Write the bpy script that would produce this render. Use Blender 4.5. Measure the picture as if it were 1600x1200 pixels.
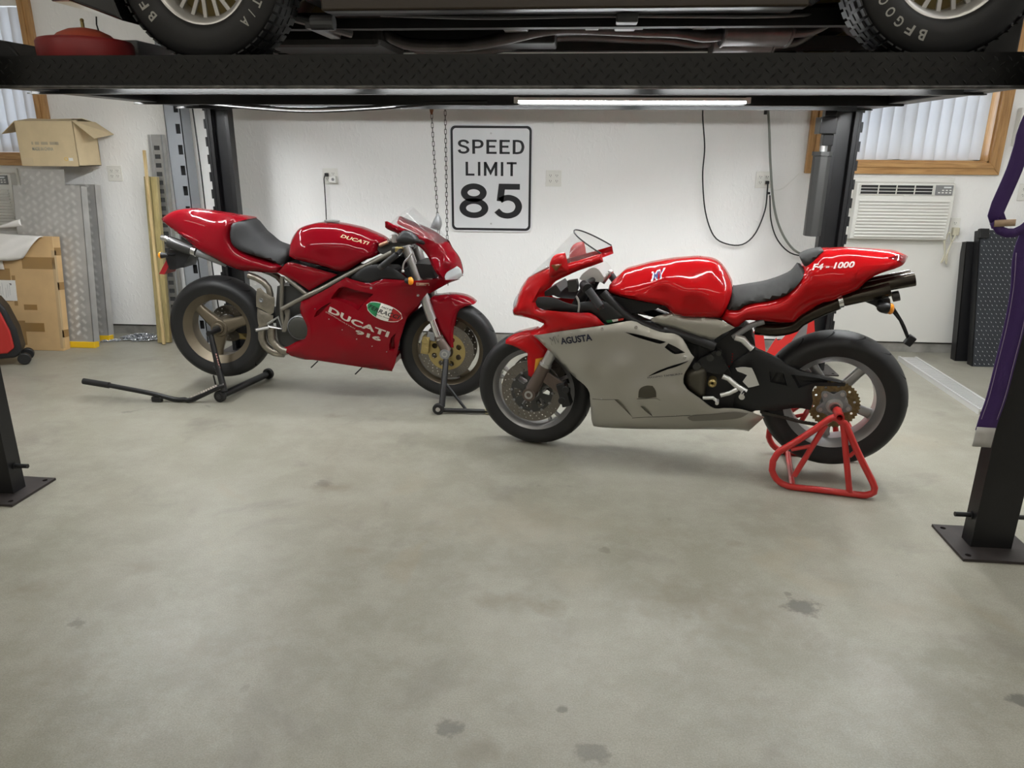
import bpy, bmesh, math, random
from mathutils import Vector, Matrix, geometry
from math import sin, cos, pi, sqrt, radians, atan2, hypot
random.seed(7)
for _o in list(bpy.data.objects): bpy.data.objects.remove(_o)
SC = bpy.context.scene
COL = SC.collection

# ------------------------------------------------------------------ camera
CAM_F, CAM_PITCH, CAM_ROLL, CAM_YAW, CAM_H = 1154.296, 0.3097, 0.0080, -0.0617, 1.4641
_F = Vector((sin(CAM_YAW)*cos(CAM_PITCH), cos(CAM_YAW)*cos(CAM_PITCH), -sin(CAM_PITCH)))
_R = _F.cross(Vector((0, 0, 1))).normalized(); _U = _R.cross(_F)
_R2 = cos(CAM_ROLL)*_R + sin(CAM_ROLL)*_U; _U2 = -sin(CAM_ROLL)*_R + cos(CAM_ROLL)*_U
cd = bpy.data.cameras.new('camera'); cam = bpy.data.objects.new('camera', cd); COL.objects.link(cam)
cam.matrix_world = Matrix(((_R2.x, _U2.x, -_F.x, 0), (_R2.y, _U2.y, -_F.y, 0), (_R2.z, _U2.z, -_F.z, CAM_H), (0, 0, 0, 1)))
cd.sensor_fit = 'HORIZONTAL'; cd.sensor_width = 36.0; cd.lens = CAM_F/1600*36.0; cd.clip_start = 0.05
SC.camera = cam
# ------------------------------------------------------------------ world, exposure
wd = bpy.data.worlds.new('daylight'); SC.world = wd; wd.use_nodes = True
_bg = wd.node_tree.nodes['Background']; _bg.inputs[0].default_value = (0.80, 0.88, 1.0, 1); _bg.inputs[1].default_value = 4.0
SC.view_settings.view_transform = 'Standard'; SC.view_settings.look = 'None'
SC.view_settings.gamma = 1.0; SC.view_settings.use_curve_mapping = False
SC.view_settings.exposure = 0.0
# lamp powers (the lamps themselves are built as fixtures further down)
CEIL_EMIT = 16.0
STRIP_EMIT = 84.0
# ------------------------------------------------------------------ materials
MATS = {}
def mat(name, col, rough=0.5, metal=0.0, coat=0.0, noise=0.0, nscale=20.0, bump=0.0, bscale=60.0, emit=0.0, trans=0.0, alpha=1.0, spec=0.5, rvar=0.0, col2=None, ior=1.45, coat_rough=0.05):
    if name in MATS: return MATS[name]
    m = bpy.data.materials.new(name); m.use_nodes = True; MATS[name] = m
    nt = m.node_tree; b = nt.nodes['Principled BSDF']
    b.inputs['Base Color'].default_value = (*col, 1); b.inputs['Roughness'].default_value = rough
    b.inputs['Metallic'].default_value = metal; b.inputs['Coat Weight'].default_value = coat
    b.inputs['Coat Roughness'].default_value = coat_rough; b.inputs['Specular IOR Level'].default_value = spec
    b.inputs['Transmission Weight'].default_value = trans; b.inputs['Alpha'].default_value = alpha; b.inputs['IOR'].default_value = ior
    if emit:
        b.inputs['Emission Color'].default_value = (*col, 1); b.inputs['Emission Strength'].default_value = emit
    tc = None
    def coords():
        nonlocal tc
        if tc is None: tc = nt.nodes.new('ShaderNodeTexCoord')
        return tc.outputs['Object']
    if noise:
        n = nt.nodes.new('ShaderNodeTexNoise'); n.inputs['Scale'].default_value = nscale; n.inputs['Detail'].default_value = 6
        nt.links.new(coords(), n.inputs['Vector'])
        r = nt.nodes.new('ShaderNodeValToRGB'); r.color_ramp.elements[0].position = 0.3; r.color_ramp.elements[1].position = 0.7
        c2 = col2 if col2 else tuple(max(0, c*(1-noise)) for c in col)
        r.color_ramp.elements[0].color = (*c2, 1); r.color_ramp.elements[1].color = (*col, 1)
        nt.links.new(n.outputs['Fac'], r.inputs['Fac']); nt.links.new(r.outputs['Color'], b.inputs['Base Color'])
        if rvar:
            mr = nt.nodes.new('ShaderNodeMapRange'); mr.inputs['To Min'].default_value = rough-rvar; mr.inputs['To Max'].default_value = rough+rvar
            nt.links.new(n.outputs['Fac'], mr.inputs['Value']); nt.links.new(mr.outputs['Result'], b.inputs['Roughness'])
    if bump:
        n2 = nt.nodes.new('ShaderNodeTexNoise'); n2.inputs['Scale'].default_value = bscale; n2.inputs['Detail'].default_value = 4
        nt.links.new(coords(), n2.inputs['Vector'])
        bp = nt.nodes.new('ShaderNodeBump'); bp.inputs['Strength'].default_value = bump; bp.inputs['Distance'].default_value = 0.01
        nt.links.new(n2.outputs['Fac'], bp.inputs['Height']); nt.links.new(bp.outputs['Normal'], b.inputs['Normal'])
    return m
# ------------------------------------------------------------------ mesh builder
class MB:
    def __init__(s): s.v = []; s.f = []
    def add(s, vs, fs):
        o = len(s.v); s.v += [tuple(p) for p in vs]; s.f += [tuple(i+o for i in f) for f in fs]; return s
    def box(s, c, d, rz=0.0, M=None):
        x, y, z = d[0]/2, d[1]/2, d[2]/2
        vs = [Vector((a*x, b*y, e*z)) for a in (-1, 1) for b in (-1, 1) for e in (-1, 1)]
        R = M if M is not None else Matrix.Rotation(rz, 3, 'Z')
        vs = [R @ p + Vector(c) for p in vs]
        return s.add(vs, [(0, 1, 3, 2), (4, 6, 7, 5), (0, 4, 5, 1), (2, 3, 7, 6), (0, 2, 6, 4), (1, 5, 7, 3)])
    def span(s, a, b):
        return s.box([(a[i]+b[i])/2 for i in range(3)], [abs(b[i]-a[i]) for i in range(3)])
    def bar(s, p0, p1, w, h, up=(0, 0, 1)):
        p0, p1 = Vector(p0), Vector(p1); d = p1-p0; L = d.length; d.normalize()
        u = Vector(up); u = u-d*u.dot(d)
        if u.length < 1e-4: u = Vector((1, 0, 0))-d*d.x
        u.normalize(); r = d.cross(u)
        M = Matrix((d, r, u)).transposed()
        return s.box((p0+p1)/2, (L, w, h), M=M)
    def rings(s, rs, close=False, cap=True):
        n = len(rs[0]); o = len(s.v)
        for r in rs: s.v += [tuple(p) for p in r]
        k = len(rs)
        for i in range(k if close else k-1):
            a = o+i*n; b = o+((i+1) % k)*n
            for j in range(n): s.f.append((a+j, a+(j+1) % n, b+(j+1) % n, b+j))
        if cap and not close:
            s.f.append(tuple(o+j for j in range(n))[::-1]); s.f.append(tuple(o+(k-1)*n+j for j in range(n)))
        return s
    def cyl(s, p0, p1, r0, r1=None, n=16, cap=True):
        r1 = r0 if r1 is None else r1
        return s.tube([p0, p1], [r0, r1], n, cap=cap)
    def tube(s, pts, r, n=10, close=False, cap=True):
        P = [Vector(p) for p in pts]; k = len(P); rs = []
        rad = r if isinstance(r, (list, tuple)) else [r]*k
        nrm = None
        for i in range(k):
            a = P[(i-1) % k] if (close or i > 0) else P[i]; b = P[(i+1) % k] if (close or i < k-1) else P[i]
            t = (b-a)
            if t.length < 1e-9: t = Vector((0, 0, 1))
            t.normalize()
            if nrm is None:
                nrm = t.orthogonal().normalized()
            nrm = nrm-t*nrm.dot(t)
            if nrm.length < 1e-6: nrm = t.orthogonal()
            nrm.normalize(); bn = t.cross(nrm)
            rs.append([P[i]+(nrm*cos(2*pi*j/n)+bn*sin(2*pi*j/n))*rad[i] for j in range(n)])
        return s.rings(rs, close, cap)
    def lathe(s, prof, c=(0, 0, 0), axis='y', n=48, close=True):
        # prof: (radius, offset along axis); close joins last profile point to first
        rs = []
        for i in range(n):
            t = 2*pi*i/n; ring = []
            for r, a in prof:
                if axis == 'y': p = (c[0]+r*cos(t), c[1]+a, c[2]+r*sin(t))
                elif axis == 'z': p = (c[0]+r*cos(t), c[1]+r*sin(t), c[2]+a)
                else: p = (c[0]+a, c[1]+r*cos(t), c[2]+r*sin(t))
                ring.append(p)
            rs.append(ring)
        o = len(s.v); m = len(prof)
        for r in rs: s.v += r
        for i in range(n):
            a = o+i*m; b = o+((i+1) % n)*m
            for j in range(m if close else m-1): s.f.append((a+j, b+j, b+(j+1) % m, a+(j+1) % m))
        return s
    def prism(s, poly, y0, y1, plane='xz'):
        # poly in 2-D, extruded along the third axis
        n = len(poly)
        def P(a, b, c): return (a, c, b) if plane == 'xz' else ((a, b, c) if plane == 'xy' else (c, a, b))
        o = len(s.v)
        s.v += [P(a, b, y0) for a, b in poly]+[P(a, b, y1) for a, b in poly]
        tri = tess(poly)
        for t in tri: s.f.append(tuple(o+i for i in t)); s.f.append(tuple(o+n+i for i in reversed(t)))
        for i in range(n): s.f.append((o+i, o+(i+1) % n, o+n+(i+1) % n, o+n+i))
        return s
    def ball(s, c, r, nu=16, nv=10, sc=(1, 1, 1), M=None):
        rs = []
        for i in range(nv+1):
            ph = pi*i/nv; rs.append([(r*sc[0]*sin(ph)*cos(2*pi*j/nu), r*sc[1]*sin(ph)*sin(2*pi*j/nu), r*sc[2]*cos(ph)) for j in range(nu)])
        rs = [[(M @ Vector(p) if M is not None else Vector(p))+Vector(c) for p in ring] for ring in rs]
        return s.rings(rs, cap=False)
    def xf(s, M, start=0):
        for i in range(start, len(s.v)): s.v[i] = tuple(M @ Vector(s.v[i]))
        return s
    def mesh(s, name, m, smooth=None, weld=False):
        me = bpy.data.meshes.new(name); me.from_pydata(s.v, [], s.f); me.validate()
        bm = bmesh.new(); bm.from_mesh(me)
        if weld: bmesh.ops.remove_doubles(bm, verts=bm.verts, dist=1e-5)
        bmesh.ops.recalc_face_normals(bm, faces=bm.faces); bm.to_mesh(me); bm.free()
        me.materials.append(m)
        if smooth:
            for p in me.polygons: p.use_smooth = True
            me.set_sharp_from_angle(angle=radians(smooth))
        return me
    def build(s, name, m, parent=None, smooth=None, bevel=0.0, seg=2, weld=False, loc=None):
        o = bpy.data.objects.new(name, s.mesh(name, m, smooth, weld)); COL.objects.link(o)
        if parent is not None: o.parent = parent
        if loc is not None: o.location = loc
        if bevel:
            b = o.modifiers.new('bevel', 'BEVEL'); b.width = bevel; b.segments = seg; b.limit_method = 'ANGLE'; b.angle_limit = radians(40)
        return o
def tess(poly):
    pts = [Vector((a, b, 0)) for a, b in poly]
    tr = geometry.tessellate_polygon([pts])
    return [tuple(t) for t in tr]
def tag(o, label, cat, group=None, kind=None):
    if label: o['label'] = label
    if cat: o['category'] = cat
    if group: o['group'] = group
    if kind: o['kind'] = kind
    return o
def empty(name, loc=(0, 0, 0), rz=0.0):
    o = bpy.data.objects.new(name, None); COL.objects.link(o); o.location = loc; o.rotation_euler = (0, 0, rz)
    o.empty_display_size = 0.1; return o
def struct(o): o['kind'] = 'structure'; return o
def inst(src, parent, loc=None, rot=None, name=None, scale=None):
    c = src.copy(); COL.objects.link(c); c.parent = parent
    if loc is not None: c.location = loc
    if rot is not None: c.rotation_euler = rot
    if scale is not None: c.scale = scale
    return c
def text_mb(txt, size, bold=0.0, sx=1.0, spacing=1.0, shear=0.0, extrude=0.0005, res=3):
    cu = bpy.data.curves.new('t', 'FONT'); cu.body = txt; cu.size = size; cu.offset = bold; cu.extrude = extrude
    cu.space_character = spacing; cu.shear = shear; cu.resolution_u = res
    ob = bpy.data.objects.new('t', cu); COL.objects.link(ob)
    dg = bpy.context.evaluated_depsgraph_get(); me = bpy.data.meshes.new_from_object(ob.evaluated_get(dg))
    mb = MB(); mb.v = [(v.co.x*sx, v.co.y, v.co.z) for v in me.vertices]; mb.f = [tuple(p.vertices) for p in me.polygons]
    bpy.data.objects.remove(ob); bpy.data.curves.remove(cu); bpy.data.meshes.remove(me)
    return mb
def fit_text(txt, w, h, bold=0.0, spacing=1.0, shear=0.0, extrude=0.0005, center=True):
    # lettering scaled to an exact width and height, centred on the origin in its xy plane
    mb = text_mb(txt, 1.0, bold, 1.0, spacing, shear, 0.0)
    xs = [v[0] for v in mb.v]; ys = [v[1] for v in mb.v]
    x0, x1, y0, y1 = min(xs), max(xs), min(ys), max(ys)
    ax, ay = w/(x1-x0), h/(y1-y0)
    mb.v = [((v[0]-(x0+x1)/2)*ax, (v[1]-(y0+y1)/2)*ay, 0.0) for v in mb.v]
    return mb
# ---- splines and outline tools
def catmull(P, closed=False, step=0.02, corner=55):
    # P: list of tuples (any dimension); sharp turns stay corners
    P = [tuple(p) for p in P]; n = len(P); out = []
    def sub(a, b): return [x-y for x, y in zip(a, b)]
    def is_corner(i):
        a, b, c = P[(i-1) % n], P[i], P[(i+1) % n]
        if not closed and (i == 0 or i == n-1): return True
        d1, d2 = sub(b, a)[:2], sub(c, b)[:2]
        l1, l2 = hypot(*d1), hypot(*d2)
        if l1 < 1e-9 or l2 < 1e-9: return True
        return math.degrees(math.acos(max(-1, min(1, (d1[0]*d2[0]+d1[1]*d2[1])/(l1*l2))))) > corner
    cor = [is_corner(i) for i in range(n)]
    for i in range(n if closed else n-1):
        p1, p2 = P[i], P[(i+1) % n]
        p0 = P[(i-1) % n] if not cor[i] else tuple(2*a-b for a, b in zip(p1, p2))
        p3 = P[(i+2) % n] if not cor[(i+1) % n] else tuple(2*b-a for a, b in zip(p1, p2))
        L = sqrt(sum((a-b)**2 for a, b in zip(p1, p2))); k = max(1, int(L/step+0.5))
        for j in range(k):
            t = j/k
            out.append(tuple(0.5*((2*b)+(-a+c)*t+(2*a-5*b+4*c-d)*t*t+(-a+3*b-3*c+d)*t**3) for a, b, c, d in zip(p0, p1, p2, p3)))
    if not closed: out.append(P[-1])
    return out
def inside(p, poly):
    x, y = p[0], p[1]; r = False; n = len(poly); j = n-1
    for i in range(n):
        xi, yi = poly[i][0], poly[i][1]; xj, yj = poly[j][0], poly[j][1]
        if (yi > y) != (yj > y) and x < (xj-xi)*(y-yi)/(yj-yi)+xi: r = not r
        j = i
    return r
def segdist(p, a, b):
    ax, ay, bx, by = a[0], a[1], b[0], b[1]; dx, dy = bx-ax, by-ay; L = dx*dx+dy*dy
    t = 0 if L < 1e-12 else max(0, min(1, ((p[0]-ax)*dx+(p[1]-ay)*dy)/L))
    return hypot(p[0]-ax-t*dx, p[1]-ay-t*dy)
class Sheet:
    """A side-view outline (x, z, half-width) filled with a grid; half-widths spread inwards from the outline and bulge."""
    def __init__(s, outline, bulge=0.0, r=0.08, holes=(), step=0.02, round_=True, extra=()):
        s.out = catmull(outline, True, step) if round_ else [tuple(p) for p in outline]
        s.bulge, s.r = bulge, r; s.extra = list(extra)
        s.holes = [catmull(h, True, step*0.8) for h in holes]
        n = len(s.out); V = [Vector((p[0], p[1])) for p in s.out]; Ed = [(i, (i+1) % n) for i in range(n)]
        for h in s.holes:
            o = len(V); m = len(h); V += [Vector((p[0], p[1])) for p in h]; Ed += [(o+i, o+(i+1) % m) for i in range(m)]
        x0 = min(p[0] for p in s.out); x1 = max(p[0] for p in s.out); z0 = min(p[1] for p in s.out); z1 = max(p[1] for p in s.out)
        k = 0; z = z0+step*0.5
        while z < z1:
            x = x0+(0.25 if k % 2 else 0.75)*step
            while x < x1:
                if inside((x, z), s.out) and not any(inside((x, z), h) for h in s.holes):
                    if min(segdist((x, z), s.out[i], s.out[(i+1) % n]) for i in range(n)) > step*0.45 and all(min(segdist((x, z), h[i], h[(i+1) % len(h)]) for i in range(len(h))) > step*0.4 for h in s.holes):
                        V.append(Vector((x, z)))
                x += step
            z += step*0.87; k += 1
        r = geometry.delaunay_2d_cdt(V, Ed, [], 0, 1e-6)
        vs, fs = r[0], r[2]
        s.V = [(v.x, v.y) for v in vs]; s.F = []
        for f in fs:
            c = (sum(s.V[i][0] for i in f)/len(f), sum(s.V[i][1] for i in f)/len(f))
            if inside(c, s.out) and not any(inside(c, h) for h in s.holes): s.F.append(tuple(f))
        used = sorted({i for f in s.F for i in f}); mp = {a: i for i, a in enumerate(used)}
        s.V = [s.V[i] for i in used]; s.F = [tuple(mp[i] for i in f) for f in s.F]
        s.W = [s.w(p) for p in s.V]
    def d(s, p):
        n = len(s.out); return min(segdist(p, s.out[i], s.out[(i+1) % n]) for i in range(n))
    def w(s, p):
        num = den = 0.0
        for q in s.out[::2]:
            k = 1.0/((p[0]-q[0])**2+(p[1]-q[1])**2+1e-7)**1.2; num += k*q[2]; den += k
        for q in s.extra:
            k = 3.0/((p[0]-q[0])**2+(p[1]-q[1])**2+1e-5)**1.2; num += k*q[2]; den += k
        b = num/den
        dd = s.d(p)
        if dd < 1e-4:
            j = min(range(len(s.out)), key=lambda i: (p[0]-s.out[i][0])**2+(p[1]-s.out[i][1])**2); b = s.out[j][2]
        t = min(1.0, dd/s.r)
        return b+s.bulge*sqrt(max(0, 1-(1-t)**2))
    def boundary(s):
        cnt = {}
        for f in s.F:
            for i in range(len(f)):
                e = (f[i], f[(i+1) % len(f)]); cnt[tuple(sorted(e))] = cnt.get(tuple(sorted(e)), [])+[e]
        return [v[0] for v in cnt.values() if len(v) == 1]
    def panel(s, side=-1, th=0.006):
        """one skin on one side, given a thickness"""
        mb = MB(); n = len(s.V)
        mb.v = [(p[0], side*w, p[1]) for p, w in zip(s.V, s.W)]+[(p[0], side*(w-th), p[1]) for p, w in zip(s.V, s.W)]
        mb.f = list(s.F)+[tuple(i+n for i in reversed(f)) for f in s.F]+[(a, a+n, b+n, b) for a, b in s.boundary()]
        return mb
    def solid(s):
        """both sides, joined along the outline"""
        mb = MB(); n = len(s.V)
        mb.v = [(p[0], -w, p[1]) for p, w in zip(s.V, s.W)]+[(p[0], w, p[1]) for p, w in zip(s.V, s.W)]
        mb.f = list(s.F)+[tuple(i+n for i in reversed(f)) for f in s.F]
        bd = s.boundary()
        mb.f += [(a, a+n, b+n, b) for a, b in bd if abs(s.W[a])+abs(s.W[b]) > 1e-5]
        return mb
    def decal(s, mb2, x, z, ang, side=-1, off=0.0015, flip=1):
        """lay a flat xy mesh on this surface; its origin at (x, z), turned by ang; flip=-1 when read from the other side"""
        out = MB(); out.f = list(mb2.f)
        for v in mb2.v:
            a, b = flip*v[0], v[1]
            X = x+flip*0+(a*cos(ang)-b*sin(ang)); Z = z+(a*sin(ang)+b*cos(ang))
            out.v.append((X, side*(s.w((X, Z))+off), Z))
        return out
    def pocket(s, hole, depth, side=-1, shrink=0.85):
        """walls and floor of a recess behind a hole"""
        h = catmull(hole, True, 0.02); mb = MB(); n = len(h)
        cx = sum(p[0] for p in h)/n; cz = sum(p[1] for p in h)/n
        w = [s.w(p) for p in h]
        mb.v = [(p[0], side*(a-0.001), p[1]) for p, a in zip(h, w)]+[(cx+(p[0]-cx)*shrink, side*(a-depth), cz+(p[1]-cz)*shrink) for p, a in zip(h, w)]
        mb.f = [(i, (i+1) % n, n+(i+1) % n, n+i) for i in range(n)]
        for t in tess([(p[0], p[1]) for p in h]): mb.f.append(tuple(n+i for i in t))
        return mb
# measured shapes in metres; motorcycles: (along the bike, height, half width); others: world or lift coordinates
G = {}
G['exhaust'] = [(-0.554, 1.050, 2.006), (-0.479, 1.050, 1.950), (-0.373, 1.050, 1.922), (-0.129, 1.050, 1.921), (0.052, 1.050, 1.948), (0.230, 1.050, 1.982), (0.377, 1.050, 1.989), (0.668, 1.050, 1.976), (0.841, 1.050, 1.970), (0.957, 1.050, 1.953), (1.069, 1.050, 1.963)]
G['muffler'] = [(1.035, 1.050, 1.969), (1.327, 1.050, 1.967)]
G['muffler_far'] = [(1.036, 1.350, 1.958), (1.321, 1.350, 1.957)]
G['tailpipe'] = [(1.327, 1.050, 1.967), (1.431, 1.050, 1.977), (1.508, 1.050, 2.023), (1.546, 1.050, 2.069)]
G['crossmember'] = [(-0.689, 1.200, 2.062), (-0.433, 1.200, 2.077), (-0.058, 1.200, 2.080), (0.219, 1.200, 2.083)]
G['frontlip'] = [(-1.659, 0.450, 2.001), (-1.521, 0.450, 1.962), (-1.364, 0.450, 1.913), (-1.337, 0.450, 2.088), (-1.677, 0.450, 2.092), (-1.655, 0.450, 2.034)]
G['sill'] = [(-0.379, 0.420, 1.987), (0.022, 0.420, 1.983), (0.628, 0.420, 1.978), (0.981, 0.420, 1.974), (1.037, 0.420, 1.991)]
G['d_tail'] = [(-0.284, 1.050, 0.030), (-0.239, 1.075, 0.050), (-0.197, 1.096, 0.050), (-0.151, 1.107, 0.050), (-0.092, 1.108, 0.050), (-0.020, 1.101, 0.050), (0.056, 1.091, 0.050), (0.152, 1.078, 0.050), (0.214, 1.070, 0.050), (0.255, 1.058, 0.080), (0.191, 1.040, 0.110), (0.176, 1.013, 0.110), (0.168, 0.981, 0.110), (0.170, 0.936, 0.110), (0.186, 0.909, 0.110), (0.217, 0.886, 0.110), (0.273, 0.860, 0.110), (0.343, 0.839, 0.110), (0.413, 0.817, 0.110), (0.439, 0.820, 0.125), (0.470, 0.802, 0.125), (0.434, 0.763, 0.115), (0.354, 0.759, 0.100), (0.282, 0.764, 0.100), (0.209, 0.767, 0.100), (0.143, 0.786, 0.100), (0.092, 0.813, 0.100), (0.023, 0.849, 0.100), (-0.041, 0.884, 0.100), (-0.101, 0.920, 0.080), (-0.164, 0.966, 0.070), (-0.206, 0.992, 0.060), (-0.258, 1.021, 0.040), (-0.281, 1.036, 0.030)]
G['d_tail_notch'] = [(-0.139, 0.989, 0.110), (-0.064, 0.968, 0.110), (0.001, 0.942, 0.110), (0.058, 0.929, 0.110), (0.079, 0.920, 0.110), (0.064, 0.901, 0.110), (0.028, 0.887, 0.110), (0.004, 0.886, 0.110), (-0.050, 0.922, 0.110), (-0.095, 0.953, 0.110)]
G['d_seat'] = [(0.251, 1.056, 0.070), (0.268, 1.042, 0.070), (0.294, 1.011, 0.070), (0.315, 0.984, 0.070), (0.346, 0.958, 0.070), (0.392, 0.925, 0.060), (0.438, 0.908, 0.060), (0.487, 0.891, 0.060), (0.499, 0.859, 0.100), (0.490, 0.841, 0.100), (0.473, 0.803, 0.130), (0.441, 0.819, 0.130), (0.399, 0.837, 0.130), (0.320, 0.858, 0.130), (0.245, 0.880, 0.130), (0.223, 0.886, 0.122), (0.192, 0.908, 0.122), (0.176, 0.935, 0.122), (0.174, 0.980, 0.122), (0.182, 1.012, 0.122), (0.197, 1.039, 0.122)]
G['d_tank'] = [(0.507, 0.855, 0.100), (0.501, 0.893, 0.080), (0.504, 0.940, 0.050), (0.527, 0.977, 0.050), (0.558, 1.010, 0.050), (0.598, 1.028, 0.050), (0.656, 1.041, 0.050), (0.727, 1.044, 0.050), (0.797, 1.039, 0.050), (0.890, 1.022, 0.050), (0.909, 1.018, 0.050), (0.973, 0.995, 0.050), (1.033, 0.969, 0.050), (1.062, 0.946, 0.060), (1.025, 0.927, 0.080), (1.023, 0.898, 0.100), (1.004, 0.864, 0.130), (0.974, 0.857, 0.140), (0.907, 0.820, 0.140), (0.830, 0.781, 0.140), (0.719, 0.811, 0.140), (0.626, 0.831, 0.140), (0.534, 0.847, 0.120)]
G['d_side'] = [(0.508, 0.827, 0.130), (0.574, 0.817, 0.130), (0.667, 0.796, 0.130), (0.760, 0.773, 0.130), (0.795, 0.763, 0.130), (0.782, 0.756, 0.130), (0.708, 0.715, 0.130), (0.624, 0.666, 0.130), (0.587, 0.691, 0.130), (0.537, 0.722, 0.130), (0.487, 0.746, 0.130), (0.440, 0.766, 0.130), (0.472, 0.799, 0.130)]
G['d_tube1'] = [(1.127, 0.900, 0.150), (1.018, 0.844, 0.150), (0.921, 0.799, 0.160), (0.717, 0.689, 0.160), (0.609, 0.638, 0.160), (0.545, 0.604, 0.150), (0.454, 0.556, 0.150)]
G['d_tube2'] = [(0.462, 0.741, 0.120), (0.442, 0.549, 0.120), (0.445, 0.426, 0.120)]
G['d_tube3'] = [(0.481, 0.741, 0.130), (0.540, 0.696, 0.130), (0.607, 0.642, 0.130)]
G['d_hanger'] = [(0.466, 0.557, 0.130), (0.497, 0.553, 0.130), (0.493, 0.512, 0.130), (0.474, 0.445, 0.130), (0.464, 0.418, 0.130), (0.438, 0.418, 0.130), (0.435, 0.443, 0.130), (0.453, 0.470, 0.130), (0.468, 0.516, 0.130), (0.464, 0.531, 0.130)]
G['d_pipe'] = [(0.248, 0.742, 0.100), (0.298, 0.726, 0.100), (0.337, 0.704, 0.100), (0.365, 0.670, 0.100), (0.371, 0.634, 0.100), (0.367, 0.594, 0.100)]
G['d_shield'] = [(0.306, 0.668, 0.130), (0.327, 0.675, 0.130), (0.350, 0.650, 0.130), (0.380, 0.630, 0.130), (0.407, 0.620, 0.130), (0.404, 0.581, 0.130), (0.392, 0.529, 0.130), (0.374, 0.517, 0.130), (0.340, 0.538, 0.130), (0.292, 0.562, 0.130), (0.296, 0.618, 0.130)]
G['d_shield2'] = [(0.292, 0.550, 0.120), (0.334, 0.530, 0.120), (0.385, 0.509, 0.120), (0.380, 0.465, 0.120), (0.340, 0.448, 0.120), (0.291, 0.436, 0.120), (0.286, 0.493, 0.120)]
G['d_low1'] = [(0.303, 0.437, 0.100), (0.296, 0.363, 0.100), (0.317, 0.311, 0.100), (0.365, 0.281, 0.100), (0.423, 0.276, 0.100)]
G['d_low2'] = [(0.371, 0.444, 0.120), (0.364, 0.371, 0.120), (0.386, 0.330, 0.120), (0.418, 0.302, 0.120), (0.455, 0.295, 0.120)]
G['d_clutch'] = [(0.560, 0.454, 0.180), (0.604, 0.456, 0.180), (0.565, 0.510, 0.180)]
G['d_muffler'] = [(-0.224, 0.923, 0.090), (-0.058, 0.870, 0.090), (0.096, 0.797, 0.090)]
G['d_fendertail'] = [(-0.241, 0.876, 0.070), (-0.202, 0.872, 0.070), (-0.173, 0.868, 0.070), (-0.111, 0.851, 0.070), (-0.147, 0.803, 0.070), (-0.161, 0.772, 0.070), (-0.186, 0.769, 0.070), (-0.223, 0.758, 0.070), (-0.253, 0.758, 0.070), (-0.265, 0.814, 0.070), (-0.260, 0.847, 0.070)]
G['d_platered'] = [(-0.271, 0.813, 0.060), (-0.243, 0.804, 0.060), (-0.296, 0.726, 0.060), (-0.329, 0.728, 0.060)]
G['d_signalr'] = [(-0.266, 0.849, 0.120), (-0.236, 0.849, 0.120)]
G['d_fair'] = [(0.571, 0.574, 0.160), (0.580, 0.608, 0.160), (0.627, 0.629, 0.160), (0.724, 0.677, 0.180), (0.856, 0.754, 0.190), (0.867, 0.763, 0.200), (0.913, 0.748, 0.200), (0.981, 0.732, 0.200), (1.004, 0.732, 0.200), (1.051, 0.747, 0.200), (1.088, 0.757, 0.200), (1.166, 0.755, 0.200), (1.225, 0.752, 0.200), (1.302, 0.756, 0.200), (1.384, 0.764, 0.200), (1.435, 0.755, 0.160), (1.494, 0.744, 0.060), (1.436, 0.726, 0.100), (1.370, 0.691, 0.120), (1.330, 0.669, 0.130), (1.322, 0.677, 0.150), (1.288, 0.635, 0.150), (1.248, 0.585, 0.150), (1.200, 0.531, 0.150), (1.171, 0.451, 0.150), (1.148, 0.384, 0.150), (1.132, 0.316, 0.150), (1.116, 0.247, 0.150), (1.097, 0.208, 0.150), (1.096, 0.200, 0.140), (1.000, 0.205, 0.130), (0.863, 0.235, 0.170), (0.747, 0.248, 0.170), (0.631, 0.261, 0.170), (0.550, 0.251, 0.130), (0.478, 0.270, 0.130), (0.458, 0.282, 0.130), (0.417, 0.302, 0.130), (0.423, 0.315, 0.130), (0.462, 0.327, 0.130), (0.525, 0.363, 0.150), (0.587, 0.394, 0.170), (0.608, 0.435, 0.180), (0.606, 0.476, 0.180), (0.586, 0.508, 0.170), (0.570, 0.541, 0.160)]
G['d_duct'] = [(0.845, 0.709, 0.200), (0.922, 0.695, 0.200), (1.027, 0.673, 0.200), (0.974, 0.622, 0.200), (0.932, 0.576, 0.200), (0.894, 0.600, 0.200), (0.829, 0.626, 0.200), (0.773, 0.637, 0.200), (0.798, 0.672, 0.200)]
G['d_scallop'] = [(0.662, 0.524, 0.205), (0.675, 0.553, 0.205), (0.709, 0.582, 0.205), (0.744, 0.605, 0.205), (0.773, 0.614, 0.205), (0.743, 0.589, 0.205), (0.719, 0.565, 0.205), (0.688, 0.536, 0.205)]
G['d_scoop'] = [(1.134, 0.438, 0.180), (1.124, 0.404, 0.180), (1.125, 0.358, 0.180), (1.118, 0.332, 0.180), (1.092, 0.337, 0.180), (1.094, 0.374, 0.180), (1.107, 0.414, 0.180)]
G['d_fascia'] = [(0.896, 0.759, 0.190), (0.945, 0.801, 0.190), (1.002, 0.830, 0.190), (1.061, 0.835, 0.190), (1.125, 0.824, 0.190), (1.196, 0.781, 0.190), (1.222, 0.750, 0.190), (1.163, 0.753, 0.190), (1.085, 0.755, 0.190), (1.048, 0.745, 0.190), (1.001, 0.731, 0.190), (0.978, 0.730, 0.190), (0.909, 0.749, 0.190)]
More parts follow.
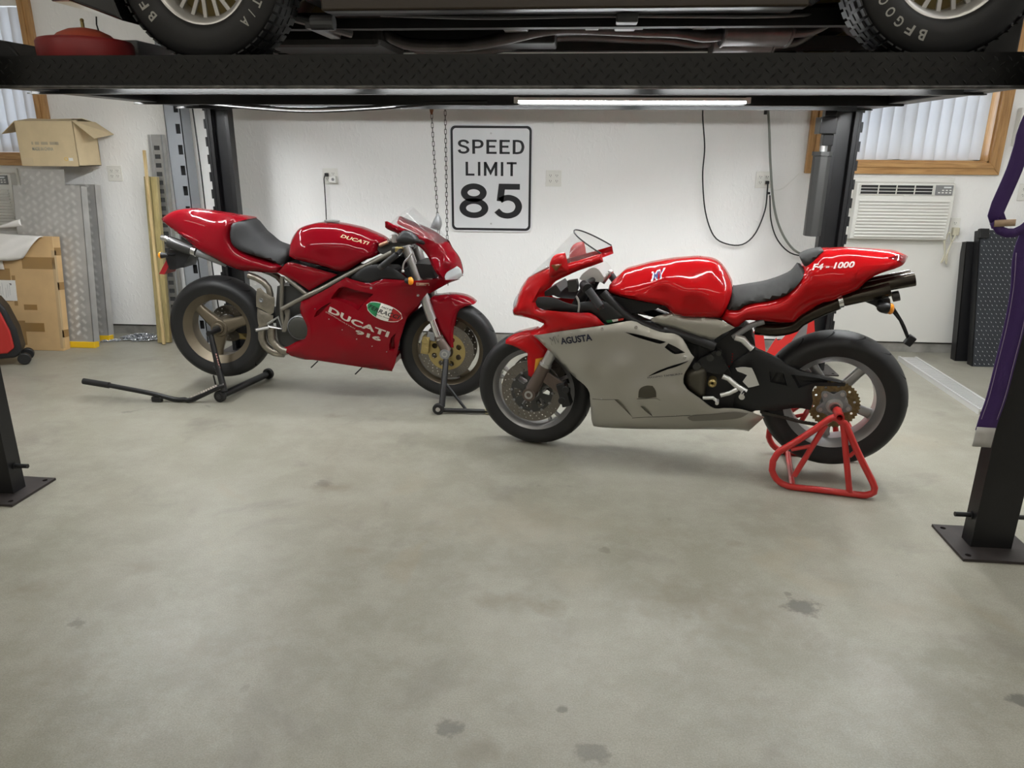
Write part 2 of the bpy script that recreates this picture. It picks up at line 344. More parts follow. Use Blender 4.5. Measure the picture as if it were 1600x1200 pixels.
G['d_nose'] = [(1.096, 1.070, 0.160), (1.107, 1.072, 0.160), (1.127, 1.064, 0.160), (1.189, 1.039, 0.160), (1.260, 1.012, 0.160), (1.305, 0.991, 0.160), (1.359, 0.964, 0.120), (1.379, 0.952, 0.110), (1.418, 0.950, 0.030), (1.441, 0.914, 0.010), (1.469, 0.878, 0.010), (1.487, 0.846, 0.010), (1.498, 0.810, 0.010), (1.502, 0.773, 0.010), (1.490, 0.747, 0.010), (1.469, 0.739, 0.050), (1.429, 0.749, 0.130), (1.397, 0.762, 0.130), (1.379, 0.788, 0.150), (1.359, 0.825, 0.160), (1.331, 0.869, 0.130), (1.300, 0.913, 0.130), (1.269, 0.939, 0.130), (1.247, 0.951, 0.130), (1.207, 0.977, 0.130), (1.153, 1.002, 0.130), (1.099, 1.026, 0.130), (1.088, 1.036, 0.130)]
G['d_nosefar'] = [(1.115, 1.080, -0.160), (1.129, 1.076, -0.160), (1.186, 1.049, -0.160), (1.252, 1.001, -0.160), (1.204, 1.019, -0.160), (1.128, 1.062, -0.160)]
G['d_screen_c'] = [(1.412, 0.946, 0.000), (1.371, 1.006, 0.000), (1.326, 1.046, 0.000), (1.272, 1.089, 0.000), (1.213, 1.143, 0.000)]
G['d_screen_s'] = [(1.386, 0.956, 0.145), (1.319, 0.983, 0.145), (1.257, 1.010, 0.145), (1.185, 1.037, 0.145), (1.123, 1.062, 0.145), (1.219, 1.143, 0.100)]
G['d_mirror'] = [(1.185, 0.988, 0.270), (1.199, 1.010, 0.270), (1.212, 1.023, 0.270), (1.230, 1.036, 0.270), (1.270, 1.030, 0.270), (1.304, 1.003, 0.270), (1.316, 0.978, 0.270), (1.285, 0.965, 0.270), (1.241, 0.960, 0.270), (1.206, 0.967, 0.270), (1.188, 0.976, 0.270)]
G['d_mirrorfar'] = [(1.304, 1.086, -0.270), (1.323, 1.053, -0.270), (1.328, 1.015, -0.270), (1.316, 0.982, -0.270), (1.287, 0.986, -0.270), (1.257, 0.995, -0.270), (1.273, 1.033, -0.270)]
G['d_light'] = [(1.432, 0.792, 0.070), (1.455, 0.806, 0.070), (1.478, 0.818, 0.070), (1.493, 0.800, 0.050), (1.500, 0.764, 0.040), (1.486, 0.745, 0.040), (1.464, 0.744, 0.070), (1.431, 0.745, 0.070), (1.421, 0.767, 0.070)]
G['d_signal'] = [(1.248, 0.757, 0.230), (1.214, 0.761, 0.230)]
G['d_plaque'] = [(1.308, 0.734, 0.200)]
G['d_grip'] = [(1.091, 0.835, 0.240), (1.178, 0.902, 0.240), (1.182, 0.917, 0.150)]
G['d_lever'] = [(1.258, 0.906, 0.220), (1.234, 0.879, 0.220), (1.216, 0.861, 0.220), (1.205, 0.834, 0.220), (1.203, 0.808, 0.220)]
G['d_triple'] = [(1.025, 0.907, 0.100), (1.041, 0.939, 0.100), (1.088, 0.953, 0.100), (1.106, 0.945, 0.100), (1.145, 0.995, 0.100), (1.152, 0.946, 0.100), (1.244, 0.934, 0.100), (1.234, 0.912, 0.100), (1.141, 0.910, 0.100), (1.103, 0.882, 0.100), (1.047, 0.881, 0.100)]
G['d_forktop'] = [(1.165, 0.910, 0.100), (1.242, 0.758, 0.100)]
G['d_dash'] = [(1.254, 0.834, 0.120), (1.337, 0.832, 0.120), (1.367, 0.755, 0.120), (1.261, 0.755, 0.120), (1.205, 0.751, 0.120), (1.170, 0.796, 0.120)]
G['d_txt'] = [(0.758, 0.576, 0.210), (1.096, 0.433, 0.210), (0.737, 0.559, 0.210), (0.912, 0.471, 0.210), (0.911, 0.455, 0.210), (1.050, 0.404, 0.210), (0.833, 0.985, 0.160), (0.990, 0.944, 0.160), (0.985, 0.613, 0.210), (1.177, 0.528, 0.210)]
G['d_fender'] = [(1.317, 0.621, 0.075), (1.327, 0.634, 0.075), (1.358, 0.638, 0.050), (1.398, 0.644, 0.050), (1.450, 0.646, 0.050), (1.509, 0.638, 0.050), (1.554, 0.621, 0.040), (1.579, 0.603, 0.030), (1.568, 0.597, 0.050), (1.520, 0.587, 0.075), (1.487, 0.563, 0.075), (1.470, 0.523, 0.075), (1.455, 0.456, 0.075), (1.451, 0.389, 0.075), (1.453, 0.341, 0.075), (1.430, 0.340, 0.075), (1.404, 0.387, 0.075), (1.372, 0.447, 0.075), (1.347, 0.506, 0.075), (1.328, 0.552, 0.075), (1.324, 0.591, 0.075)]
G['d_fork'] = [(1.291, 0.649, 0.105), (1.335, 0.512, 0.105), (1.377, 0.394, 0.105), (1.416, 0.334, 0.105)]
G['d_axle'] = [(1.419, 0.315, 0.110), (1.292, 0.358, 0.110), (1.325, 0.406, 0.110), (1.442, 0.248, 0.110)]
G['d_wheelf'] = [(1.398, 0.285, 0.000)]
G['d_rstand'] = [(0.050, 0.426, 0.170), (0.053, 0.135, 0.190)]
G['d_foot'] = [(0.356, 0.463, 0.160), (0.422, 0.506, 0.160), (0.442, 0.435, 0.160), (0.364, 0.443, 0.160), (0.306, 0.438, 0.160)]
G['d_engine'] = [(0.418, 0.681, 0.100), (0.543, 0.684, 0.100), (0.602, 0.651, 0.100), (0.673, 0.643, 0.100), (0.651, 0.344, 0.100), (0.511, 0.308, 0.100), (0.404, 0.293, 0.100), (0.391, 0.388, 0.100), (0.393, 0.518, 0.100)]
G['d_screws'] = [(0.672, 0.574, 0.200), (0.753, 0.518, 0.200), (0.831, 0.460, 0.200), (0.912, 0.407, 0.200), (0.996, 0.363, 0.200), (1.077, 0.329, 0.200), (1.015, 0.708, 0.200), (1.272, 0.665, 0.200)]
G['m_tank'] = [(0.363, 0.837, 0.090), (0.367, 0.859, 0.080), (0.386, 0.883, 0.060), (0.406, 0.902, 0.050), (0.427, 0.923, 0.050), (0.470, 0.937, 0.050), (0.521, 0.954, 0.050), (0.571, 0.967, 0.050), (0.642, 0.982, 0.050), (0.712, 0.991, 0.050), (0.747, 0.995, 0.050), (0.782, 0.993, 0.050), (0.814, 0.990, 0.050), (0.842, 0.979, 0.050), (0.865, 0.959, 0.050), (0.885, 0.933, 0.060), (0.901, 0.905, 0.080), (0.916, 0.866, 0.100), (0.902, 0.799, 0.130), (0.879, 0.748, 0.130), (0.807, 0.750, 0.150), (0.703, 0.748, 0.150), (0.666, 0.762, 0.150), (0.636, 0.789, 0.150), (0.615, 0.796, 0.160), (0.557, 0.804, 0.160), (0.485, 0.814, 0.160), (0.429, 0.816, 0.130), (0.397, 0.821, 0.110), (0.368, 0.829, 0.100)]
G['m_seat'] = [(0.903, 0.788, 0.120), (0.913, 0.827, 0.120), (0.919, 0.863, 0.080), (0.925, 0.867, 0.050), (0.986, 0.881, 0.050), (1.045, 0.895, 0.050), (1.097, 0.914, 0.050), (1.129, 0.930, 0.050), (1.159, 0.949, 0.050), (1.184, 0.982, 0.070), (1.200, 0.977, 0.080), (1.208, 0.962, 0.090), (1.196, 0.947, 0.143), (1.175, 0.908, 0.143), (1.146, 0.876, 0.143), (1.125, 0.861, 0.143), (1.085, 0.844, 0.143), (1.036, 0.832, 0.143), (0.998, 0.823, 0.143), (0.972, 0.812, 0.143), (0.954, 0.792, 0.140), (0.906, 0.788, 0.135)]
G['m_pad'] = [(1.186, 1.020, 0.070), (1.197, 1.030, 0.070), (1.219, 1.042, 0.070), (1.256, 1.053, 0.070), (1.274, 1.056, 0.070), (1.247, 1.019, 0.070), (1.229, 0.997, 0.090), (1.209, 0.986, 0.090), (1.199, 0.993, 0.070)]
G['m_tail'] = [(1.209, 0.986, 0.100), (1.241, 1.015, 0.090), (1.273, 1.051, 0.060), (1.317, 1.058, 0.040), (1.369, 1.063, 0.040), (1.444, 1.062, 0.040), (1.532, 1.059, 0.050), (1.573, 1.055, 0.050), (1.608, 1.042, 0.030), (1.599, 1.026, 0.050), (1.584, 1.009, 0.070), (1.553, 0.996, 0.090), (1.519, 0.982, 0.090), (1.481, 0.962, 0.090), (1.448, 0.932, 0.090), (1.430, 0.904, 0.090), (1.395, 0.883, 0.090), (1.366, 0.869, 0.090), (1.342, 0.851, 0.090), (1.294, 0.835, 0.090), (1.251, 0.803, 0.090), (1.209, 0.766, 0.090), (1.184, 0.753, 0.130), (1.145, 0.748, 0.130), (1.112, 0.747, 0.130), (1.066, 0.748, 0.130), (1.025, 0.748, 0.130), (0.985, 0.745, 0.130), (0.958, 0.716, 0.130), (0.941, 0.711, 0.130), (0.908, 0.727, 0.130), (0.881, 0.746, 0.130), (0.901, 0.788, 0.135), (0.954, 0.791, 0.135), (0.972, 0.810, 0.135), (0.998, 0.821, 0.135), (1.037, 0.831, 0.135), (1.085, 0.843, 0.135), (1.126, 0.859, 0.135), (1.147, 0.874, 0.135), (1.175, 0.907, 0.135), (1.196, 0.946, 0.135), (1.206, 0.965, 0.120)]
G['m_taillight'] = [(1.525, 1.040, 0.075), (1.550, 1.048, 0.065), (1.573, 1.054, 0.050), (1.606, 1.043, 0.035), (1.597, 1.028, 0.050), (1.587, 1.022, 0.060), (1.554, 1.034, 0.075)]
G['m_tailnotch'] = [(1.419, 0.997, 0.100), (1.472, 1.011, 0.100), (1.531, 1.010, 0.100), (1.525, 1.000, 0.100), (1.483, 0.986, 0.100), (1.460, 0.969, 0.100), (1.436, 0.945, 0.100), (1.411, 0.952, 0.100), (1.404, 0.959, 0.100)]
G['m_tailtxt'] = [(1.230, 0.992, 0.110), (1.398, 1.009, 0.110)]
G['m_muf1'] = [(1.365, 0.844, 0.060), (1.553, 0.906, 0.060)]
G['m_muf2'] = [(1.447, 0.896, 0.000), (1.646, 0.951, 0.000)]
G['m_midpipe'] = [(1.032, 0.696, 0.050), (1.121, 0.694, 0.050), (1.193, 0.716, 0.050), (1.214, 0.743, 0.060), (1.283, 0.790, 0.060), (1.363, 0.834, 0.060)]
G['m_plate'] = [(1.458, 0.849, 0.050), (1.487, 0.857, 0.050), (1.524, 0.863, 0.050), (1.561, 0.866, 0.050), (1.569, 0.833, 0.050), (1.567, 0.800, 0.050), (1.556, 0.799, 0.050), (1.532, 0.806, 0.050), (1.510, 0.829, 0.050), (1.482, 0.840, 0.050)]
G['m_signalr'] = [(1.562, 0.830, 0.100), (1.539, 0.833, 0.100)]
G['m_stalk'] = [(1.582, 0.811, 0.020), (1.622, 0.768, 0.020), (1.643, 0.731, 0.020), (1.669, 0.682, 0.020)]
G['m_stalk2'] = [(1.588, 0.820, 0.020), (1.630, 0.764, 0.020), (1.657, 0.715, 0.020), (1.677, 0.670, 0.020)]
G['m_nose'] = [(-0.120, 0.693, 0.020), (-0.100, 0.739, 0.020), (-0.092, 0.773, 0.020), (-0.074, 0.816, 0.020), (-0.054, 0.845, 0.020), (-0.033, 0.867, 0.040), (0.039, 0.904, 0.120), (0.092, 0.930, 0.150), (0.182, 0.959, 0.150), (0.256, 0.984, 0.150), (0.335, 1.011, 0.150), (0.344, 0.974, 0.150), (0.290, 0.951, 0.150), (0.235, 0.930, 0.150), (0.184, 0.905, 0.150), (0.124, 0.872, 0.150), (0.089, 0.846, 0.160), (0.056, 0.819, 0.150), (0.037, 0.795, 0.150), (0.030, 0.768, 0.150), (0.038, 0.749, 0.150), (0.065, 0.736, 0.150), (0.144, 0.740, 0.190), (0.245, 0.740, 0.190), (0.295, 0.743, 0.190), (0.325, 0.733, 0.190), (0.371, 0.691, 0.190), (0.318, 0.677, 0.190), (0.198, 0.655, 0.190), (0.026, 0.606, 0.140), (0.001, 0.615, 0.110), (0.045, 0.637, 0.110), (0.064, 0.659, 0.110), (0.002, 0.672, 0.090), (-0.059, 0.671, 0.050), (-0.112, 0.669, 0.020)]
G['m_nosefar'] = [(0.271, 1.009, -0.150), (0.333, 1.031, -0.150), (0.347, 1.001, -0.150), (0.285, 0.976, -0.150)]
G['m_screen_c'] = [(-0.044, 0.861, 0.000), (0.015, 0.923, 0.000), (0.066, 0.972, 0.000), (0.116, 1.028, 0.000), (0.154, 1.067, 0.000), (0.177, 1.095, 0.000)]
G['m_screen_s'] = [(0.039, 0.904, 0.120), (0.092, 0.930, 0.150), (0.182, 0.959, 0.150), (0.256, 0.984, 0.150), (0.332, 1.012, 0.150), (0.325, 1.039, 0.150), (0.313, 1.069, 0.150), (0.301, 1.078, 0.150), (0.244, 1.077, 0.070)]
G['m_mirror'] = [(0.110, 0.900, 0.220), (0.112, 0.967, 0.220), (0.130, 1.000, 0.220), (0.152, 1.012, 0.220), (0.181, 1.017, 0.220), (0.193, 0.974, 0.220), (0.203, 0.932, 0.220), (0.161, 0.926, 0.220), (0.132, 0.906, 0.220)]
G['m_mlens'] = [(0.125, 0.962, 0.235), (0.149, 0.969, 0.235), (0.175, 0.970, 0.235), (0.164, 0.954, 0.235), (0.148, 0.936, 0.235)]
G['m_fair'] = [(0.023, 0.604, 0.140), (0.198, 0.654, 0.190), (0.368, 0.692, 0.200), (0.492, 0.720, 0.190), (0.536, 0.706, 0.190), (0.624, 0.678, 0.190), (0.685, 0.675, 0.190), (0.724, 0.654, 0.190), (0.767, 0.591, 0.200), (0.781, 0.577, 0.200), (0.767, 0.545, 0.210), (0.744, 0.495, 0.210), (0.745, 0.453, 0.210), (0.762, 0.428, 0.210), (0.819, 0.385, 0.190), (0.886, 0.336, 0.170), (0.930, 0.338, 0.160), (0.989, 0.338, 0.150), (1.044, 0.327, 0.140), (1.111, 0.300, 0.120), (1.051, 0.217, 0.100), (1.000, 0.223, 0.110), (0.830, 0.209, 0.120), (0.764, 0.204, 0.130), (0.515, 0.178, 0.130), (0.359, 0.168, 0.130), (0.326, 0.169, 0.120), (0.319, 0.199, 0.130), (0.313, 0.293, 0.150), (0.308, 0.350, 0.160), (0.283, 0.385, 0.160), (0.222, 0.425, 0.150), (0.139, 0.500, 0.140), (0.069, 0.563, 0.140)]
G['m_slot1'] = [(0.469, 0.670, 0.200), (0.525, 0.664, 0.200), (0.593, 0.651, 0.200), (0.653, 0.639, 0.200), (0.628, 0.628, 0.200), (0.570, 0.639, 0.200), (0.512, 0.653, 0.200)]
G['m_slot2'] = [(0.663, 0.634, 0.200), (0.699, 0.620, 0.200), (0.740, 0.598, 0.200), (0.697, 0.587, 0.200), (0.673, 0.598, 0.200), (0.649, 0.614, 0.200)]
G['m_slot3'] = [(0.583, 0.471, 0.200), (0.618, 0.497, 0.200), (0.650, 0.515, 0.200), (0.687, 0.534, 0.200), (0.760, 0.564, 0.200), (0.733, 0.545, 0.200), (0.706, 0.530, 0.200), (0.665, 0.512, 0.200), (0.628, 0.492, 0.200)]
G['m_slot4'] = [(0.433, 0.336, 0.200), (0.460, 0.336, 0.200), (0.492, 0.295, 0.200), (0.522, 0.253, 0.200), (0.477, 0.293, 0.200)]
G['m_slot5'] = [(0.556, 0.318, 0.200), (0.580, 0.320, 0.200), (0.599, 0.296, 0.200), (0.614, 0.268, 0.200), (0.593, 0.282, 0.200), (0.572, 0.301, 0.200)]
G['m_badge'] = [(0.547, 0.369, 0.225), (0.551, 0.411, 0.225), (0.577, 0.429, 0.225), (0.608, 0.430, 0.225), (0.624, 0.408, 0.225), (0.628, 0.378, 0.225), (0.590, 0.370, 0.225)]
G['m_badge2'] = [(0.541, 0.361, 0.220), (0.633, 0.370, 0.220), (0.646, 0.357, 0.220), (0.616, 0.339, 0.220), (0.577, 0.334, 0.220), (0.554, 0.340, 0.220)]
G['m_vent'] = [(0.774, 0.279, 0.150), (0.803, 0.296, 0.150), (0.873, 0.309, 0.150), (0.971, 0.325, 0.150), (1.040, 0.322, 0.150), (0.994, 0.295, 0.150), (0.876, 0.274, 0.150), (0.796, 0.262, 0.150)]
G['m_txt'] = [(0.166, 0.599, 0.200), (0.317, 0.636, 0.200), (0.112, 0.589, 0.200), (0.163, 0.611, 0.200), (0.583, 0.466, 0.200), (0.737, 0.502, 0.200)]
G['m_seam'] = [(0.325, 0.322, 0.200), (0.375, 0.327, 0.200), (0.434, 0.336, 0.200), (0.520, 0.250, 0.200), (0.643, 0.269, 0.200), (0.786, 0.293, 0.200)]
G['m_cover'] = [(0.572, 0.726, 0.150), (0.600, 0.741, 0.150), (0.638, 0.753, 0.150), (0.680, 0.764, 0.150), (0.703, 0.748, 0.150), (0.755, 0.746, 0.150), (0.807, 0.747, 0.150), (0.786, 0.748, 0.150), (0.869, 0.744, 0.150), (0.944, 0.714, 0.150), (0.889, 0.679, 0.150), (0.839, 0.647, 0.150), (0.744, 0.668, 0.150), (0.683, 0.686, 0.150), (0.642, 0.694, 0.150), (0.617, 0.703, 0.150), (0.580, 0.715, 0.150)]
G['m_innerblk'] = [(0.237, 0.783, 0.170), (0.286, 0.792, 0.170), (0.341, 0.797, 0.170), (0.381, 0.807, 0.170), (0.408, 0.789, 0.170), (0.438, 0.765, 0.170), (0.469, 0.737, 0.170), (0.493, 0.721, 0.170), (0.456, 0.709, 0.170), (0.376, 0.689, 0.170), (0.341, 0.713, 0.170), (0.307, 0.735, 0.170), (0.277, 0.739, 0.170), (0.246, 0.741, 0.170)]
G['m_innerblk2'] = [(0.043, 0.794, 0.160), (0.074, 0.799, 0.160), (0.128, 0.795, 0.160), (0.175, 0.779, 0.160), (0.243, 0.769, 0.160), (0.299, 0.787, 0.160), (0.383, 0.808, 0.160), (0.386, 0.759, 0.160), (0.282, 0.739, 0.160), (0.130, 0.735, 0.160), (0.068, 0.739, 0.160), (0.040, 0.753, 0.160), (0.033, 0.772, 0.160)]
G['m_flag'] = [(0.374, 0.712, 0.190), (0.400, 0.718, 0.190), (0.429, 0.725, 0.190), (0.458, 0.730, 0.190), (0.454, 0.720, 0.190), (0.429, 0.713, 0.190), (0.400, 0.705, 0.190), (0.384, 0.702, 0.190)]
G['m_under'] = [(0.374, 0.820, 0.120), (0.428, 0.812, 0.120), (0.480, 0.804, 0.120), (0.553, 0.794, 0.120), (0.619, 0.786, 0.120), (0.591, 0.767, 0.120), (0.549, 0.755, 0.120), (0.491, 0.740, 0.120), (0.446, 0.752, 0.120), (0.400, 0.794, 0.120)]
G['m_tube1'] = [(0.349, 0.835, 0.160), (0.387, 0.800, 0.160), (0.437, 0.755, 0.160), (0.490, 0.718, 0.160), (0.565, 0.690, 0.160), (0.638, 0.669, 0.160), (0.644, 0.681, 0.160), (0.746, 0.655, 0.160), (0.866, 0.623, 0.160)]
G['m_tube1b'] = [(0.380, 0.809, 0.175), (0.416, 0.776, 0.175), (0.462, 0.744, 0.175), (0.514, 0.714, 0.175), (0.566, 0.694, 0.175), (0.625, 0.676, 0.175)]
G['m_frame'] = [(0.802, 0.555, 0.140), (0.867, 0.602, 0.140), (0.892, 0.589, 0.140), (0.932, 0.529, 0.140), (0.901, 0.495, 0.140), (0.826, 0.504, 0.140), (0.789, 0.532, 0.140)]
G['m_clutch'] = [(0.765, 0.507, 0.170), (0.821, 0.522, 0.170), (0.836, 0.503, 0.170), (0.844, 0.440, 0.170), (0.842, 0.389, 0.170), (0.818, 0.381, 0.170), (0.760, 0.415, 0.170), (0.745, 0.441, 0.170), (0.744, 0.483, 0.170)]
G['m_cap'] = [(0.869, 0.454, 0.170)]
G['m_engine'] = [(0.662, 0.652, 0.110), (0.866, 0.600, 0.110), (0.933, 0.516, 0.110), (0.970, 0.434, 0.110), (0.971, 0.325, 0.110), (0.891, 0.317, 0.110), (0.763, 0.391, 0.110), (0.680, 0.547, 0.110)]
G['m_heel'] = [(0.963, 0.533, 0.160), (0.994, 0.540, 0.160), (1.032, 0.539, 0.160), (1.049, 0.509, 0.160), (1.071, 0.464, 0.160), (1.046, 0.454, 0.160), (1.027, 0.448, 0.160), (1.000, 0.473, 0.160), (1.016, 0.505, 0.160), (0.992, 0.514, 0.160), (0.972, 0.520, 0.160)]
G['m_peg'] = [(0.911, 0.488, 0.150), (0.937, 0.480, 0.150), (0.979, 0.447, 0.150), (1.020, 0.427, 0.150), (0.910, 0.400, 0.150), (0.948, 0.414, 0.150), (0.980, 0.436, 0.150), (1.010, 0.425, 0.190)]
G['m_shift'] = [(0.898, 0.376, 0.200), (0.878, 0.389, 0.200), (0.834, 0.384, 0.200)]
G['m_linkage'] = [(0.948, 0.668, 0.140), (0.982, 0.661, 0.140), (1.008, 0.635, 0.140), (1.026, 0.621, 0.140)]
G['m_subframe'] = [(0.939, 0.663, 0.130), (1.009, 0.724, 0.130), (1.063, 0.746, 0.130)]
G['m_shock'] = [(0.945, 0.586, 0.050), (0.947, 0.511, 0.050)]
G['m_swing'] = [(1.039, 0.615, 0.110), (1.126, 0.580, 0.100), (1.226, 0.532, 0.100), (1.316, 0.512, 0.100), (1.378, 0.503, 0.100), (1.433, 0.488, 0.100), (1.431, 0.474, 0.100), (1.395, 0.471, 0.100), (1.309, 0.463, 0.100), (1.300, 0.434, 0.100), (1.309, 0.393, 0.100), (1.304, 0.350, 0.100), (1.247, 0.353, 0.100), (1.166, 0.334, 0.100), (1.069, 0.324, 0.110), (1.013, 0.296, 0.100), (0.936, 0.335, 0.090), (0.913, 0.435, 0.090), (0.950, 0.535, 0.100)]
G['m_swhole1'] = [(1.110, 0.515, 0.115), (1.171, 0.513, 0.115), (1.193, 0.456, 0.115), (1.119, 0.467, 0.115)]
G['m_swhole2'] = [(1.203, 0.510, 0.115), (1.303, 0.505, 0.115), (1.409, 0.489, 0.115), (1.306, 0.478, 0.115), (1.241, 0.450, 0.115)]
G['m_axle'] = [(1.404, 0.378, 0.120)]
G['m_sprocket'] = [(1.405, 0.373, 0.100), (1.504, 0.384, 0.100), (1.391, 0.481, 0.100)]
G['m_chain'] = [(0.916, 0.372, 0.120), (0.987, 0.363, 0.120), (1.098, 0.329, 0.120), (1.097, 0.316, 0.100), (1.169, 0.306, 0.100), (1.268, 0.288, 0.100), (1.338, 0.282, 0.100), (1.377, 0.272, 0.100)]
G['m_fender'] = [(-0.162, 0.532, 0.030), (-0.121, 0.567, 0.050), (-0.058, 0.591, 0.050), (-0.008, 0.603, 0.060), (0.012, 0.583, 0.075), (0.075, 0.520, 0.075), (0.070, 0.501, 0.075), (0.052, 0.456, 0.075), (0.035, 0.384, 0.075), (0.009, 0.364, 0.075), (-0.019, 0.379, 0.075), (-0.024, 0.449, 0.075), (-0.024, 0.493, 0.075), (-0.094, 0.525, 0.075), (-0.153, 0.530, 0.050)]
G['m_reflector'] = [(0.022, 0.474, 0.085), (0.061, 0.484, 0.085), (0.043, 0.407, 0.085), (0.015, 0.398, 0.085)]
G['m_fork'] = [(0.118, 0.542, 0.100), (0.051, 0.361, 0.100), (0.018, 0.268, 0.100)]
G['m_forktop'] = [(0.129, 0.574, 0.100), (0.282, 0.910, 0.100)]
G['m_axlef'] = [(0.019, 0.268, 0.100), (0.173, 0.310, 0.100), (0.147, 0.383, 0.100)]
G['m_grip'] = [(0.367, 0.782, 0.270), (0.359, 0.796, 0.270), (0.302, 0.866, 0.270), (0.270, 0.874, 0.200)]
G['m_lever'] = [(0.239, 0.824, 0.220), (0.251, 0.803, 0.220), (0.255, 0.781, 0.220), (0.253, 0.751, 0.220)]
G['m_triple'] = [(0.231, 0.885, 0.100), (0.248, 0.912, 0.100), (0.289, 0.940, 0.100), (0.319, 0.934, 0.100), (0.347, 0.899, 0.100), (0.340, 0.876, 0.100), (0.295, 0.877, 0.100), (0.258, 0.875, 0.100)]
G['m_switch'] = [(0.191, 0.886, 0.180), (0.232, 0.894, 0.180), (0.240, 0.862, 0.180), (0.234, 0.839, 0.180), (0.200, 0.837, 0.180)]
G['m_gauge'] = [(0.062, 0.813, 0.050), (0.117, 0.848, 0.050), (0.141, 0.818, 0.050), (0.134, 0.802, 0.050), (0.063, 0.790, 0.050)]
G['m_cappos'] = [(0.714, 0.971, 0.000), (0.454, 0.921, 0.000)]
G['m_logo'] = [(0.563, 0.920, 0.150), (0.622, 0.936, 0.150)]
G['m_bolts'] = [(0.363, 0.675, 0.200), (0.515, 0.694, 0.200), (0.740, 0.576, 0.200), (0.370, 0.331, 0.200), (0.218, 0.644, 0.200), (0.719, 0.288, 0.200)]
G['ms_loop'] = [(1.420, 0.345, 0.210), (1.385, 0.362, 0.210), (1.320, 0.299, 0.210), (1.237, 0.221, 0.210), (1.185, 0.175, 0.210), (1.165, 0.129, 0.210), (1.165, 0.085, 0.210), (1.187, 0.044, 0.210), (1.242, 0.013, 0.210), (1.380, 0.016, 0.210), (1.505, 0.008, 0.210), (1.565, 0.017, 0.210), (1.595, 0.036, 0.210), (1.595, 0.058, 0.210), (1.582, 0.085, 0.210), (1.508, 0.209, 0.210), (1.436, 0.340, 0.210)]
G['ms_strut'] = [(1.429, 0.339, 0.210), (1.498, 0.022, 0.210)]
G['ms_strut2'] = [(1.360, 0.324, 0.210), (1.262, 0.069, 0.210)]
G['ms_brace'] = [(1.474, 0.191, 0.210), (1.501, 0.223, 0.210), (1.234, 0.192, 0.210), (1.318, 0.221, 0.210)]
G['ms_apex'] = [(1.399, 0.387, 0.150), (1.412, 0.365, 0.240)]
G['ds_handle'] = [(-0.754, 0.114, 0.300), (-0.669, 0.103, 0.300), (-0.593, 0.094, 0.300), (-0.339, 0.050, 0.290), (-0.201, 0.018, 0.285), (-0.137, 0.008, 0.280), (-0.093, 0.019, 0.280), (0.068, 0.096, 0.260), (0.102, 0.107, 0.250)]
G['ds_arm'] = [(0.098, 0.069, 0.250), (0.056, 0.207, 0.210), (0.011, 0.391, 0.170)]
G['ds_pin'] = [(0.003, 0.399, 0.170), (0.017, 0.403, 0.080)]
G['ds_misc'] = [(0.027, 0.209, 0.220), (0.077, 0.164, 0.220), (0.025, 0.158, 0.220), (0.032, 0.099, 0.220), (-0.308, 0.030, 0.290), (0.093, 0.049, 0.270)]
G['ds_txt'] = [(-0.131, 0.019, 0.265), (0.073, 0.116, 0.265), (0.057, 0.296, 0.200), (0.081, 0.137, 0.200)]
G['dfs'] = [(1.399, 0.036, 0.290), (1.417, 0.072, 0.280), (1.418, 0.282, 0.130), (1.429, 0.155, 0.200), (1.552, 0.045, 0.250), (1.414, 0.038, 0.270), (1.709, 0.032, 0.250), (1.354, 0.034, -0.030), (1.652, 0.042, -0.030)]
G['cord_loop'] = [(0.977, 5.580, 1.816), (0.979, 5.580, 1.691), (1.011, 5.580, 1.477), (1.014, 5.580, 1.280), (1.054, 5.580, 1.034), (1.129, 5.580, 0.861), (1.227, 5.580, 0.802), (1.343, 5.580, 0.799), (1.427, 5.580, 0.879), (1.478, 5.580, 1.040), (1.481, 5.580, 1.175), (1.453, 5.580, 1.232)]
G['cord_two'] = [(1.499, 5.570, 1.153), (1.528, 5.570, 0.973), (1.590, 5.570, 0.837), (1.692, 5.570, 0.745), (1.820, 5.570, 0.715)]
G['hose'] = [(1.397, 5.530, 1.815), (1.433, 5.530, 1.607), (1.471, 5.530, 1.352), (1.523, 5.530, 1.089), (1.593, 5.530, 0.910), (1.700, 5.530, 0.774), (1.821, 5.530, 0.721)]
G['cord_duc'] = [(-1.740, 5.590, 1.221), (-1.755, 5.590, 1.068), (-1.762, 5.590, 0.831)]
G['cord_left'] = [(-2.610, 5.400, 1.792), (-2.604, 5.400, 1.580), (-2.599, 5.400, 1.362), (-2.598, 5.400, 1.139), (-2.599, 5.400, 0.816), (-2.594, 5.400, 0.482), (-2.579, 5.400, 0.186)]
G['ac_cord'] = [(2.700, 5.550, 0.933), (2.751, 5.550, 0.870), (2.801, 5.550, 0.766), (2.797, 5.550, 0.688), (2.812, 5.550, 0.753), (2.813, 5.550, 0.844), (2.833, 5.550, 0.880), (2.837, 5.550, 0.767), (2.836, 5.550, 0.675)]
G['strap_a'] = [(1.475, 2.585, 1.546), (1.471, 2.585, 1.488), (1.462, 2.585, 1.409), (1.446, 2.585, 1.338), (1.432, 2.585, 1.267)]
G['strap_b'] = [(1.557, 2.600, 1.141), (1.573, 2.600, 1.022), (1.578, 2.600, 0.889), (1.574, 2.600, 0.750), (1.570, 2.600, 0.631), (1.560, 2.600, 0.546), (1.561, 2.600, 0.439)]
G['m_rearframe'] = [(0.864, 0.611, 0.090), (0.900, 0.650, 0.090), (0.945, 0.695, 0.090), (0.983, 0.703, 0.090), (1.014, 0.680, 0.090), (1.039, 0.625, 0.090), (1.023, 0.587, 0.090), (0.989, 0.537, 0.090), (0.953, 0.507, 0.090), (0.921, 0.530, 0.090), (0.887, 0.575, 0.090)]
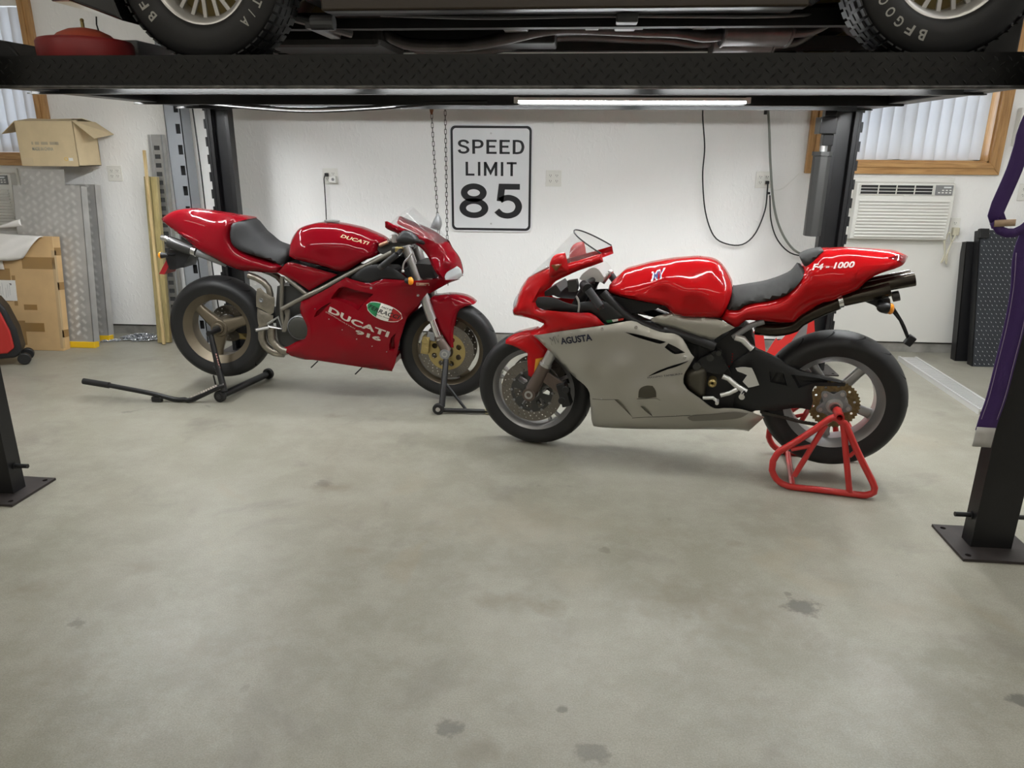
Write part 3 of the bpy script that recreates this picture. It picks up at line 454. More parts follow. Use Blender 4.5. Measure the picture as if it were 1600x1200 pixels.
G['d_cop'] = [(1.043, 0.929, 0.100), (1.092, 0.950, 0.100), (1.109, 0.963, 0.100), (1.145, 0.992, 0.100), (1.119, 0.918, 0.100), (1.170, 0.928, 0.100), (1.239, 0.930, 0.100), (1.135, 0.972, 0.100)]
MV_O, MV_A, DU_O, DU_A = (-0.1018, 3.5971, 0.0), -0.2233, (-2.0521, 4.3100, 0.0), -0.0431
MV_WX, MV_RZ, DU_WX, DU_RZ, DU_FZ = 1.3972, 0.3859, 1.41, 0.4037, 0.3146
# ------------------------------------------------------------------ shared materials
M_RED = mat('red_paint', (0.40, 0.006, 0.008), 0.22, coat=0.42, spec=0.03, coat_rough=0.03)
M_DRED = mat('deep_red_paint', (0.185, 0.003, 0.008), 0.22, coat=0.42, spec=0.03, coat_rough=0.03)
M_BLACK = mat('black_plastic', (0.012, 0.012, 0.013), 0.45)
M_GBLACK = mat('gloss_black_metal', (0.008, 0.008, 0.009), 0.22, coat=0.3)
M_STEEL = mat('black_powder_coat', (0.010, 0.010, 0.011), 0.38, noise=0.3, nscale=8, bump=0.03, bscale=200)
M_RUBBER = mat('tyre_rubber', (0.012, 0.012, 0.0125), 0.52, noise=0.2, nscale=30)
M_CHROME = mat('polished_steel', (0.75, 0.75, 0.76), 0.14, metal=1.0)
M_ALU = mat('cast_aluminium', (0.50, 0.50, 0.49), 0.38, metal=0.9)
M_GREYM = mat('grey_metal', (0.24, 0.245, 0.25), 0.45, metal=0.4)
M_DGREY = mat('dark_grey_metal', (0.06, 0.06, 0.058), 0.42, metal=0.5)
M_WHITE = mat('white_plastic', (0.78, 0.78, 0.74), 0.45)
M_CABLE = mat('black_cable', (0.012, 0.012, 0.012), 0.5)
M_YEL = mat('yellow_plastic', (0.75, 0.47, 0.015), 0.45)
M_AMBER = mat('amber_lens', (0.85, 0.30, 0.015), 0.2, coat=0.6)
M_GOLDM = mat('gold_anodised', (0.42, 0.33, 0.14), 0.38, metal=0.8)
M_GLASS = mat('clear_screen', (0.35, 0.36, 0.36), 0.02, alpha=0.10, spec=0.8)
DW = 5.6223      # back wall plane
# ------------------------------------------------------------------ floor
def floor_material():
    m = bpy.data.materials.new('sealed_concrete'); m.use_nodes = True; nt = m.node_tree; b = nt.nodes['Principled BSDF']
    N = nt.nodes.new; L = nt.links.new
    tc = N('ShaderNodeTexCoord')
    def noise(sc, det=6, rough=0.6, dist=0.0):
        n = N('ShaderNodeTexNoise'); n.inputs['Scale'].default_value = sc; n.inputs['Detail'].default_value = det
        n.inputs['Roughness'].default_value = rough; n.inputs['Distortion'].default_value = dist; L(tc.outputs['Object'], n.inputs['Vector']); return n.outputs['Fac']
    def ramp(f, p0, p1, c0, c1):
        r = N('ShaderNodeValToRGB'); r.color_ramp.elements[0].position = p0; r.color_ramp.elements[1].position = p1
        r.color_ramp.elements[0].color = (*c0, 1); r.color_ramp.elements[1].color = (*c1, 1); L(f, r.inputs['Fac']); return r.outputs['Color']
    def mix(f, a, bb, mode='MIX'):
        x = N('ShaderNodeMix'); x.data_type = 'RGBA'; x.blend_type = mode
        if isinstance(f, float): x.inputs[0].default_value = f
        else: L(f, x.inputs[0])
        for s, k in ((a, 6), (bb, 7)):
            if isinstance(s, tuple): x.inputs[k].default_value = (*s, 1)
            else: L(s, x.inputs[k])
        return x.outputs[2]
    base = ramp(noise(0.9, 5, 0.55), 0.30, 0.72, (0.232, 0.220, 0.174), (0.322, 0.308, 0.250))
    base = mix(ramp(noise(6, 8, 0.7), 0.42, 0.62, (0, 0, 0), (0.55, 0.55, 0.55)), base, (0.362, 0.350, 0.296))
    sp = ramp(noise(210, 3, 0.7), 0.30, 0.66, (0.76, 0.76, 0.76), (1.08, 1.08, 1.08))
    base = mix(1.0, base, sp, 'MULTIPLY')
    # old oil and water stains: patchy, darker, with soft irregular edges
    st = ramp(noise(2.3, 7, 0.62, 0.5), 0.56, 0.70, (0, 0, 0), (0.50, 0.50, 0.50))
    base = mix(st, base, (0.155, 0.14, 0.118))
    st2 = ramp(noise(5.1, 6, 0.5, 0.2), 0.70, 0.75, (0, 0, 0), (0.5, 0.5, 0.5))
    base = mix(st2, base, (0.085, 0.08, 0.072))
    st3 = ramp(noise(1.3, 4, 0.6, 0.9), 0.63, 0.68, (0, 0, 0), (0.22, 0.22, 0.22))
    base = mix(st3, base, (0.29, 0.235, 0.15))
    # individual old spots and spills, each with its own place and ragged edge
    rag = noise(17, 6, 0.65)
    for sx, sy, rx, ry, kd, am in ((0.846, 2.198, 0.055, 0.045, 'd', 0.75), (0.824, 2.272, 0.012, 0.012, 'd', 0.50), (0.605, 2.137, 0.170, 0.130, 'b', 0.42), (0.398, 2.232, 0.140, 0.110, 'b', 0.36), (-0.128, 2.162, 0.120, 0.050, 'b', 0.50), (0.003, 2.127, 0.050, 0.040, 'b', 0.45), (-0.137, 2.717, 0.340, 0.170, 'w', 0.40), (0.092, 2.328, 0.100, 0.080, 'w', 0.35), (1.162, 2.215, 0.090, 0.070, 'w', 0.40), (-0.260, 1.572, 0.035, 0.028, 'd', 0.60), (-0.175, 1.496, 0.060, 0.050, 'b', 0.55), (0.118, 1.517, 0.040, 0.040, 'd', 0.50), (0.040, 1.662, 0.018, 0.014, 'd', 0.60), (1.327, 1.788, 0.030, 0.030, 'd', 0.80), (-0.988, 2.968, 0.090, 0.050, 'b', 0.50), (-1.045, 3.010, 0.040, 0.030, 'd', 0.40), (-1.764, 2.106, 0.080, 0.060, 'b', 0.45), (-1.510, 1.927, 0.030, 0.025, 'd', 0.50), (-1.490, 2.271, 0.060, 0.050, 'b', 0.35), (-1.261, 3.880, 0.060, 0.030, 'b', 0.50), (1.906, 3.757, 0.160, 0.100, 'w', 0.45), (0.205, 2.515, 0.020, 0.020, 'd', 0.35), (-1.032, 1.850, 0.070, 0.050, 'b', 0.30), (-1.406, 1.706, 0.100, 0.070, 'b', 0.30), (0.406, 2.679, 0.100, 0.070, 'b', 0.25), (-0.731, 2.442, 0.050, 0.040, 'b', 0.40), (0.718, 2.603, 0.030, 0.025, 'b', 0.40)):
        mp = N('ShaderNodeMapping'); mp.inputs['Location'].default_value = (-sx/rx, -sy/ry, 0); mp.inputs['Scale'].default_value = (1/rx, 1/ry, 0); L(tc.outputs['Object'], mp.inputs['Vector'])
        ln = N('ShaderNodeVectorMath'); ln.operation = 'LENGTH'; L(mp.outputs['Vector'], ln.inputs[0])
        ad = N('ShaderNodeMath'); ad.operation = 'MULTIPLY_ADD'; ad.inputs[1].default_value = 3.2; L(rag, ad.inputs[0]); L(ln.outputs['Value'], ad.inputs[2])
        p0, p1 = (2.30, 2.75) if kd == 'd' else (1.7, 3.0)
        mr = N('ShaderNodeMapRange'); mr.inputs['From Min'].default_value = p0; mr.inputs['From Max'].default_value = p1; mr.inputs['To Min'].default_value = am; mr.inputs['To Max'].default_value = 0.0; L(ad.outputs['Value'], mr.inputs['Value'])
        base = mix(mr.outputs['Result'], base, {'d': (0.085, 0.078, 0.065), 'b': (0.175, 0.150, 0.105), 'w': (0.30, 0.265, 0.20)}[kd])
    L(base, b.inputs['Base Color'])
    rr = N('ShaderNodeMapRange'); rr.inputs['To Min'].default_value = 0.26; rr.inputs['To Max'].default_value = 0.52; L(noise(3.0, 5), rr.inputs['Value']); L(rr.outputs['Result'], b.inputs['Roughness'])
    bp = N('ShaderNodeBump'); bp.inputs['Strength'].default_value = 0.12; bp.inputs['Distance'].default_value = 0.004
    L(noise(70, 5), bp.inputs['Height']); L(bp.outputs['Normal'], b.inputs['Normal'])
    b.inputs['Specular IOR Level'].default_value = 0.45
    return m
X0, X1, Y0, Y1, ZC = -5.6, 4.5, -3.4, DW, 3.5
struct(MB().span((X0-.2, Y0-.2, -0.1), (X1+.2, Y1+.25, 0)).build('floor', floor_material()))
# ------------------------------------------------------------------ walls
def wall_material(name, col, bump=0.35):
    m = bpy.data.materials.new(name); m.use_nodes = True; nt = m.node_tree; b = nt.nodes['Principled BSDF']
    b.inputs['Roughness'].default_value = 0.5
    tc = nt.nodes.new('ShaderNodeTexCoord'); n = nt.nodes.new('ShaderNodeTexNoise'); n.inputs['Scale'].default_value = 26; n.inputs['Detail'].default_value = 5; n.inputs['Distortion'].default_value = 0.6
    mp = nt.nodes.new('ShaderNodeMapping'); mp.inputs['Scale'].default_value = (1.5, 1.5, 0.75)
    nt.links.new(tc.outputs['Object'], mp.inputs['Vector']); nt.links.new(mp.outputs['Vector'], n.inputs['Vector'])
    r = nt.nodes.new('ShaderNodeValToRGB'); r.color_ramp.elements[0].position = 0.5; r.color_ramp.elements[1].position = 0.68; nt.links.new(n.outputs['Fac'], r.inputs['Fac'])
    bp = nt.nodes.new('ShaderNodeBump'); bp.inputs['Strength'].default_value = bump; bp.inputs['Distance'].default_value = 0.0035
    nt.links.new(r.outputs['Color'], bp.inputs['Height']); nt.links.new(bp.outputs['Normal'], b.inputs['Normal'])
    n2 = nt.nodes.new('ShaderNodeTexNoise'); n2.inputs['Scale'].default_value = 1.6; n2.inputs['Detail'].default_value = 4; nt.links.new(tc.outputs['Object'], n2.inputs['Vector'])
    r2 = nt.nodes.new('ShaderNodeValToRGB'); r2.color_ramp.elements[0].color = (*[c*0.94 for c in col], 1); r2.color_ramp.elements[1].color = (*col, 1)
    nt.links.new(n2.outputs['Fac'], r2.inputs['Fac']); nt.links.new(r2.outputs['Color'], b.inputs['Base Color'])
    return m
M_WALL = wall_material('white_textured_wall', (0.86, 0.855, 0.835))
M_CEIL = mat('white_ceiling', (0.72, 0.71, 0.68), 0.7)
ZB = 0.081
WL = (-5.2, -3.895, 1.388, 2.46); WR = (1.815, 2.985, 1.388, 2.46)   # window openings x0 x1 z0 z1
mb = MB(); T = 0.16
for a, b_ in ((X0, WL[0]), (WL[1], WR[0]), (WR[1], X1)): mb.span((a, DW, ZB), (b_, DW+T, ZC))
for w in (WL, WR): mb.span((w[0], DW, ZB), (w[1], DW+T, w[2])); mb.span((w[0], DW, w[3]), (w[1], DW+T, ZC))
struct(mb.build('wall_back', M_WALL))
M_CURB = mat('stained_concrete', (0.33, 0.32, 0.29), 0.8, noise=0.55, nscale=7, bump=0.3, bscale=60)
struct(MB().span((X0, DW+0.012, 0), (X1, DW+T, ZB-0.012)).build('baseboard_back', M_CURB))
struct(MB().span((X0, DW+0.03, ZB-0.012), (X1, DW+T, ZB)).build('gap_shade_strip', mat('shadow_gap', (0.02, 0.02, 0.02), 0.8)))  # black strip paints the shade in the gap under the wall panel
struct(MB().span((X0-.15, Y0, 0), (X0, Y1+T, ZC)).build('wall_left', M_WALL))
struct(MB().span((X1, Y0, 0), (X1+.15, Y1+T, ZC)).build('wall_right', M_WALL))
struct(MB().span((X0-.15, Y0-.15, 0), (X1+.15, Y0, ZC)).build('wall_front', M_WALL))
struct(MB().span((X0-.15, Y0-.15, ZC), (X1+.15, Y1+T, ZC+.12)).build('ceiling', M_CEIL))
# ------------------------------------------------------------------ windows: oak casing, glass, vertical blind slats
def wood(name, c1, c2, sc=(3, 40, 40)):
    m = bpy.data.materials.new(name); m.use_nodes = True; nt = m.node_tree; b = nt.nodes['Principled BSDF']; b.inputs['Roughness'].default_value = 0.38; b.inputs['Coat Weight'].default_value = 0.2
    tc = nt.nodes.new('ShaderNodeTexCoord'); mp = nt.nodes.new('ShaderNodeMapping'); mp.inputs['Scale'].default_value = sc
    n = nt.nodes.new('ShaderNodeTexNoise'); n.inputs['Scale'].default_value = 1.6; n.inputs['Detail'].default_value = 7; n.inputs['Distortion'].default_value = 0.8
    r = nt.nodes.new('ShaderNodeValToRGB'); r.color_ramp.elements[0].position = 0.35; r.color_ramp.elements[1].position = 0.65
    r.color_ramp.elements[0].color = (*c2, 1); r.color_ramp.elements[1].color = (*c1, 1)
    for a, c in ((tc.outputs['Object'], mp.inputs['Vector']), (mp.outputs['Vector'], n.inputs['Vector']), (n.outputs['Fac'], r.inputs['Fac']), (r.outputs['Color'], b.inputs['Base Color'])): nt.links.new(a, c)
    return m
M_OAKH = wood('oak_trim', (0.52, 0.30, 0.115), (0.36, 0.185, 0.065)); M_OAKV = wood('oak_trim_upright', (0.50, 0.285, 0.11), (0.34, 0.175, 0.06), (40, 40, 3))
M_BLIND = mat('white_blind_slat', (0.80, 0.80, 0.80), 0.5)
def _blind_translucent(m):
    nt = m.node_tree; b = nt.nodes['Principled BSDF']; t = nt.nodes.new('ShaderNodeBsdfTranslucent'); t.inputs['Color'].default_value = (0.8, 0.82, 0.85, 1)
    mx = nt.nodes.new('ShaderNodeMixShader'); mx.inputs[0].default_value = 0.35
    out = nt.nodes['Material Output']; nt.links.new(b.outputs[0], mx.inputs[1]); nt.links.new(t.outputs[0], mx.inputs[2]); nt.links.new(mx.outputs[0], out.inputs['Surface'])
_blind_translucent(M_BLIND)
M_PANE = mat('window_pane', (0.9, 0.95, 0.96), 0.02, alpha=0.15)
def window(n, w):
    x0, x1, z0, z1 = w; tw = 0.082; d = 0.03
    root = struct(empty('window_%d' % n, ((x0+x1)/2, DW, z0-tw))); ox, oz = (x0+x1)/2, z0-tw
    def P(a): return (a[0]-ox, a[1]-DW, a[2]-oz)
    # mitred casing with a stepped profile: outer flat board + raised inner bead
    for nm, (a, b_, c, e), m in (('casing_board', ((x0-tw, z0-tw), (x1+tw, z0-tw), (x1, z0), (x0, z0)), M_OAKH), ('casing_board', ((x1+tw, z0-tw), (x1+tw, z1+tw), (x1, z1), (x1, z0)), M_OAKV),
                                 ('casing_board', ((x1+tw, z1+tw), (x0-tw, z1+tw), (x0, z1), (x1, z1)), M_OAKH), ('casing_board', ((x0-tw, z1+tw), (x0-tw, z0-tw), (x0, z0), (x0, z1)), M_OAKV)):
        q = MB(); poly = [(p[0]-ox, p[1]-oz) for p in (a, b_, c, e)]; q.prism(poly, -d, 0.001)
        inner = [(poly[i][0]*.45+poly[3-i][0]*.55, poly[i][1]*.45+poly[3-i][1]*.55) for i in (0, 1)]
        q.prism([inner[0], inner[1], poly[2], poly[3]], -d-0.012, -d+0.002)
        q.build(nm, m, root, bevel=0.003)
    j = 0.012
    for a, b_, m in (((x0, DW-.02, z0), (x0+j, DW+.14, z1), M_OAKV), ((x1-j, DW-.02, z0), (x1, DW+.14, z1), M_OAKV), ((x0, DW-.02, z0), (x1, DW+.14, z0+j), M_OAKH), ((x0, DW-.02, z1-j), (x1, DW+.14, z1), M_OAKH)):
        MB().span(P(a), P(b_)).build('jamb', m, root)
    vf = MB(); xm = (x0+x1)/2
    for a, b_ in (((x0+j, z0+j), (x0+.05, z1-j)), ((x1-.05, z0+j), (x1-j, z1-j)), ((xm-.03, z0+j), (xm+.03, z1-j)), ((x0+j, z0+j), (x1-j, z0+.05)), ((x0+j, z1-.05), (x1-j, z1-j))):
        vf.span(P((a[0], DW+.09, a[1])), P((b_[0], DW+.125, b_[1])))
    vf.build('sash', M_WHITE, root)
    for a, b_ in ((x0+.05, xm-.03), (xm+.03, x1-.05)): MB().span(P((a, DW+.105, z0+.05)), P((b_, DW+.109, z1-.05))).build('pane', M_PANE, root)
    MB().span(P((x0+j, DW+.0, z1-.055)), P((x1-j, DW+.045, z1-j))).build('head_rail', M_WHITE, root)
    # curved slats, overlapping like a louvre
    s = MB(); wv = 0.089; rr = []
    for k in range(7):
        t = -1+2*k/6; rr.append((wv/2*t, 0.010*(1-t*t)))
    pts = [(x, y) for x, y in rr]+[(x, y-0.0012) for x, y in reversed(rr)]
    s.prism([(x, y) for x, y in pts], z0+.018-oz, z1-.06-oz, 'xy')
    first = None; x = x0+j+.035; k = 0
    while x < x1-j-0.02:
        rot = (0, 0, radians((-15 if n == 2 else 15)+random.uniform(-4, 4)))
        if first is None:
            first = s.build('blind_slat', M_BLIND, root, smooth=40); first.location = (x-ox, 0.022, 0); first.rotation_euler = rot
        else: inst(first, root, (x-ox, 0.022, 0), rot)
        x += 0.0795; k += 1
    return root
window(1, WL); window(2, WR)
# ------------------------------------------------------------------ ceiling lamps
M_LAMP = mat('lit_led_diffuser', (1.0, 0.95, 0.865), 0.4, emit=CEIL_EMIT); M_LAMP2 = mat('added_lamp_diffuser', (0.97, 0.985, 1.0), 0.4, emit=CEIL_EMIT)
def batten(x, y, L, lab, grp):
    r = empty('ceiling_light', (x, y, ZC-.09)); tag(r, lab, 'ceiling light', grp)
    MB().span((-L/2, -.07, .05), (L/2, .07, .09)).build('housing', M_WHITE, r, bevel=.006)
    MB().span((-L/2+.03, -.055, .02), (L/2-.03, .055, .05)).build('diffuser', M_LAMP2 if grp and 'side' in grp else M_LAMP, r, bevel=.01)
for x, y, w_ in ((3.3, 2.4, 'right of the lift, nearer the camera'), (3.3, 4.2, 'right of the lift, nearer the window')):  # added lamps out of view, to brighten the right part of the wall
    batten(x, y, 1.9, 'added out-of-view LED batten light on the ceiling '+w_, 'side rows of ceiling lights')
for x, w_ in ((-3.6, 'left'), (-0.6, 'middle'), (2.4, 'right')):
    batten(x, -1.5, 2.3, 'white LED batten light, %s one of the row nearest the front wall' % w_, 'front row of ceiling lights')
    batten(x, 1.1, 2.3, 'white LED batten light, %s one of the row just before the car lift' % w_, 'middle row of ceiling lights')
# ------------------------------------------------------------------ four-post lift
LIFT_O = Vector((-0.3645, 2.7045, 0)); LIFT_A = -0.0361
lift = empty('four_post_lift', LIFT_O, LIFT_A); tag(lift, 'black four-post car lift raised above the two motorcycles', 'car lift')
HU, PW, PD, VR = 1.981, 0.150, 0.075, 2.40     # inner half length, post width, post depth, rear post front v
def cpost(flip):
    # C channel with lips, open towards the lift centre line; profile (u, v)
    t = .007; w, d, l = PW, PD, .028
    p = [(0, 0), (w, 0), (w, d), (w-l, d), (w-l, d-t), (w-t, d-t), (w-t, t), (t, t), (t, d-t), (l, d-t), (l, d), (0, d)]
    return p
HPOST = 2.35
def add_post(u0, v0, sv, su):
    poly = [(u0+su*a, v0+sv*b) for a, b in cpost(0)]
    o = MB().prism(poly, 0.008, HPOST, 'xy').build('post', M_STEEL, lift, bevel=.002)
    # slotted safety ladder inside the channel
    lad = MB(); uu = u0+su*(PW-0.004)
    lad.span((uu, v0+sv*(PD-.004), .25), (uu+su*.016, v0+sv*(PD+.006), HPOST-.05)); z = .3
    while z < HPOST-.1: lad.span((uu+su*.014, v0+sv*(PD-.008), z), (uu+su*.026, v0+sv*(PD+.012), z+.062)); z += .1155
    if sv < 0: lad.build('safety_ladder', M_STEEL, lift)
    # base plate with bolt holes
    pc = (u0+su*PW/2, v0+sv*PD/2); hx, hy = .145, .135
    out = [(pc[0]+a*hx, pc[1]+b*hy) for a, b in ((-1, -1), (1, -1), (1, 1), (-1, 1))]
    V = [Vector(p) for p in out]; E_ = [(i, (i+1) % 4) for i in range(4)]; holes = []
    for a in (-1, 1):
        for b in (-1, 1):
            h = [(pc[0]+a*(hx-.03)+.011*cos(2*pi*k/14), pc[1]+b*(hy-.03)+.011*sin(2*pi*k/14)) for k in range(14)]
            holes.append(h); o_ = len(V); V += [Vector(p) for p in h]; E_ += [(o_+i, o_+(i+1) % 14) for i in range(14)]
    r = geometry.delaunay_2d_cdt(V, E_, [], 0, 1e-6); vs = r[0]
    fs = [f for f in r[2] if not any(inside((sum(vs[i].x for i in f)/len(f), sum(vs[i].y for i in f)/len(f)), h) for h in holes)]
    mb = MB(); n = len(vs); mb.v = [(v.x, v.y, .0005) for v in vs]+[(v.x, v.y, .011) for v in vs]
    mb.f = [tuple(f) for f in fs]+[tuple(i+n for i in f) for f in fs]
    for loop in [out]+holes:
        idx = [min(range(n), key=lambda k: (vs[k].x-p[0])**2+(vs[k].y-p[1])**2) for p in loop]
        mb.f += [(idx[i], idx[(i+1) % len(idx)], idx[(i+1) % len(idx)]+n, idx[i]+n) for i in range(len(idx))]
    mb.build('base_plate', mat('bare_black_plate', (0.055, 0.047, 0.046), 0.45, metal=.3, noise=.4, nscale=9), lift)
    hb = MB()
    for h in holes:
        c = (sum(p[0] for p in h)/14, sum(p[1] for p in h)/14); hb.cyl((c[0], c[1], .0006), (c[0], c[1], .002), .0108, n=14)
    hb.build('hole_shade_disc', mat('hole_shadow', (0.006, 0.006, 0.006), .9), lift)  # black discs give the holes their shade by colour
    # stub pins on the sides
    for s_, zz in ((-1, .128), (1, .128)):
        uu = u0 if s_ == -1 else u0+su*PW
        pn = MB().cyl((uu, v0+sv*PD*.5, zz), (uu+s_*su*.062, v0+sv*PD*.5, zz), .0095, n=12).cyl((uu, v0+sv*PD*.5, zz), (uu+s_*su*.006, v0+sv*PD*.5, zz), .016, n=12)
        pn.build('stub_pin', M_STEEL, lift, smooth=40)
add_post(HU, 0, 1, 1); add_post(-HU, 0, 1, -1); add_post(HU, VR+PD, -1, 1); add_post(-HU, VR+PD, -1, -1)
for s_ in (-1, 1):
    MB().span((s_*HU, .02, 1.692), (s_*(HU+.105), VR+.055, 1.80)).build('crossbeam', M_STEEL, lift, bevel=.004)
ZR = 1.700; ZT = 1.772
M_LUG = mat('worn_black_tread', (0.006, 0.006, 0.0055), 0.30, noise=.3, nscale=30)
def runway(v0, v1, u0, u1, lipsign):
    # folded tread-plate channel: deck, two side skirts with return flanges
    t = .006; prof = [(v0, ZR-.018), (v0+.035, ZR-.018), (v0+.035, ZR-.012), (v0+t, ZR-.012), (v0+t, ZT), (v1-t, ZT), (v1-t, ZR-.012), (v1-.035, ZR-.012), (v1-.035, ZR-.018), (v1, ZR-.018), (v1, ZT+.022), (v1-t, ZT+.022), (v1-t, ZT+t), (v0+t, ZT+t), (v0+t, ZT+.022), (v0, ZT+.022)]
    mb = MB(); mb.prism(prof, u0, u1, 'yz')
    o = mb.build('runway', M_LUG, lift)
    for k in range(6):       # cross stiffeners under the deck
        u = u0+.35+(u1-u0-.7)*k/5
        MB().span((u-.025, v0+t, ZT-.014), (u+.025, v1-t, ZT)).build('deck_stiffener', M_STEEL, lift)
    return o
RN = (0.262, 0.742); RF = (1.545, 2.025)
runway(*RN, -2.12, 2.06, -1); runway(*RF, -2.12, 2.06, 1)
# raised lens-shaped lugs of the tread plate on the outward skirt and decks
lug = MB()
def add_lug(p, a, b, n, L=.026, W=.0075, h=.0022):
    p, a, b, n = Vector(p), Vector(a), Vector(b), Vector(n)
    pts = [p+a*L/2, p+b*W/2, p-a*L/2, p-b*W/2]; q = [p+a*L*.3+n*h, p+b*W*.2+n*h, p-a*L*.3+n*h, p-b*W*.2+n*h]
    lug.add(pts+q, [(0, 1, 5, 4), (1, 2, 6, 5), (2, 3, 7, 6), (3, 0, 4, 7), (4, 5, 6, 7)])
for row, z in enumerate((1.697, 1.716, 1.735, 1.754, 1.773)):
    for k in range(100):
        u = -2.10+k*.0455+(0.0228 if row % 2 else 0)
        if u > 2.04: continue
        a = Vector((1, 0, -1 if row % 2 == 0 else 1)).normalized(); b = Vector((a.z, 0, -a.x))
        add_lug((u, RN[0], z), a, b, (0, -1, 0))
ol = lug.build('tread_lugs', M_LUG, lift); ol['kind'] = 'stuff'
# bright worn lower flange on the near runway
MB().span((-2.12, RN[0]-.012, ZR-.026), (2.04, RN[0]+.02, ZR-.0185)).build('guide_rail', mat('scuffed_rail', (0.16, 0.155, 0.15), 0.34, metal=.5, noise=.85, nscale=16), lift)
MB().cyl((-2.12, RN[0]-.010, ZR-.021), (2.04, RN[0]-.010, ZR-.021), .0065, n=8).build('rail_edge', mat('scuffed_rail', (0, 0, 0)), lift, smooth=60)
# LED strip lights fixed under the runways
M_STRIP = mat('lit_led_strip', (0.97, 0.995, 1.0), 0.4, emit=STRIP_EMIT); M_STRIP2 = mat('added_led_strip_side', (0.97, 0.99, 1.0), 0.4, emit=STRIP_EMIT*2.4)
def strip(u0, u1, v, z, lab, along_v=None):
    r = empty('led_strip_light', (0, 0, 0)); r.matrix_world = Matrix.Translation(LIFT_O) @ Matrix.Rotation(LIFT_A, 4, 'Z') @ (Matrix.Translation(((u0+u1)/2, v, z)) if along_v is None else Matrix.Translation((along_v, (u0+u1)/2, z)) @ Matrix.Rotation(pi/2, 4, 'Z'))
    tag(r, lab, 'strip light', 'strip lights under the lift runways'); L = u1-u0
    MB().span((-L/2, -.018, 0), (L/2, .018, .016)).build('channel', M_WHITE, r)
    MB().span((-L/2+.01, -.013, -.010), (L/2-.01, .013, 0)).build('diffuser', M_STRIP if along_v is None else M_STRIP2, r)
    MB().span((-L/2-.012, -.02, -.012), (-L/2+.012, .02, .018)).span((L/2-.012, -.02, -.012), (L/2+.012, .02, .018)).build('end_cap', M_WHITE, r)
for a_, b_, w_ in ((-1.80, -.62, 'left'), (-.52, .66, 'middle'), (.76, 1.90, 'right')):
    strip(a_, b_, RF[0]+.062, ZR+.006, 'thin white LED strip light under the far runway, %s of three' % w_)
for a_, b_, w_ in ((-1.80, -.62, 'left'), (-.52, .66, 'middle'), (.76, 1.90, 'right')):
    strip(a_, b_, (RN[0]+RN[1])/2+.05, ZT-.034, 'thin white LED strip light under the deck of the near runway, %s of three' % w_)
strip(.06, 1.27, RF[0]-.022, ZR+.003, 'thin white LED strip light glowing along the inner edge of the far runway')
for s_, w_ in ((-1, 'left'), (1, 'right')):  # added strips out of view, to brighten the wall's ends and left corner
    for a_, b_, q_ in ((.25, 1.20, 'near'), (1.30, 2.25, 'far')):
        strip(a_, b_, 0, ZR+.014, 'added thin LED strip light on the outer face of the %s crossbeam, %s half' % (w_, q_), along_v=s_*(HU+.127))
# hydraulic power unit on the rear right post
LT = Matrix.Translation(LIFT_O) @ Matrix.Rotation(LIFT_A, 4, 'Z')
hp = MB(); oc = [(.055*cos(pi/8+pi/4*k), .055*sin(pi/8+pi/4*k)) for k in range(8)]
u_ = HU-.055; v_ = VR-.02
o = MB().prism([(u_+a, v_+b) for a, b in oc], .93, 1.43, 'xy').build('oil_tank', M_DGREY, lift, bevel=.004)
MB().prism([(u_+a*1.12, v_+b*1.12) for a, b in oc], 1.43, 1.455, 'xy').build('tank_lid', M_DGREY, lift)
pm = MB().span((u_-.05, v_-.06, 1.56), (u_+.05, v_+.06, 1.66)).span((u_-.02, v_-.03, 1.66), (u_+.05, v_+.04, 1.70)).span((u_-.015, v_-.03, 1.49), (u_+.05, v_+.03, 1.56))
pm.build('pump_block', M_GBLACK, lift, bevel=.004)
MB().cyl((u_, v_, 1.455), (u_, v_, 1.49), .02, n=12).build('filler_cap', M_ALU, lift, smooth=40)
def cable(name, pts, r, m, parent=None, step=.03):
    return MB().tube(catmull([tuple(p) for p in pts], False, step, corner=200), r, 7).build(name, m, parent, smooth=60)
# hydraulic and light cables slung beneath the runway
cable('slung_cable', [(-1.95, 1.60, 1.715), (-1.6, 1.58, 1.690), (-1.2, 1.57, 1.665), (-.8, 1.56, 1.672), (-.45, 1.55, 1.695), (-.1, 1.54, 1.70)], .006, M_CABLE, lift)
cable('slung_cable', [(-1.95, 1.64, 1.71), (-1.55, 1.63, 1.672), (-1.15, 1.62, 1.648), (-.75, 1.60, 1.662), (-.35, 1.57, 1.69), (0, 1.55, 1.70)], .006, M_CABLE, lift)
# ------------------------------------------------------------------ the car standing on the lift
ZK = ZT+.0062
car = empty('classic_car'); car.matrix_world = LT @ Matrix.Translation((0.3, 1.19, ZK)); tag(car, 'black classic car with white-lettered tyres parked up on the lift', 'car')
def CP(p): return (p[0]-.3, p[1]-1.19, p[2]-ZK)
M_CARB = mat('black_car_paint', (0.008, 0.008, 0.009), 0.25, coat=1.0)
M_UNDER = mat('underbody_black', (0.012, 0.011, 0.011), 0.6, noise=.5, nscale=14)
M_EXH = mat('aluminised_exhaust', (0.11, 0.10, 0.10), 0.40, metal=.85, noise=.35, nscale=12)
M_RIMS = mat('silver_wheel', (0.50, 0.49, 0.47), 0.34, metal=.75)
M_RIMG = mat('gold_wheel_centre', (0.20, 0.15, 0.06), 0.4, metal=.6)
M_LETT = mat('tyre_white_letter', (0.36, 0.35, 0.32), .6)
CR, CW = .335, .232
WU = (-1.065, 1.705); WV = (.352, 2.058-.232)
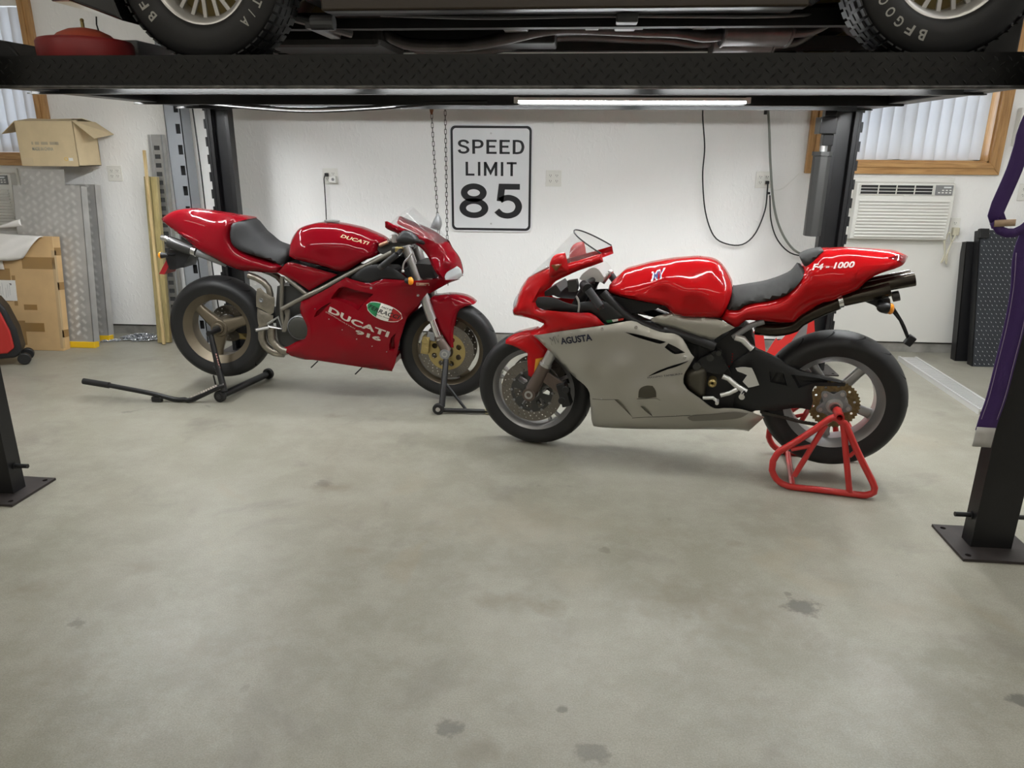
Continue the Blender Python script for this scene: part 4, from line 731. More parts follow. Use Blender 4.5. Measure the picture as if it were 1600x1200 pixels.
def car_wheel(u, v, near, psi):
    c = Vector(CP((u, v+CW/2, ZK+CR))); hw = CW/2
    pr = []
    for a, r in ((-.86, .198), (-.97, .215), (-1.0, .25), (-.98, .285), (-.92, .31), (-.84, .322), (-.6, CR-.002), (-.3, CR), (0, CR+.0005)): pr.append((r, a*hw))
    pr = pr+[(r, -a) for r, a in reversed(pr[:-1])]
    pr += [(.195, .7*hw), (.195, -.7*hw)]
    ty = MB().lathe(pr, c, 'y', 72).build('tyre', M_RUBBER, car, smooth=50)
    # tread blocks along the shoulder
    tb = MB()
    for k in range(56):
        t = 2*pi*k/56
        for a in (-.78, -.42, 0, .42, .78):
            rr = CR-.0005 if abs(a) < .7 else CR-.008
            M = Matrix.Translation(c) @ Matrix.Rotation(-t-(.04 if a > 0 else 0), 4, 'Y') @ Matrix.Translation((rr+.001, a*hw, 0))
            o_ = len(tb.v); tb.box((0, 0, 0), (.006, .034, .026)); tb.xf(M, o_)
    tb.build('tread_blocks', M_RUBBER, ty)['kind'] = 'stuff'
    b = hw*.83
    rim = MB().lathe([(.203, -b-.004), (.203, -b+.006), (.186, -b+.012), (.168, -b+.05), (.160, b*.3), (.168, b-.05), (.19, b-.01), (.203, b), (.196, b), (.16, b-.05), (.152, b*.3), (.160, -b+.05), (.178, -b+.005), (.196, -b-.004)], c, 'y', 64).build('rim', M_RIMS, car, smooth=45)
    yb = -b+.045 if near else b-.045
    sg = -1 if near else 1
    MB().lathe([(.0, yb-sg*.03), (.155, yb-sg*.055), (.155, yb-sg*.058), (.0, yb-sg*.034)], c, 'y', 40, close=False).build('wheel_dish', M_RIMG, rim, smooth=50)
    sp = MB(); nsp = 10
    for k in range(nsp):
        t = 2*pi*k/nsp+.1
        for dt in (-.16, .16):
            p0 = c+Vector((.05*cos(t), yb+sg*.012, .05*sin(t))); p1 = c+Vector((.172*cos(t+dt), yb+sg*.008, .172*sin(t+dt)))
            sp.bar(p0, p1, .016, .011, up=(0, 1, 0))
    sp.cyl(c+Vector((0, yb-sg*.02, 0)), c+Vector((0, yb+sg*.03, 0)), .058, .05, n=28)
    sp.build('spokes', M_RIMS, rim, bevel=.002)
    if near:
        def arc(txt, ps0, span, nm):
            adv = span/len(txt)
            for i, ch in enumerate(txt):
                if ch == ' ': continue
                m2 = fit_text(ch, .026 if ch not in 'I/' else .010, .036, bold=.02)
                psi_ = ps0+adv*i; rr = .262
                d = Vector((-cos(psi_), 0, sin(psi_))); up = Vector((-sin(psi_), 0, -cos(psi_)))
                MB().add([c+up*rr+d*x_+up*y_+Vector((0, -hw-.0012, 0)) for x_, y_, _ in m2.v], m2.f).build(nm, M_LETT, ty)
        arc('BFGOODRICH', psi, radians(105), 'tyre_letter'); arc('RADIAL T/A', psi-radians(178), radians(95), 'tyre_letter')
for u, psi in ((WU[0], radians(50)), (WU[1], radians(16))):
    car_wheel(u, WV[0], True, psi); car_wheel(u, WV[1], False, psi)
# body: side profile with wheel arches, run across the width
def arcpts(uc, r, a0, a1, n=14): return [(uc+r*cos(a0+(a1-a0)*k/n), ZK+CR+r*sin(a0+(a1-a0)*k/n)) for k in range(n+1)]
zb = 2.015
prof = [(-1.66, 2.02), (-1.50, 1.965), (-1.40, 1.93)]+arcpts(WU[0], .385, radians(205), radians(-15))+[(-.60, zb), (1.26, zb)]+arcpts(WU[1], .385, radians(195), radians(-18))+[(2.15, 1.99), (2.62, 2.10), (2.70, 2.30), (2.66, 2.55), (2.30, 2.66), (1.2, 2.70), (-.2, 2.68), (-1.2, 2.60), (-1.72, 2.45), (-1.78, 2.2)]
bd = MB(); bd.prism([(a-.3, b_-ZK) for a, b_ in prof], .375-1.19, 2.035-1.19); bd.build('body', M_CARB, car, bevel=.02, seg=3)
gh = [(-.35, 2.67), (-.05, 2.98), (1.0, 3.02), (1.55, 2.69)]
MB().prism([(a-.3, b_-ZK) for a, b_ in gh], .52-1.19, 1.89-1.19).build('cabin', M_CARB, car, bevel=.05, seg=3)
MB().span(CP((-.62, .372, 2.02)), CP((1.30, .40, 2.034))).build('sill_trim', M_GREYM, car, bevel=.004)
MB().span(CP((-.60, .40, 1.965)), CP((1.24, .47, 2.016))).build('rocker_panel', mat('brown_bronze_paint', (0.028, 0.018, 0.010), .35, coat=.3), car, bevel=.008)
MB().span(CP((-1.70, .378, 2.006)), CP((-1.62, 2.03, 2.03))).build('front_trim', M_CHROME, car, bevel=.006)
# underside: floor pan, rails, sump, axle, driveline
u_b = MB().span(CP((-.65, .6, 1.995)), CP((1.25, 1.82, 2.02))).span(CP((-1.3, .78, 1.955)), CP((1.9, .84, 2.02))).span(CP((-1.3, 1.58, 1.955)), CP((1.9, 1.64, 2.02)))
u_b.build('floor_pan', M_UNDER, car)
MB().span(CP((-1.1, .95, 1.905)), CP((-.52, 1.45, 2.02))).build('oil_sump', M_UNDER, car, bevel=.03)
MB().span(CP((-1.13, .62, 1.93)), CP((-1.0, 1.80, 1.98))).build('front_crossmember', M_UNDER, car, bevel=.01)
MB().span(CP((-.75, .62, 1.935)), CP((-.70, .95, 1.96))).cyl(CP((-1.06, .60, 2.04)), CP((-.62, .86, 1.945)), .018, n=10).cyl(CP((-.72, .62, 1.955)), CP((-.62, .62, 1.955)), .03, n=14).build('control_arm', M_GREYM, car, bevel=.004)
MB().cyl(CP((WU[1], .58, ZK+CR-.03)), CP((WU[1], 1.83, ZK+CR-.03)), .05, n=16).ball(CP((WU[1], 1.2, ZK+CR-.03)), .13).build('rear_axle', M_UNDER, car, smooth=50)
MB().cyl(CP((.2, 1.19, 2.01)), CP((WU[1]-.1, 1.19, 2.07)), .04, n=14).span(CP((-.5, 1.08, 1.93)), CP((.28, 1.32, 2.03))).build('driveline', M_UNDER, car, bevel=.01)
def cpath(k, dz=0, dv=0): return [CP((a, b_+dv, c+dz)) for a, b_, c in G[k]]
MB().tube(catmull(cpath('exhaust'), False, .04, 200), .027, 14).build('exhaust_pipe', M_EXH, car, smooth=60)
MB().tube(catmull(cpath('exhaust', .012, .32), False, .04, 200), .027, 14).build('exhaust_pipe', M_EXH, car, smooth=60)
def ovalcan(k, nm, ry, rz):
    a, b_ = [Vector(q) for q in cpath(k)]; rs = []
    for t, s_ in ((0, .75), (0, .98), (.03, 1.0), (.97, 1.0), (1, .98), (1, .75)):
        c = a.lerp(b_, t); rs.append([c+Vector((0, ry*s_*cos(2*pi*j/28), rz*s_*sin(2*pi*j/28))) for j in range(28)])
    o = MB().rings(rs).build(nm, M_EXH, car, smooth=40)
    for t in (0.01, .99):
        c = a.lerp(b_, t); MB().tube([c+Vector((0, ry*1.02*cos(2*pi*j/28), rz*1.02*sin(2*pi*j/28))) for j in range(28)], .006, 6, close=True).build('muffler_seam', M_EXH, o, smooth=60)
ovalcan('muffler', 'muffler', .12, .058); ovalcan('muffler_far', 'muffler', .11, .055)
MB().tube(catmull(cpath('tailpipe'), False, .03, 200), .026, 14).build('tail_pipe', M_EXH, car, smooth=60)
MB().tube(catmull(cpath('tailpipe', -.01, .3), False, .03, 200), .026, 14).build('tail_pipe', M_EXH, car, smooth=60)
for a, b_ in ((.42, .90), (.62, .92), (.9, .9)):
    MB().span(CP((a, .88, 1.975)), CP((a+.06, 1.16, 2.02))).build('exhaust_hanger', M_GREYM, car, bevel=.004)
MB().tube(catmull([CP((-.45, .72, 2.0)), CP((0, .72, 1.985)), CP((.5, .74, 1.992)), CP((1.1, .74, 1.985)), CP((1.4, .8, 2.0))], False, .05, 200), .008, 8).build('brake_line', M_GREYM, car, smooth=60)
for a, b_ in (((.05, .95, 1.97), (.16, 1.2, 2.0)), ((.55, .7, 1.96), (.64, .95, 2.0))): MB().span(CP(a), CP(b_)).build('gearbox_mount', M_GREYM, car, bevel=.006)
# ------------------------------------------------------------------ things lying on the runway
tubr = empty('drain_tub', (0, 0, 0)); tubr.matrix_world = LT @ Matrix.Translation((-1.66, .50, ZT+.0062)); tag(tubr, 'red domed metal tub with a brass valve on top of the lift runway', 'tub')
M_TUB = mat('dull_red_metal', (0.26, 0.022, 0.022), .5, noise=.25, nscale=10)
MB().lathe([(0, .001), (.176, .001), (.183, .012), (.185, .085), (.176, .097), (.165, .10), (.0, .10)], (0, 0, 0), 'z', 56, close=False).build('tub_body', M_TUB, tubr, smooth=40)
MB().lathe([(.125, .099), (.10, .122), (.06, .14), (.02, .147), (0, .148)], (0, 0, 0), 'z', 48, close=False).build('dome', mat('faded_red_metal', (0.40, 0.075, 0.04), .55), tubr, smooth=60)
MB().cyl((0, 0, .146), (0, 0, .17), .007, n=12).ball((0, 0, .176), .008).build('valve', M_GOLDM, tubr, smooth=50)
MB().tube([(.07, 0, .12), (.062, 0, .16), (.066, 0, .19)], .003, 6).build('wire_tag', M_CABLE, tubr)
wch = MB().prism([(0, 0), (.24, 0), (.20, .05), (.17, .085), (.08, .10), (0, .105)], -.11, .11)
o = wch.build('wheel_chock', M_BLACK, None, bevel=.008); o.matrix_world = LT @ Matrix.Translation((-2.10, .50, ZT+.0065)); tag(o, 'black rubber wheel chock at the left end of the runway beside the red tub', 'wheel chock')
wc2 = MB().prism([(0, 0), (.14, 0), (.14, .22), (.06, .20), (.025, .10)], -.10, .10)
o = wc2.build('wheel_stop', M_BLACK, None, bevel=.008); o.matrix_world = LT @ Matrix.Translation((1.915, .62, ZT+.0065)); tag(o, 'black steel wheel stop standing at the right end of the runway', 'wheel stop')
jb = empty('rolling_jack_beam'); jb.matrix_world = LT @ Matrix.Translation((-1.55, 1.10, 1.775)); tag(jb, 'grey steel rolling jack beam with a red tray spanning the two runways', 'jack beam')
MB().span((-.09, -.40, .0), (.0, .52, .13)).build('beam', M_GREYM, jb, bevel=.006)
MB().span((.0, -.40, .0), (.34, -.18, .055)).build('tray', M_TUB, jb, bevel=.005)
MB().cyl((.34, -.29, .03), (.36, -.29, .03), .02, n=14).build('tray_bolt', M_GOLDM, jb, smooth=40)
# ------------------------------------------------------------------ motorcycle parts shared by both bikes (bike frame: x along, y away from the viewer, z up)
def arcr(n, r, c): return [(c[0]+r*cos(2*pi*k/n), c[1]+r*sin(2*pi*k/n)) for k in range(n)]
def holed_plate(outer, holes, y0, y1):
    V = []; E_ = []
    for lp in [outer]+holes:
        o = len(V); V += [Vector(p) for p in lp]; E_ += [(o+i, o+(i+1) % len(lp)) for i in range(len(lp))]
    r = geometry.delaunay_2d_cdt(V, E_, [], 0, 1e-7); vs = r[0]; fs = []
    bb = [(min(p[0] for p in h), max(p[0] for p in h), min(p[1] for p in h), max(p[1] for p in h)) for h in holes]
    for f in r[2]:
        c = (sum(vs[i].x for i in f)/len(f), sum(vs[i].y for i in f)/len(f))
        if inside(c, outer) and not any(b_[0] <= c[0] <= b_[1] and b_[2] <= c[1] <= b_[3] and inside(c, h) for h, b_ in zip(holes, bb)): fs.append(tuple(f))
    mb = MB(); n = len(vs); mb.v = [(v.x, y0, v.y) for v in vs]+[(v.x, y1, v.y) for v in vs]
    mb.f = list(fs)+[tuple(i+n for i in reversed(f)) for f in fs]
    cnt = {}
    for f in fs:
        for i in range(len(f)):
            e = (f[i], f[(i+1) % len(f)]); k = (min(e), max(e)); cnt[k] = cnt.get(k, [])+[e]
    mb.f += [(a, b, b+n, a+n) for v in cnt.values() if len(v) == 1 for a, b in v]
    return mb
def tyre(parent, c, R, w, rr, rw, grooves):
    hw = w/2; rc = rr+.42*(R-rr); pr = [(rr-.004, -rw/2), (rr+.012, -rw/2-.005)]
    N = 18
    for k in range(N+1):
        t = -pi/2+pi*k/N; pr.append((rc+(R-rc)*abs(cos(t))**.86, hw*sin(t)))
    pr += [(rr+.012, rw/2+.005), (rr-.004, rw/2)]
    o = MB().lathe(pr, (c[0], 0, c[1]), 'y', 96).build('tyre', M_RUBBER, parent, smooth=60)
    g = MB()
    def surf(ang, s_):   # s_: -1..1 across the tread
        t = s_*pi/2; r = rc+(R-rc)*abs(cos(t))**.86+.0006
        return (c[0]+r*cos(ang), hw*sin(t), c[1]+r*sin(ang))
    for k in range(grooves):
        for side in (-1, 1):
            a0 = 2*pi*(k+(.5 if side > 0 else 0))/grooves; P0 = []; P1 = []
            for j in range(9):
                u = j/8; s_ = side*(.10+.52*u); a = a0+.23*u*u-.05*u; hwid = .0050*sin(pi*min(1, .12+u*.95))/R+.0008
                P0.append(surf(a-hwid, s_)); P1.append(surf(a+hwid, s_))
            o_ = len(g.v); g.v += P0+P1; g.f += [(o_+j, o_+j+1, o_+9+j+1, o_+9+j) for j in range(8)]
    go = g.build('tread_grooves', mat('tread_groove', (0.004, 0.004, 0.004), .9), o); go['kind'] = 'stuff'
    return o
def rim(parent, c, rr, rw, m, inner=.038):
    b = rw/2; C = (c[0], 0, c[1])
    pr = [(rr+.008, -b), (rr+.008, -b+.006), (rr-.010, -b+.014), (rr-.026, -b*.45), (rr-.026, b*.45), (rr-.010, b-.014), (rr+.008, b-.006), (rr+.008, b), (rr-.003, b), (rr-.014, b-.010), (rr-inner, .5*b), (rr-inner, -.5*b), (rr-.014, -b+.010), (rr-.003, -b)]
    return MB().lathe(pr, C, 'y', 96).build('rim', m, parent, smooth=35)
def spoke(parent, c, ang, r0, r1, w0, w1, d0, d1, y, m, curve=0.0, yb=0.0):
    """tapered cast spoke as a rounded loft from hub to rim"""
    rs = []
    for k in range(7):
        t = k/6; r = r0+(r1-r0)*t; wd = (w0+(w1-w0)*t)*(1+.55*(2*t-1)**4*(t > .5)); dd = d0+(d1-d0)*t; a = ang+curve*t*t
        cc = Vector((c[0]+r*cos(a), y+yb*t, c[1]+r*sin(a))); tx = Vector((-sin(a), 0, cos(a))); ty = Vector((0, 1, 0))
        rs.append([cc+tx*wd/2*(abs(cos(q))**.6*(1 if cos(q) >= 0 else -1))+ty*dd/2*(abs(sin(q))**.6*(1 if sin(q) >= 0 else -1)) for q in [2*pi*j/12 for j in range(12)]])
    return MB().rings(rs).build('spoke', m, parent, smooth=50)
def disc(parent, c, y, ro, ri, th, m, holes_per=26, rows=3, nm='brake_disc'):
    hs = [arcr(40, ri, c)]
    for q in range(rows):
        r = ri+(ro-ri)*(q+.8)/(rows+.6)
        for k in range(holes_per):
            t = 2*pi*(k+q/rows)/holes_per; hs.append(arcr(7, .0034, (c[0]+r*cos(t), c[1]+r*sin(t))))
    return holed_plate(arcr(72, ro, c), hs, y-th/2, y+th/2).build(nm, m, parent)
def side_tube(parent, nm, key, r, m, mirror=True, n=12, step=.03):
    pts = [(p[0], -p[2], p[1]) for p in G[key]]
    MB().tube(catmull(pts, False, step, 200), r, n).build(nm, m, parent, smooth=60)
    if mirror: MB().tube(catmull([(a, -b, c) for a, b, c in pts], False, step, 200), r, n).build(nm, m, parent, smooth=60)
def side_panel(parent, nm, key, m, bulge=0, r=.06, th=.005, mirror=True, holes=(), step=.02, extra=(), smooth=50, label=None, sides=(-1, 1)):
    s = Sheet(G[key], bulge, r, [[(a, b) for a, b, _ in G[h]] for h in holes], step, extra=extra); obs = []
    for sd in (sides if mirror else (-1,)):
        o = s.panel(sd, th).build(nm, m, parent, smooth=smooth); obs.append(o)
        if label: o['label'] = label
    return s, obs[0]
def body(parent, nm, key, m, bulge, r, step=.018, extra=(), smooth=60, holes=()):
    s = Sheet(G[key], bulge, r, [[(a, b) for a, b, _ in G[h]] for h in holes], step, extra=extra)
    o = s.solid().build(nm, m, parent, smooth=smooth); return s, o
def slab(parent, nm, key, m, y0, y1, bevel=.003, smooth=None, mirror=False, step=.012):
    pl = [(p[0], p[1]) for p in catmull([(a, b) for a, b, _ in G[key]], True, step)]
    o = MB().prism(pl, y0, y1).build(nm, m, parent, bevel=bevel, smooth=smooth)
    if mirror: MB().prism(pl, -y1, -y0).build(nm, m, parent, bevel=bevel, smooth=smooth)
    return o
def place_text(sheet, parent, nm, txt, p0, p1, h, m, bold=.0, flip=1, spacing=1.0, shear=0.0, wscale=1.0):
    ang = atan2(p1[1]-p0[1], p1[0]-p0[0]); L = hypot(p1[0]-p0[0], p1[1]-p0[1])*wscale
    t = fit_text(txt, L, h, bold, spacing, shear)
    d = sheet.decal(t, (p0[0]+p1[0])/2, (p0[1]+p1[1])/2, ang)
    return d.build(nm, m, parent)
def screen(parent, nm, center, side, m, th=.003, edge=None, edge_r=.0035):
    """windscreen lofted between the centre line and the two side edges (matched by length)"""
    def resample(P, n):
        P = catmull(P, False, .004, 200); L = [0]
        for a, b in zip(P, P[1:]): L.append(L[-1]+sqrt(sum((x-y)**2 for x, y in zip(a, b))))
        out = []
        for k in range(n):
            t = L[-1]*k/(n-1); j = max(i for i in range(len(L)) if L[i] <= t+1e-9); j = min(j, len(P)-2)
            f = (t-L[j])/max(1e-9, L[j+1]-L[j]); out.append(tuple(a+(b-a)*f for a, b in zip(P[j], P[j+1])))
        return out
    n = 16; c = resample([(p[0], p[1], 0.0) for p in center], n); s_ = resample(side, n); rows = []
    for i in range(n):
        row = []
        for k in range(-10, 11):
            t = abs(k)/10; q = 1-cos(t*pi/2); w = sin(t*pi/2)
            row.append((c[i][0]+(s_[i][0]-c[i][0])*q, (1 if k > 0 else -1)*s_[i][2]*w, c[i][1]+(s_[i][1]-c[i][1])*q))
        rows.append(row)
    mb = MB(); W = 21
    mb.v = [p for r in rows for p in r]; mb.f = [(i*W+j, i*W+j+1, (i+1)*W+j+1, (i+1)*W+j) for i in range(n-1) for j in range(W-1)]
    o = mb.build(nm, m, parent, smooth=80)
    sd = o.modifiers.new('thickness', 'SOLIDIFY'); sd.thickness = th
    if edge is not None:
        MB().tube(rows[-1], edge_r, 8).build('screen_edging', edge, o, smooth=60)
    return o, rows
def blob(parent, nm, key, m, thick, yoff, r=.04, edge=.004, step=.012, pts=None):
    P = [(a, b, edge) for a, b, _ in (pts or G[key])]
    s = Sheet(P, thick, r, (), step); mb = s.solid(); mb.v = [(a, b+yoff, c) for a, b, c in mb.v]
    return mb.build(nm, m, parent, smooth=60)
def screws(parent, sheet, pts, r, m, nm='fairing_screw'):
    for x, z in pts:
        w = sheet.w((x, z)); MB().cyl((x, -w-.0022, z), (x, -w+.003, z), r*.82, r, n=14).build(nm, m, parent, smooth=40)
def chain_run(parent, nm, pts, pitch, m, w=.006):
    P = catmull([tuple(p) for p in pts], False, pitch/4, 200); L = 0; nxt = 0; mb = MB(); prev = None
    for a, b in zip(P, P[1:]):
        d = Vector(b)-Vector(a); l = d.length
        while L <= nxt < L+l:
            q = Vector(a)+d*((nxt-L)/l)
            if prev is not None:
                for s_ in (-1, 1): mb.bar(prev+Vector((0, s_*w, 0)), q+Vector((0, s_*w, 0)), .0022, .0125, up=(0, 0, 1))
            mb.cyl(q+Vector((0, -w-.001, 0)), q+Vector((0, w+.001, 0)), .0062, n=8)
            prev = q; nxt += pitch
        L += l
    o = mb.build(nm, m, parent); o['kind'] = 'stuff'; return o
def conform(parent, nm, outline, base, m, off=.003, th=.004, sides=(-1,), step=.012, smooth=60):
    """a patch with its own outline lying on another panel's surface"""
    s = Sheet([(a, b, .1) for a, b in outline], 0, .05, (), step); s.W = [base.w(q)+off for q in s.V]; o = None
    for sd in sides:
        q = s.panel(sd, th).build(nm, m, parent, smooth=smooth); o = o or q
    return o
# ------------------------------------------------------------------ red motorcycle at the back, facing right
du = empty('motorcycle', DU_O, DU_A); tag(du, 'deep red sport motorcycle on black stands at the back, facing right', 'motorcycle')
M_BRONZE = mat('bronze_wheel_paint', (0.155, 0.128, 0.090), .38, metal=.55)
M_BRZF = mat('bronze_frame_paint', (0.20, 0.185, 0.155), .40, metal=.6)
M_TITAN = mat('brushed_exhaust', (0.34, 0.31, 0.26), .34, metal=.85, noise=.3, nscale=25)
M_SEAT = mat('black_seat_foam', (0.022, 0.022, 0.023), .62, bump=.05, bscale=300)
M_CARBON = mat('carbon_fibre', (0.030, 0.029, 0.028), .38, coat=.15)
M_DISC = mat('drilled_disc_steel', (0.19, 0.175, 0.155), .36, metal=.9)
M_SILVLET = mat('silver_lettering', (0.50, 0.44, 0.38), .45, metal=.2)
M_LENS = mat('clear_lens', (0.46, 0.49, 0.50), .08, coat=1.0)
DR, DF = (0.0, DU_RZ), (DU_WX, DU_FZ)
# --- wheels
tyre(du, DR, .314, .185, .218, .150, 15)
o = rim(du, DR, .218, .150, M_BRONZE, .045)
for a in (137, 17, 257): spoke(o, DR, radians(a), .035, .190, .085, .050, .052, .040, -.018, M_BRONZE)
MB().cyl((0, -.050, DR[1]), (0, .07, DR[1]), .052, .06, n=32).cyl((0, -.066, DR[1]), (0, -.045, DR[1]), .034, n=24).build('hub', M_BRONZE, o, bevel=.004, smooth=40)
MB().cyl((0, -.088, DR[1]), (0, -.06, DR[1]), .022, n=8).build('axle_nut', M_DGREY, du, smooth=30)
disc(du, DR, .085, .115, .06, .005, M_DISC, 18, 2)
MB().box((.10, .095, DR[1]-.075), (.075, .05, .05)).build('rear_caliper', M_GOLDM, du, bevel=.008)
MB().tube(catmull([(0, .13, DR[1]), (.14, .14, DR[1]+.045), (.30, .10, DR[1]+.06), (.44, .06, DR[1]+.08)], False, .03, 200), .052, 16).build('swingarm', M_BLACK, du, smooth=60)
MB().prism([(.04, DR[1]-.04), (.10, DR[1]+.08), (.2, DR[1]+.10), (.22, DR[1]+.0), (.12, DR[1]-.10)], .07, .085).build('hugger', M_BLACK, du, bevel=.004)
tyre(du, DF, .298, .12, .218, .092, 15)
o = rim(du, DF, .218, .092, M_BRONZE, .030)
for k in range(3): spoke(o, DF, radians(62+120*k), .04, .20, .075, .055, .035, .03, 0, M_BRONZE)
MB().cyl((DF[0], -.055, DF[1]), (DF[0], .055, DF[1]), .045, n=28).build('hub', M_BRONZE, o, smooth=40)
for y in (-.068, .068):
    d_ = disc(du, DF, y, .162, .108, .005, M_DISC, 24, 3)
    hs = [arcr(24, .040, DF)]+[arcr(14, .017, (DF[0]+.078*cos(radians(20+45*k)), DF[1]+.078*sin(radians(20+45*k)))) for k in range(8)]
    holed_plate(arcr(60, .112, DF), hs, y-.004, y+.003).build('disc_carrier', M_GOLDM, d_)
# --- fork, caliper, axle
fk = [Vector((p[0], 0, p[1])) for p in G['d_fork']]
fa = Vector((DF[0], 0, DF[1])); fdir = (fk[0]-fk[2]).normalized()
for s_ in (-1, 1):
    y = Vector((0, s_*.105, 0)); lab = None
    MB().cyl(fk[1]+y, fk[0]+fdir*.30+y, .027, n=22).build('fork_tube', M_ALU, du, smooth=50)
    MB().cyl(fk[2]+y, fk[1]+y, .0205, n=22).build('fork_slider', M_CHROME, du, smooth=50)
    MB().cyl(fk[3]+y-fdir*.01, fk[2]+y, .030, .026, n=22).cyl(fk[2]+y+fdir*.01, fk[2]+y+fdir*.022, .026, n=22).build('fork_foot', mat('brown_grey_casting', (0.13, 0.10, 0.085), .42, metal=.5), du, smooth=40)
    MB().cyl(fa+Vector((0, s_*.09, 0)), fa+Vector((0, s_*.135, 0)), .030, n=24).build('axle_clamp', M_GREYM, du, smooth=40)
    MB().lathe([(.010, s_*.1365), (.018, s_*.1365), (.018, s_*.1345), (.010, s_*.1345)], fa, 'y', 20).build('axle_end', M_ALU, du, smooth=40)
    cx, cz = G['d_axle'][1][:2]
    MB().box((cx, s_*.085, cz), (.045, .055, .105), M=Matrix.Rotation(radians(8), 3, 'Y')).cyl((cx, s_*.115, cz+.028), (cx, s_*.108, cz+.028), .02, n=18).cyl((cx, s_*.115, cz-.028), (cx, s_*.108, cz-.028), .02, n=18).build('brake_caliper', M_GOLDM, du, bevel=.010, seg=3)
    MB().bar((cx+.01, s_*.10, cz+.06), (fk[2].x-.02, s_*.10, fk[2].z+.01), .016, .05, up=(0, 0, 1)).build('caliper_bracket', M_GREYM, du, bevel=.005)
s, o = body(du, 'front_fender', 'd_fender', M_DRED, .018, .03, step=.014)
# --- bodywork
tankS, o = body(du, 'fuel_tank', 'd_tank', M_DRED, .075, .13, extra=[(.75, .90, .10), (.85, .92, .10)])
cx = (G['d_tank'][7][0]); cz = G['d_tank'][7][1]
MB().lathe([(.0, .0), (.040, .0), (.045, .003), (.045, .007), (.036, .009), (.0, .009)], (0, 0, 0), 'z', 36, close=False).build('filler_cap', M_ALU, du, smooth=40, loc=(cx+.012, 0, cz+.004)).rotation_euler = (0, radians(2), 0)
p = G['d_txt']
place_text(tankS, o, 'tank_lettering', 'DUCATI', p[6], p[7], .016, mat('gold_lettering', (0.55, 0.42, 0.25), .4), bold=.02, shear=.15)
tailS, o = body(du, 'tail_cowl', 'd_tail', M_DRED, .045, .09)
blob(o, 'tail_scoop', None, M_DRED, .010, -.118, r=.03, pts=G['d_tail_notch'])
body(du, 'seat_pad', 'd_seat', M_SEAT, .035, .05, step=.016)
side_panel(du, 'side_cover', 'd_side', M_DRED, bulge=.012, r=.05)
fairS, fo = side_panel(du, 'side_fairing', 'd_fair', M_DRED, bulge=.022, r=.09, holes=('d_duct', 'd_scallop', 'd_scoop'), step=.024, extra=[(.9, .5, .20), (.85, .35, .185), (1.05, .6, .20)])
for k, dep in (('d_duct', .045), ('d_scallop', .02), ('d_scoop', .04)):
    fairS.pocket([(a, b) for a, b, _ in G[k]], dep).build('fairing_recess', M_DRED, fo, smooth=30)
screws(fo, fairS, [(a, b) for a, b, _ in G['d_screws']][:6], .0035, M_ALU); screws(fo, fairS, [(a, b) for a, b, _ in G['d_screws']][6:], .008, M_ALU)
place_text(fairS, fo, 'fairing_lettering', 'DUCATI', p[0], p[1], .036, M_SILVLET, bold=.035, spacing=1.05)
place_text(fairS, fo, 'fairing_lettering', 'DESMOQUATTRO', p[2], p[3], .007, M_SILVLET, bold=.0)
place_text(fairS, fo, 'fairing_lettering', '916', p[4], p[5], .027, M_SILVLET, bold=.04)
# oval tricolour sticker
a0, a1 = p[8], p[9]; oc = ((a0[0]+a1[0])/2, (a0[1]+a1[1])/2); oa = atan2(a1[1]-a0[1], a1[0]-a0[0])
ox_, oy_ = hypot(a1[0]-a0[0], a1[1]-a0[1])/2, .049
def oval_strip(t0, t1, sx, sy):
    xs = [t0+(t1-t0)*k/12 for k in range(13)]; mb = MB()
    R_ = 9
    for j in range(R_): mb.v += [(x*sx, (1-2*j/(R_-1))*sy*sqrt(max(0, 1-x*x)), 0) for x in xs]
    mb.f = [(j*13+i, j*13+i+1, (j+1)*13+i+1, (j+1)*13+i) for j in range(R_-1) for i in range(12)]; return mb
def stick(mb, nm, col, off):
    fairS.decal(mb, oc[0], oc[1], oa, off=off).build(nm, col, fo)
stick(oval_strip(-1, 1, ox_, oy_), 'sticker_border', mat('sticker_white', (0.78, 0.76, 0.70), .5), .0012)
stick(oval_strip(-1, -.30, ox_*.955, oy_*.93), 'sticker_green', mat('sticker_green', (0.02, 0.20, 0.075), .45), .0017)
stick(oval_strip(-.30, .38, ox_*.955, oy_*.93), 'sticker_white', mat('sticker_white', (0, 0, 0)), .0017)
stick(oval_strip(.38, 1, ox_*.955, oy_*.93), 'sticker_red', mat('sticker_red', (0.33, 0.012, 0.014), .45), .0017)
M_INK = mat('black_print', (0.01, 0.01, 0.012), .5)
for tx, dx_, dz_, w_, h_ in (('FERRACCI', 0, 0, ox_*1.7, .026), ('FAST BY', .012, .028, ox_*.62, .010), ('Racing Products', .01, -.027, ox_*.95, .010)):
    t = fit_text(tx, w_, h_, .02, shear=.2); t.v = [(x+dx_, y+dz_, 0) for x, y, _ in t.v]; stick(t, 'sticker_lettering', M_INK, .0024)
# nose, screen, light, mirrors
noseS, no = side_panel(du, 'nose_fairing', 'd_nose', M_DRED, bulge=.03, r=.07, step=.016, extra=[(1.40, .90, .09), (1.44, .84, .10), (1.35, .95, .11)])
screen(du, 'windscreen', G['d_screen_c'], G['d_screen_s'][:5], M_GLASS)
conform(no, 'headlight', [(a, b) for a, b, _ in G['d_light']], noseS, M_LENS, .004, sides=(-1, 1))
MB().prism([(1.41, .76), (1.47, .76), (1.46, .82), (1.42, .82)], -.07, .07).build('headlight_bowl', M_CHROME, du)
blob(du, 'mirror', 'd_mirror', M_BLACK, .045, -.27, r=.045); blob(du, 'mirror', 'd_mirrorfar', M_GREYM, .03, .27, r=.04)
MB().cyl((1.28, -.25, .985), (1.31, -.12, .95), .012, n=10).build('mirror_stalk', M_BLACK, du, smooth=50)
x, z = G['d_signal'][0][:2]
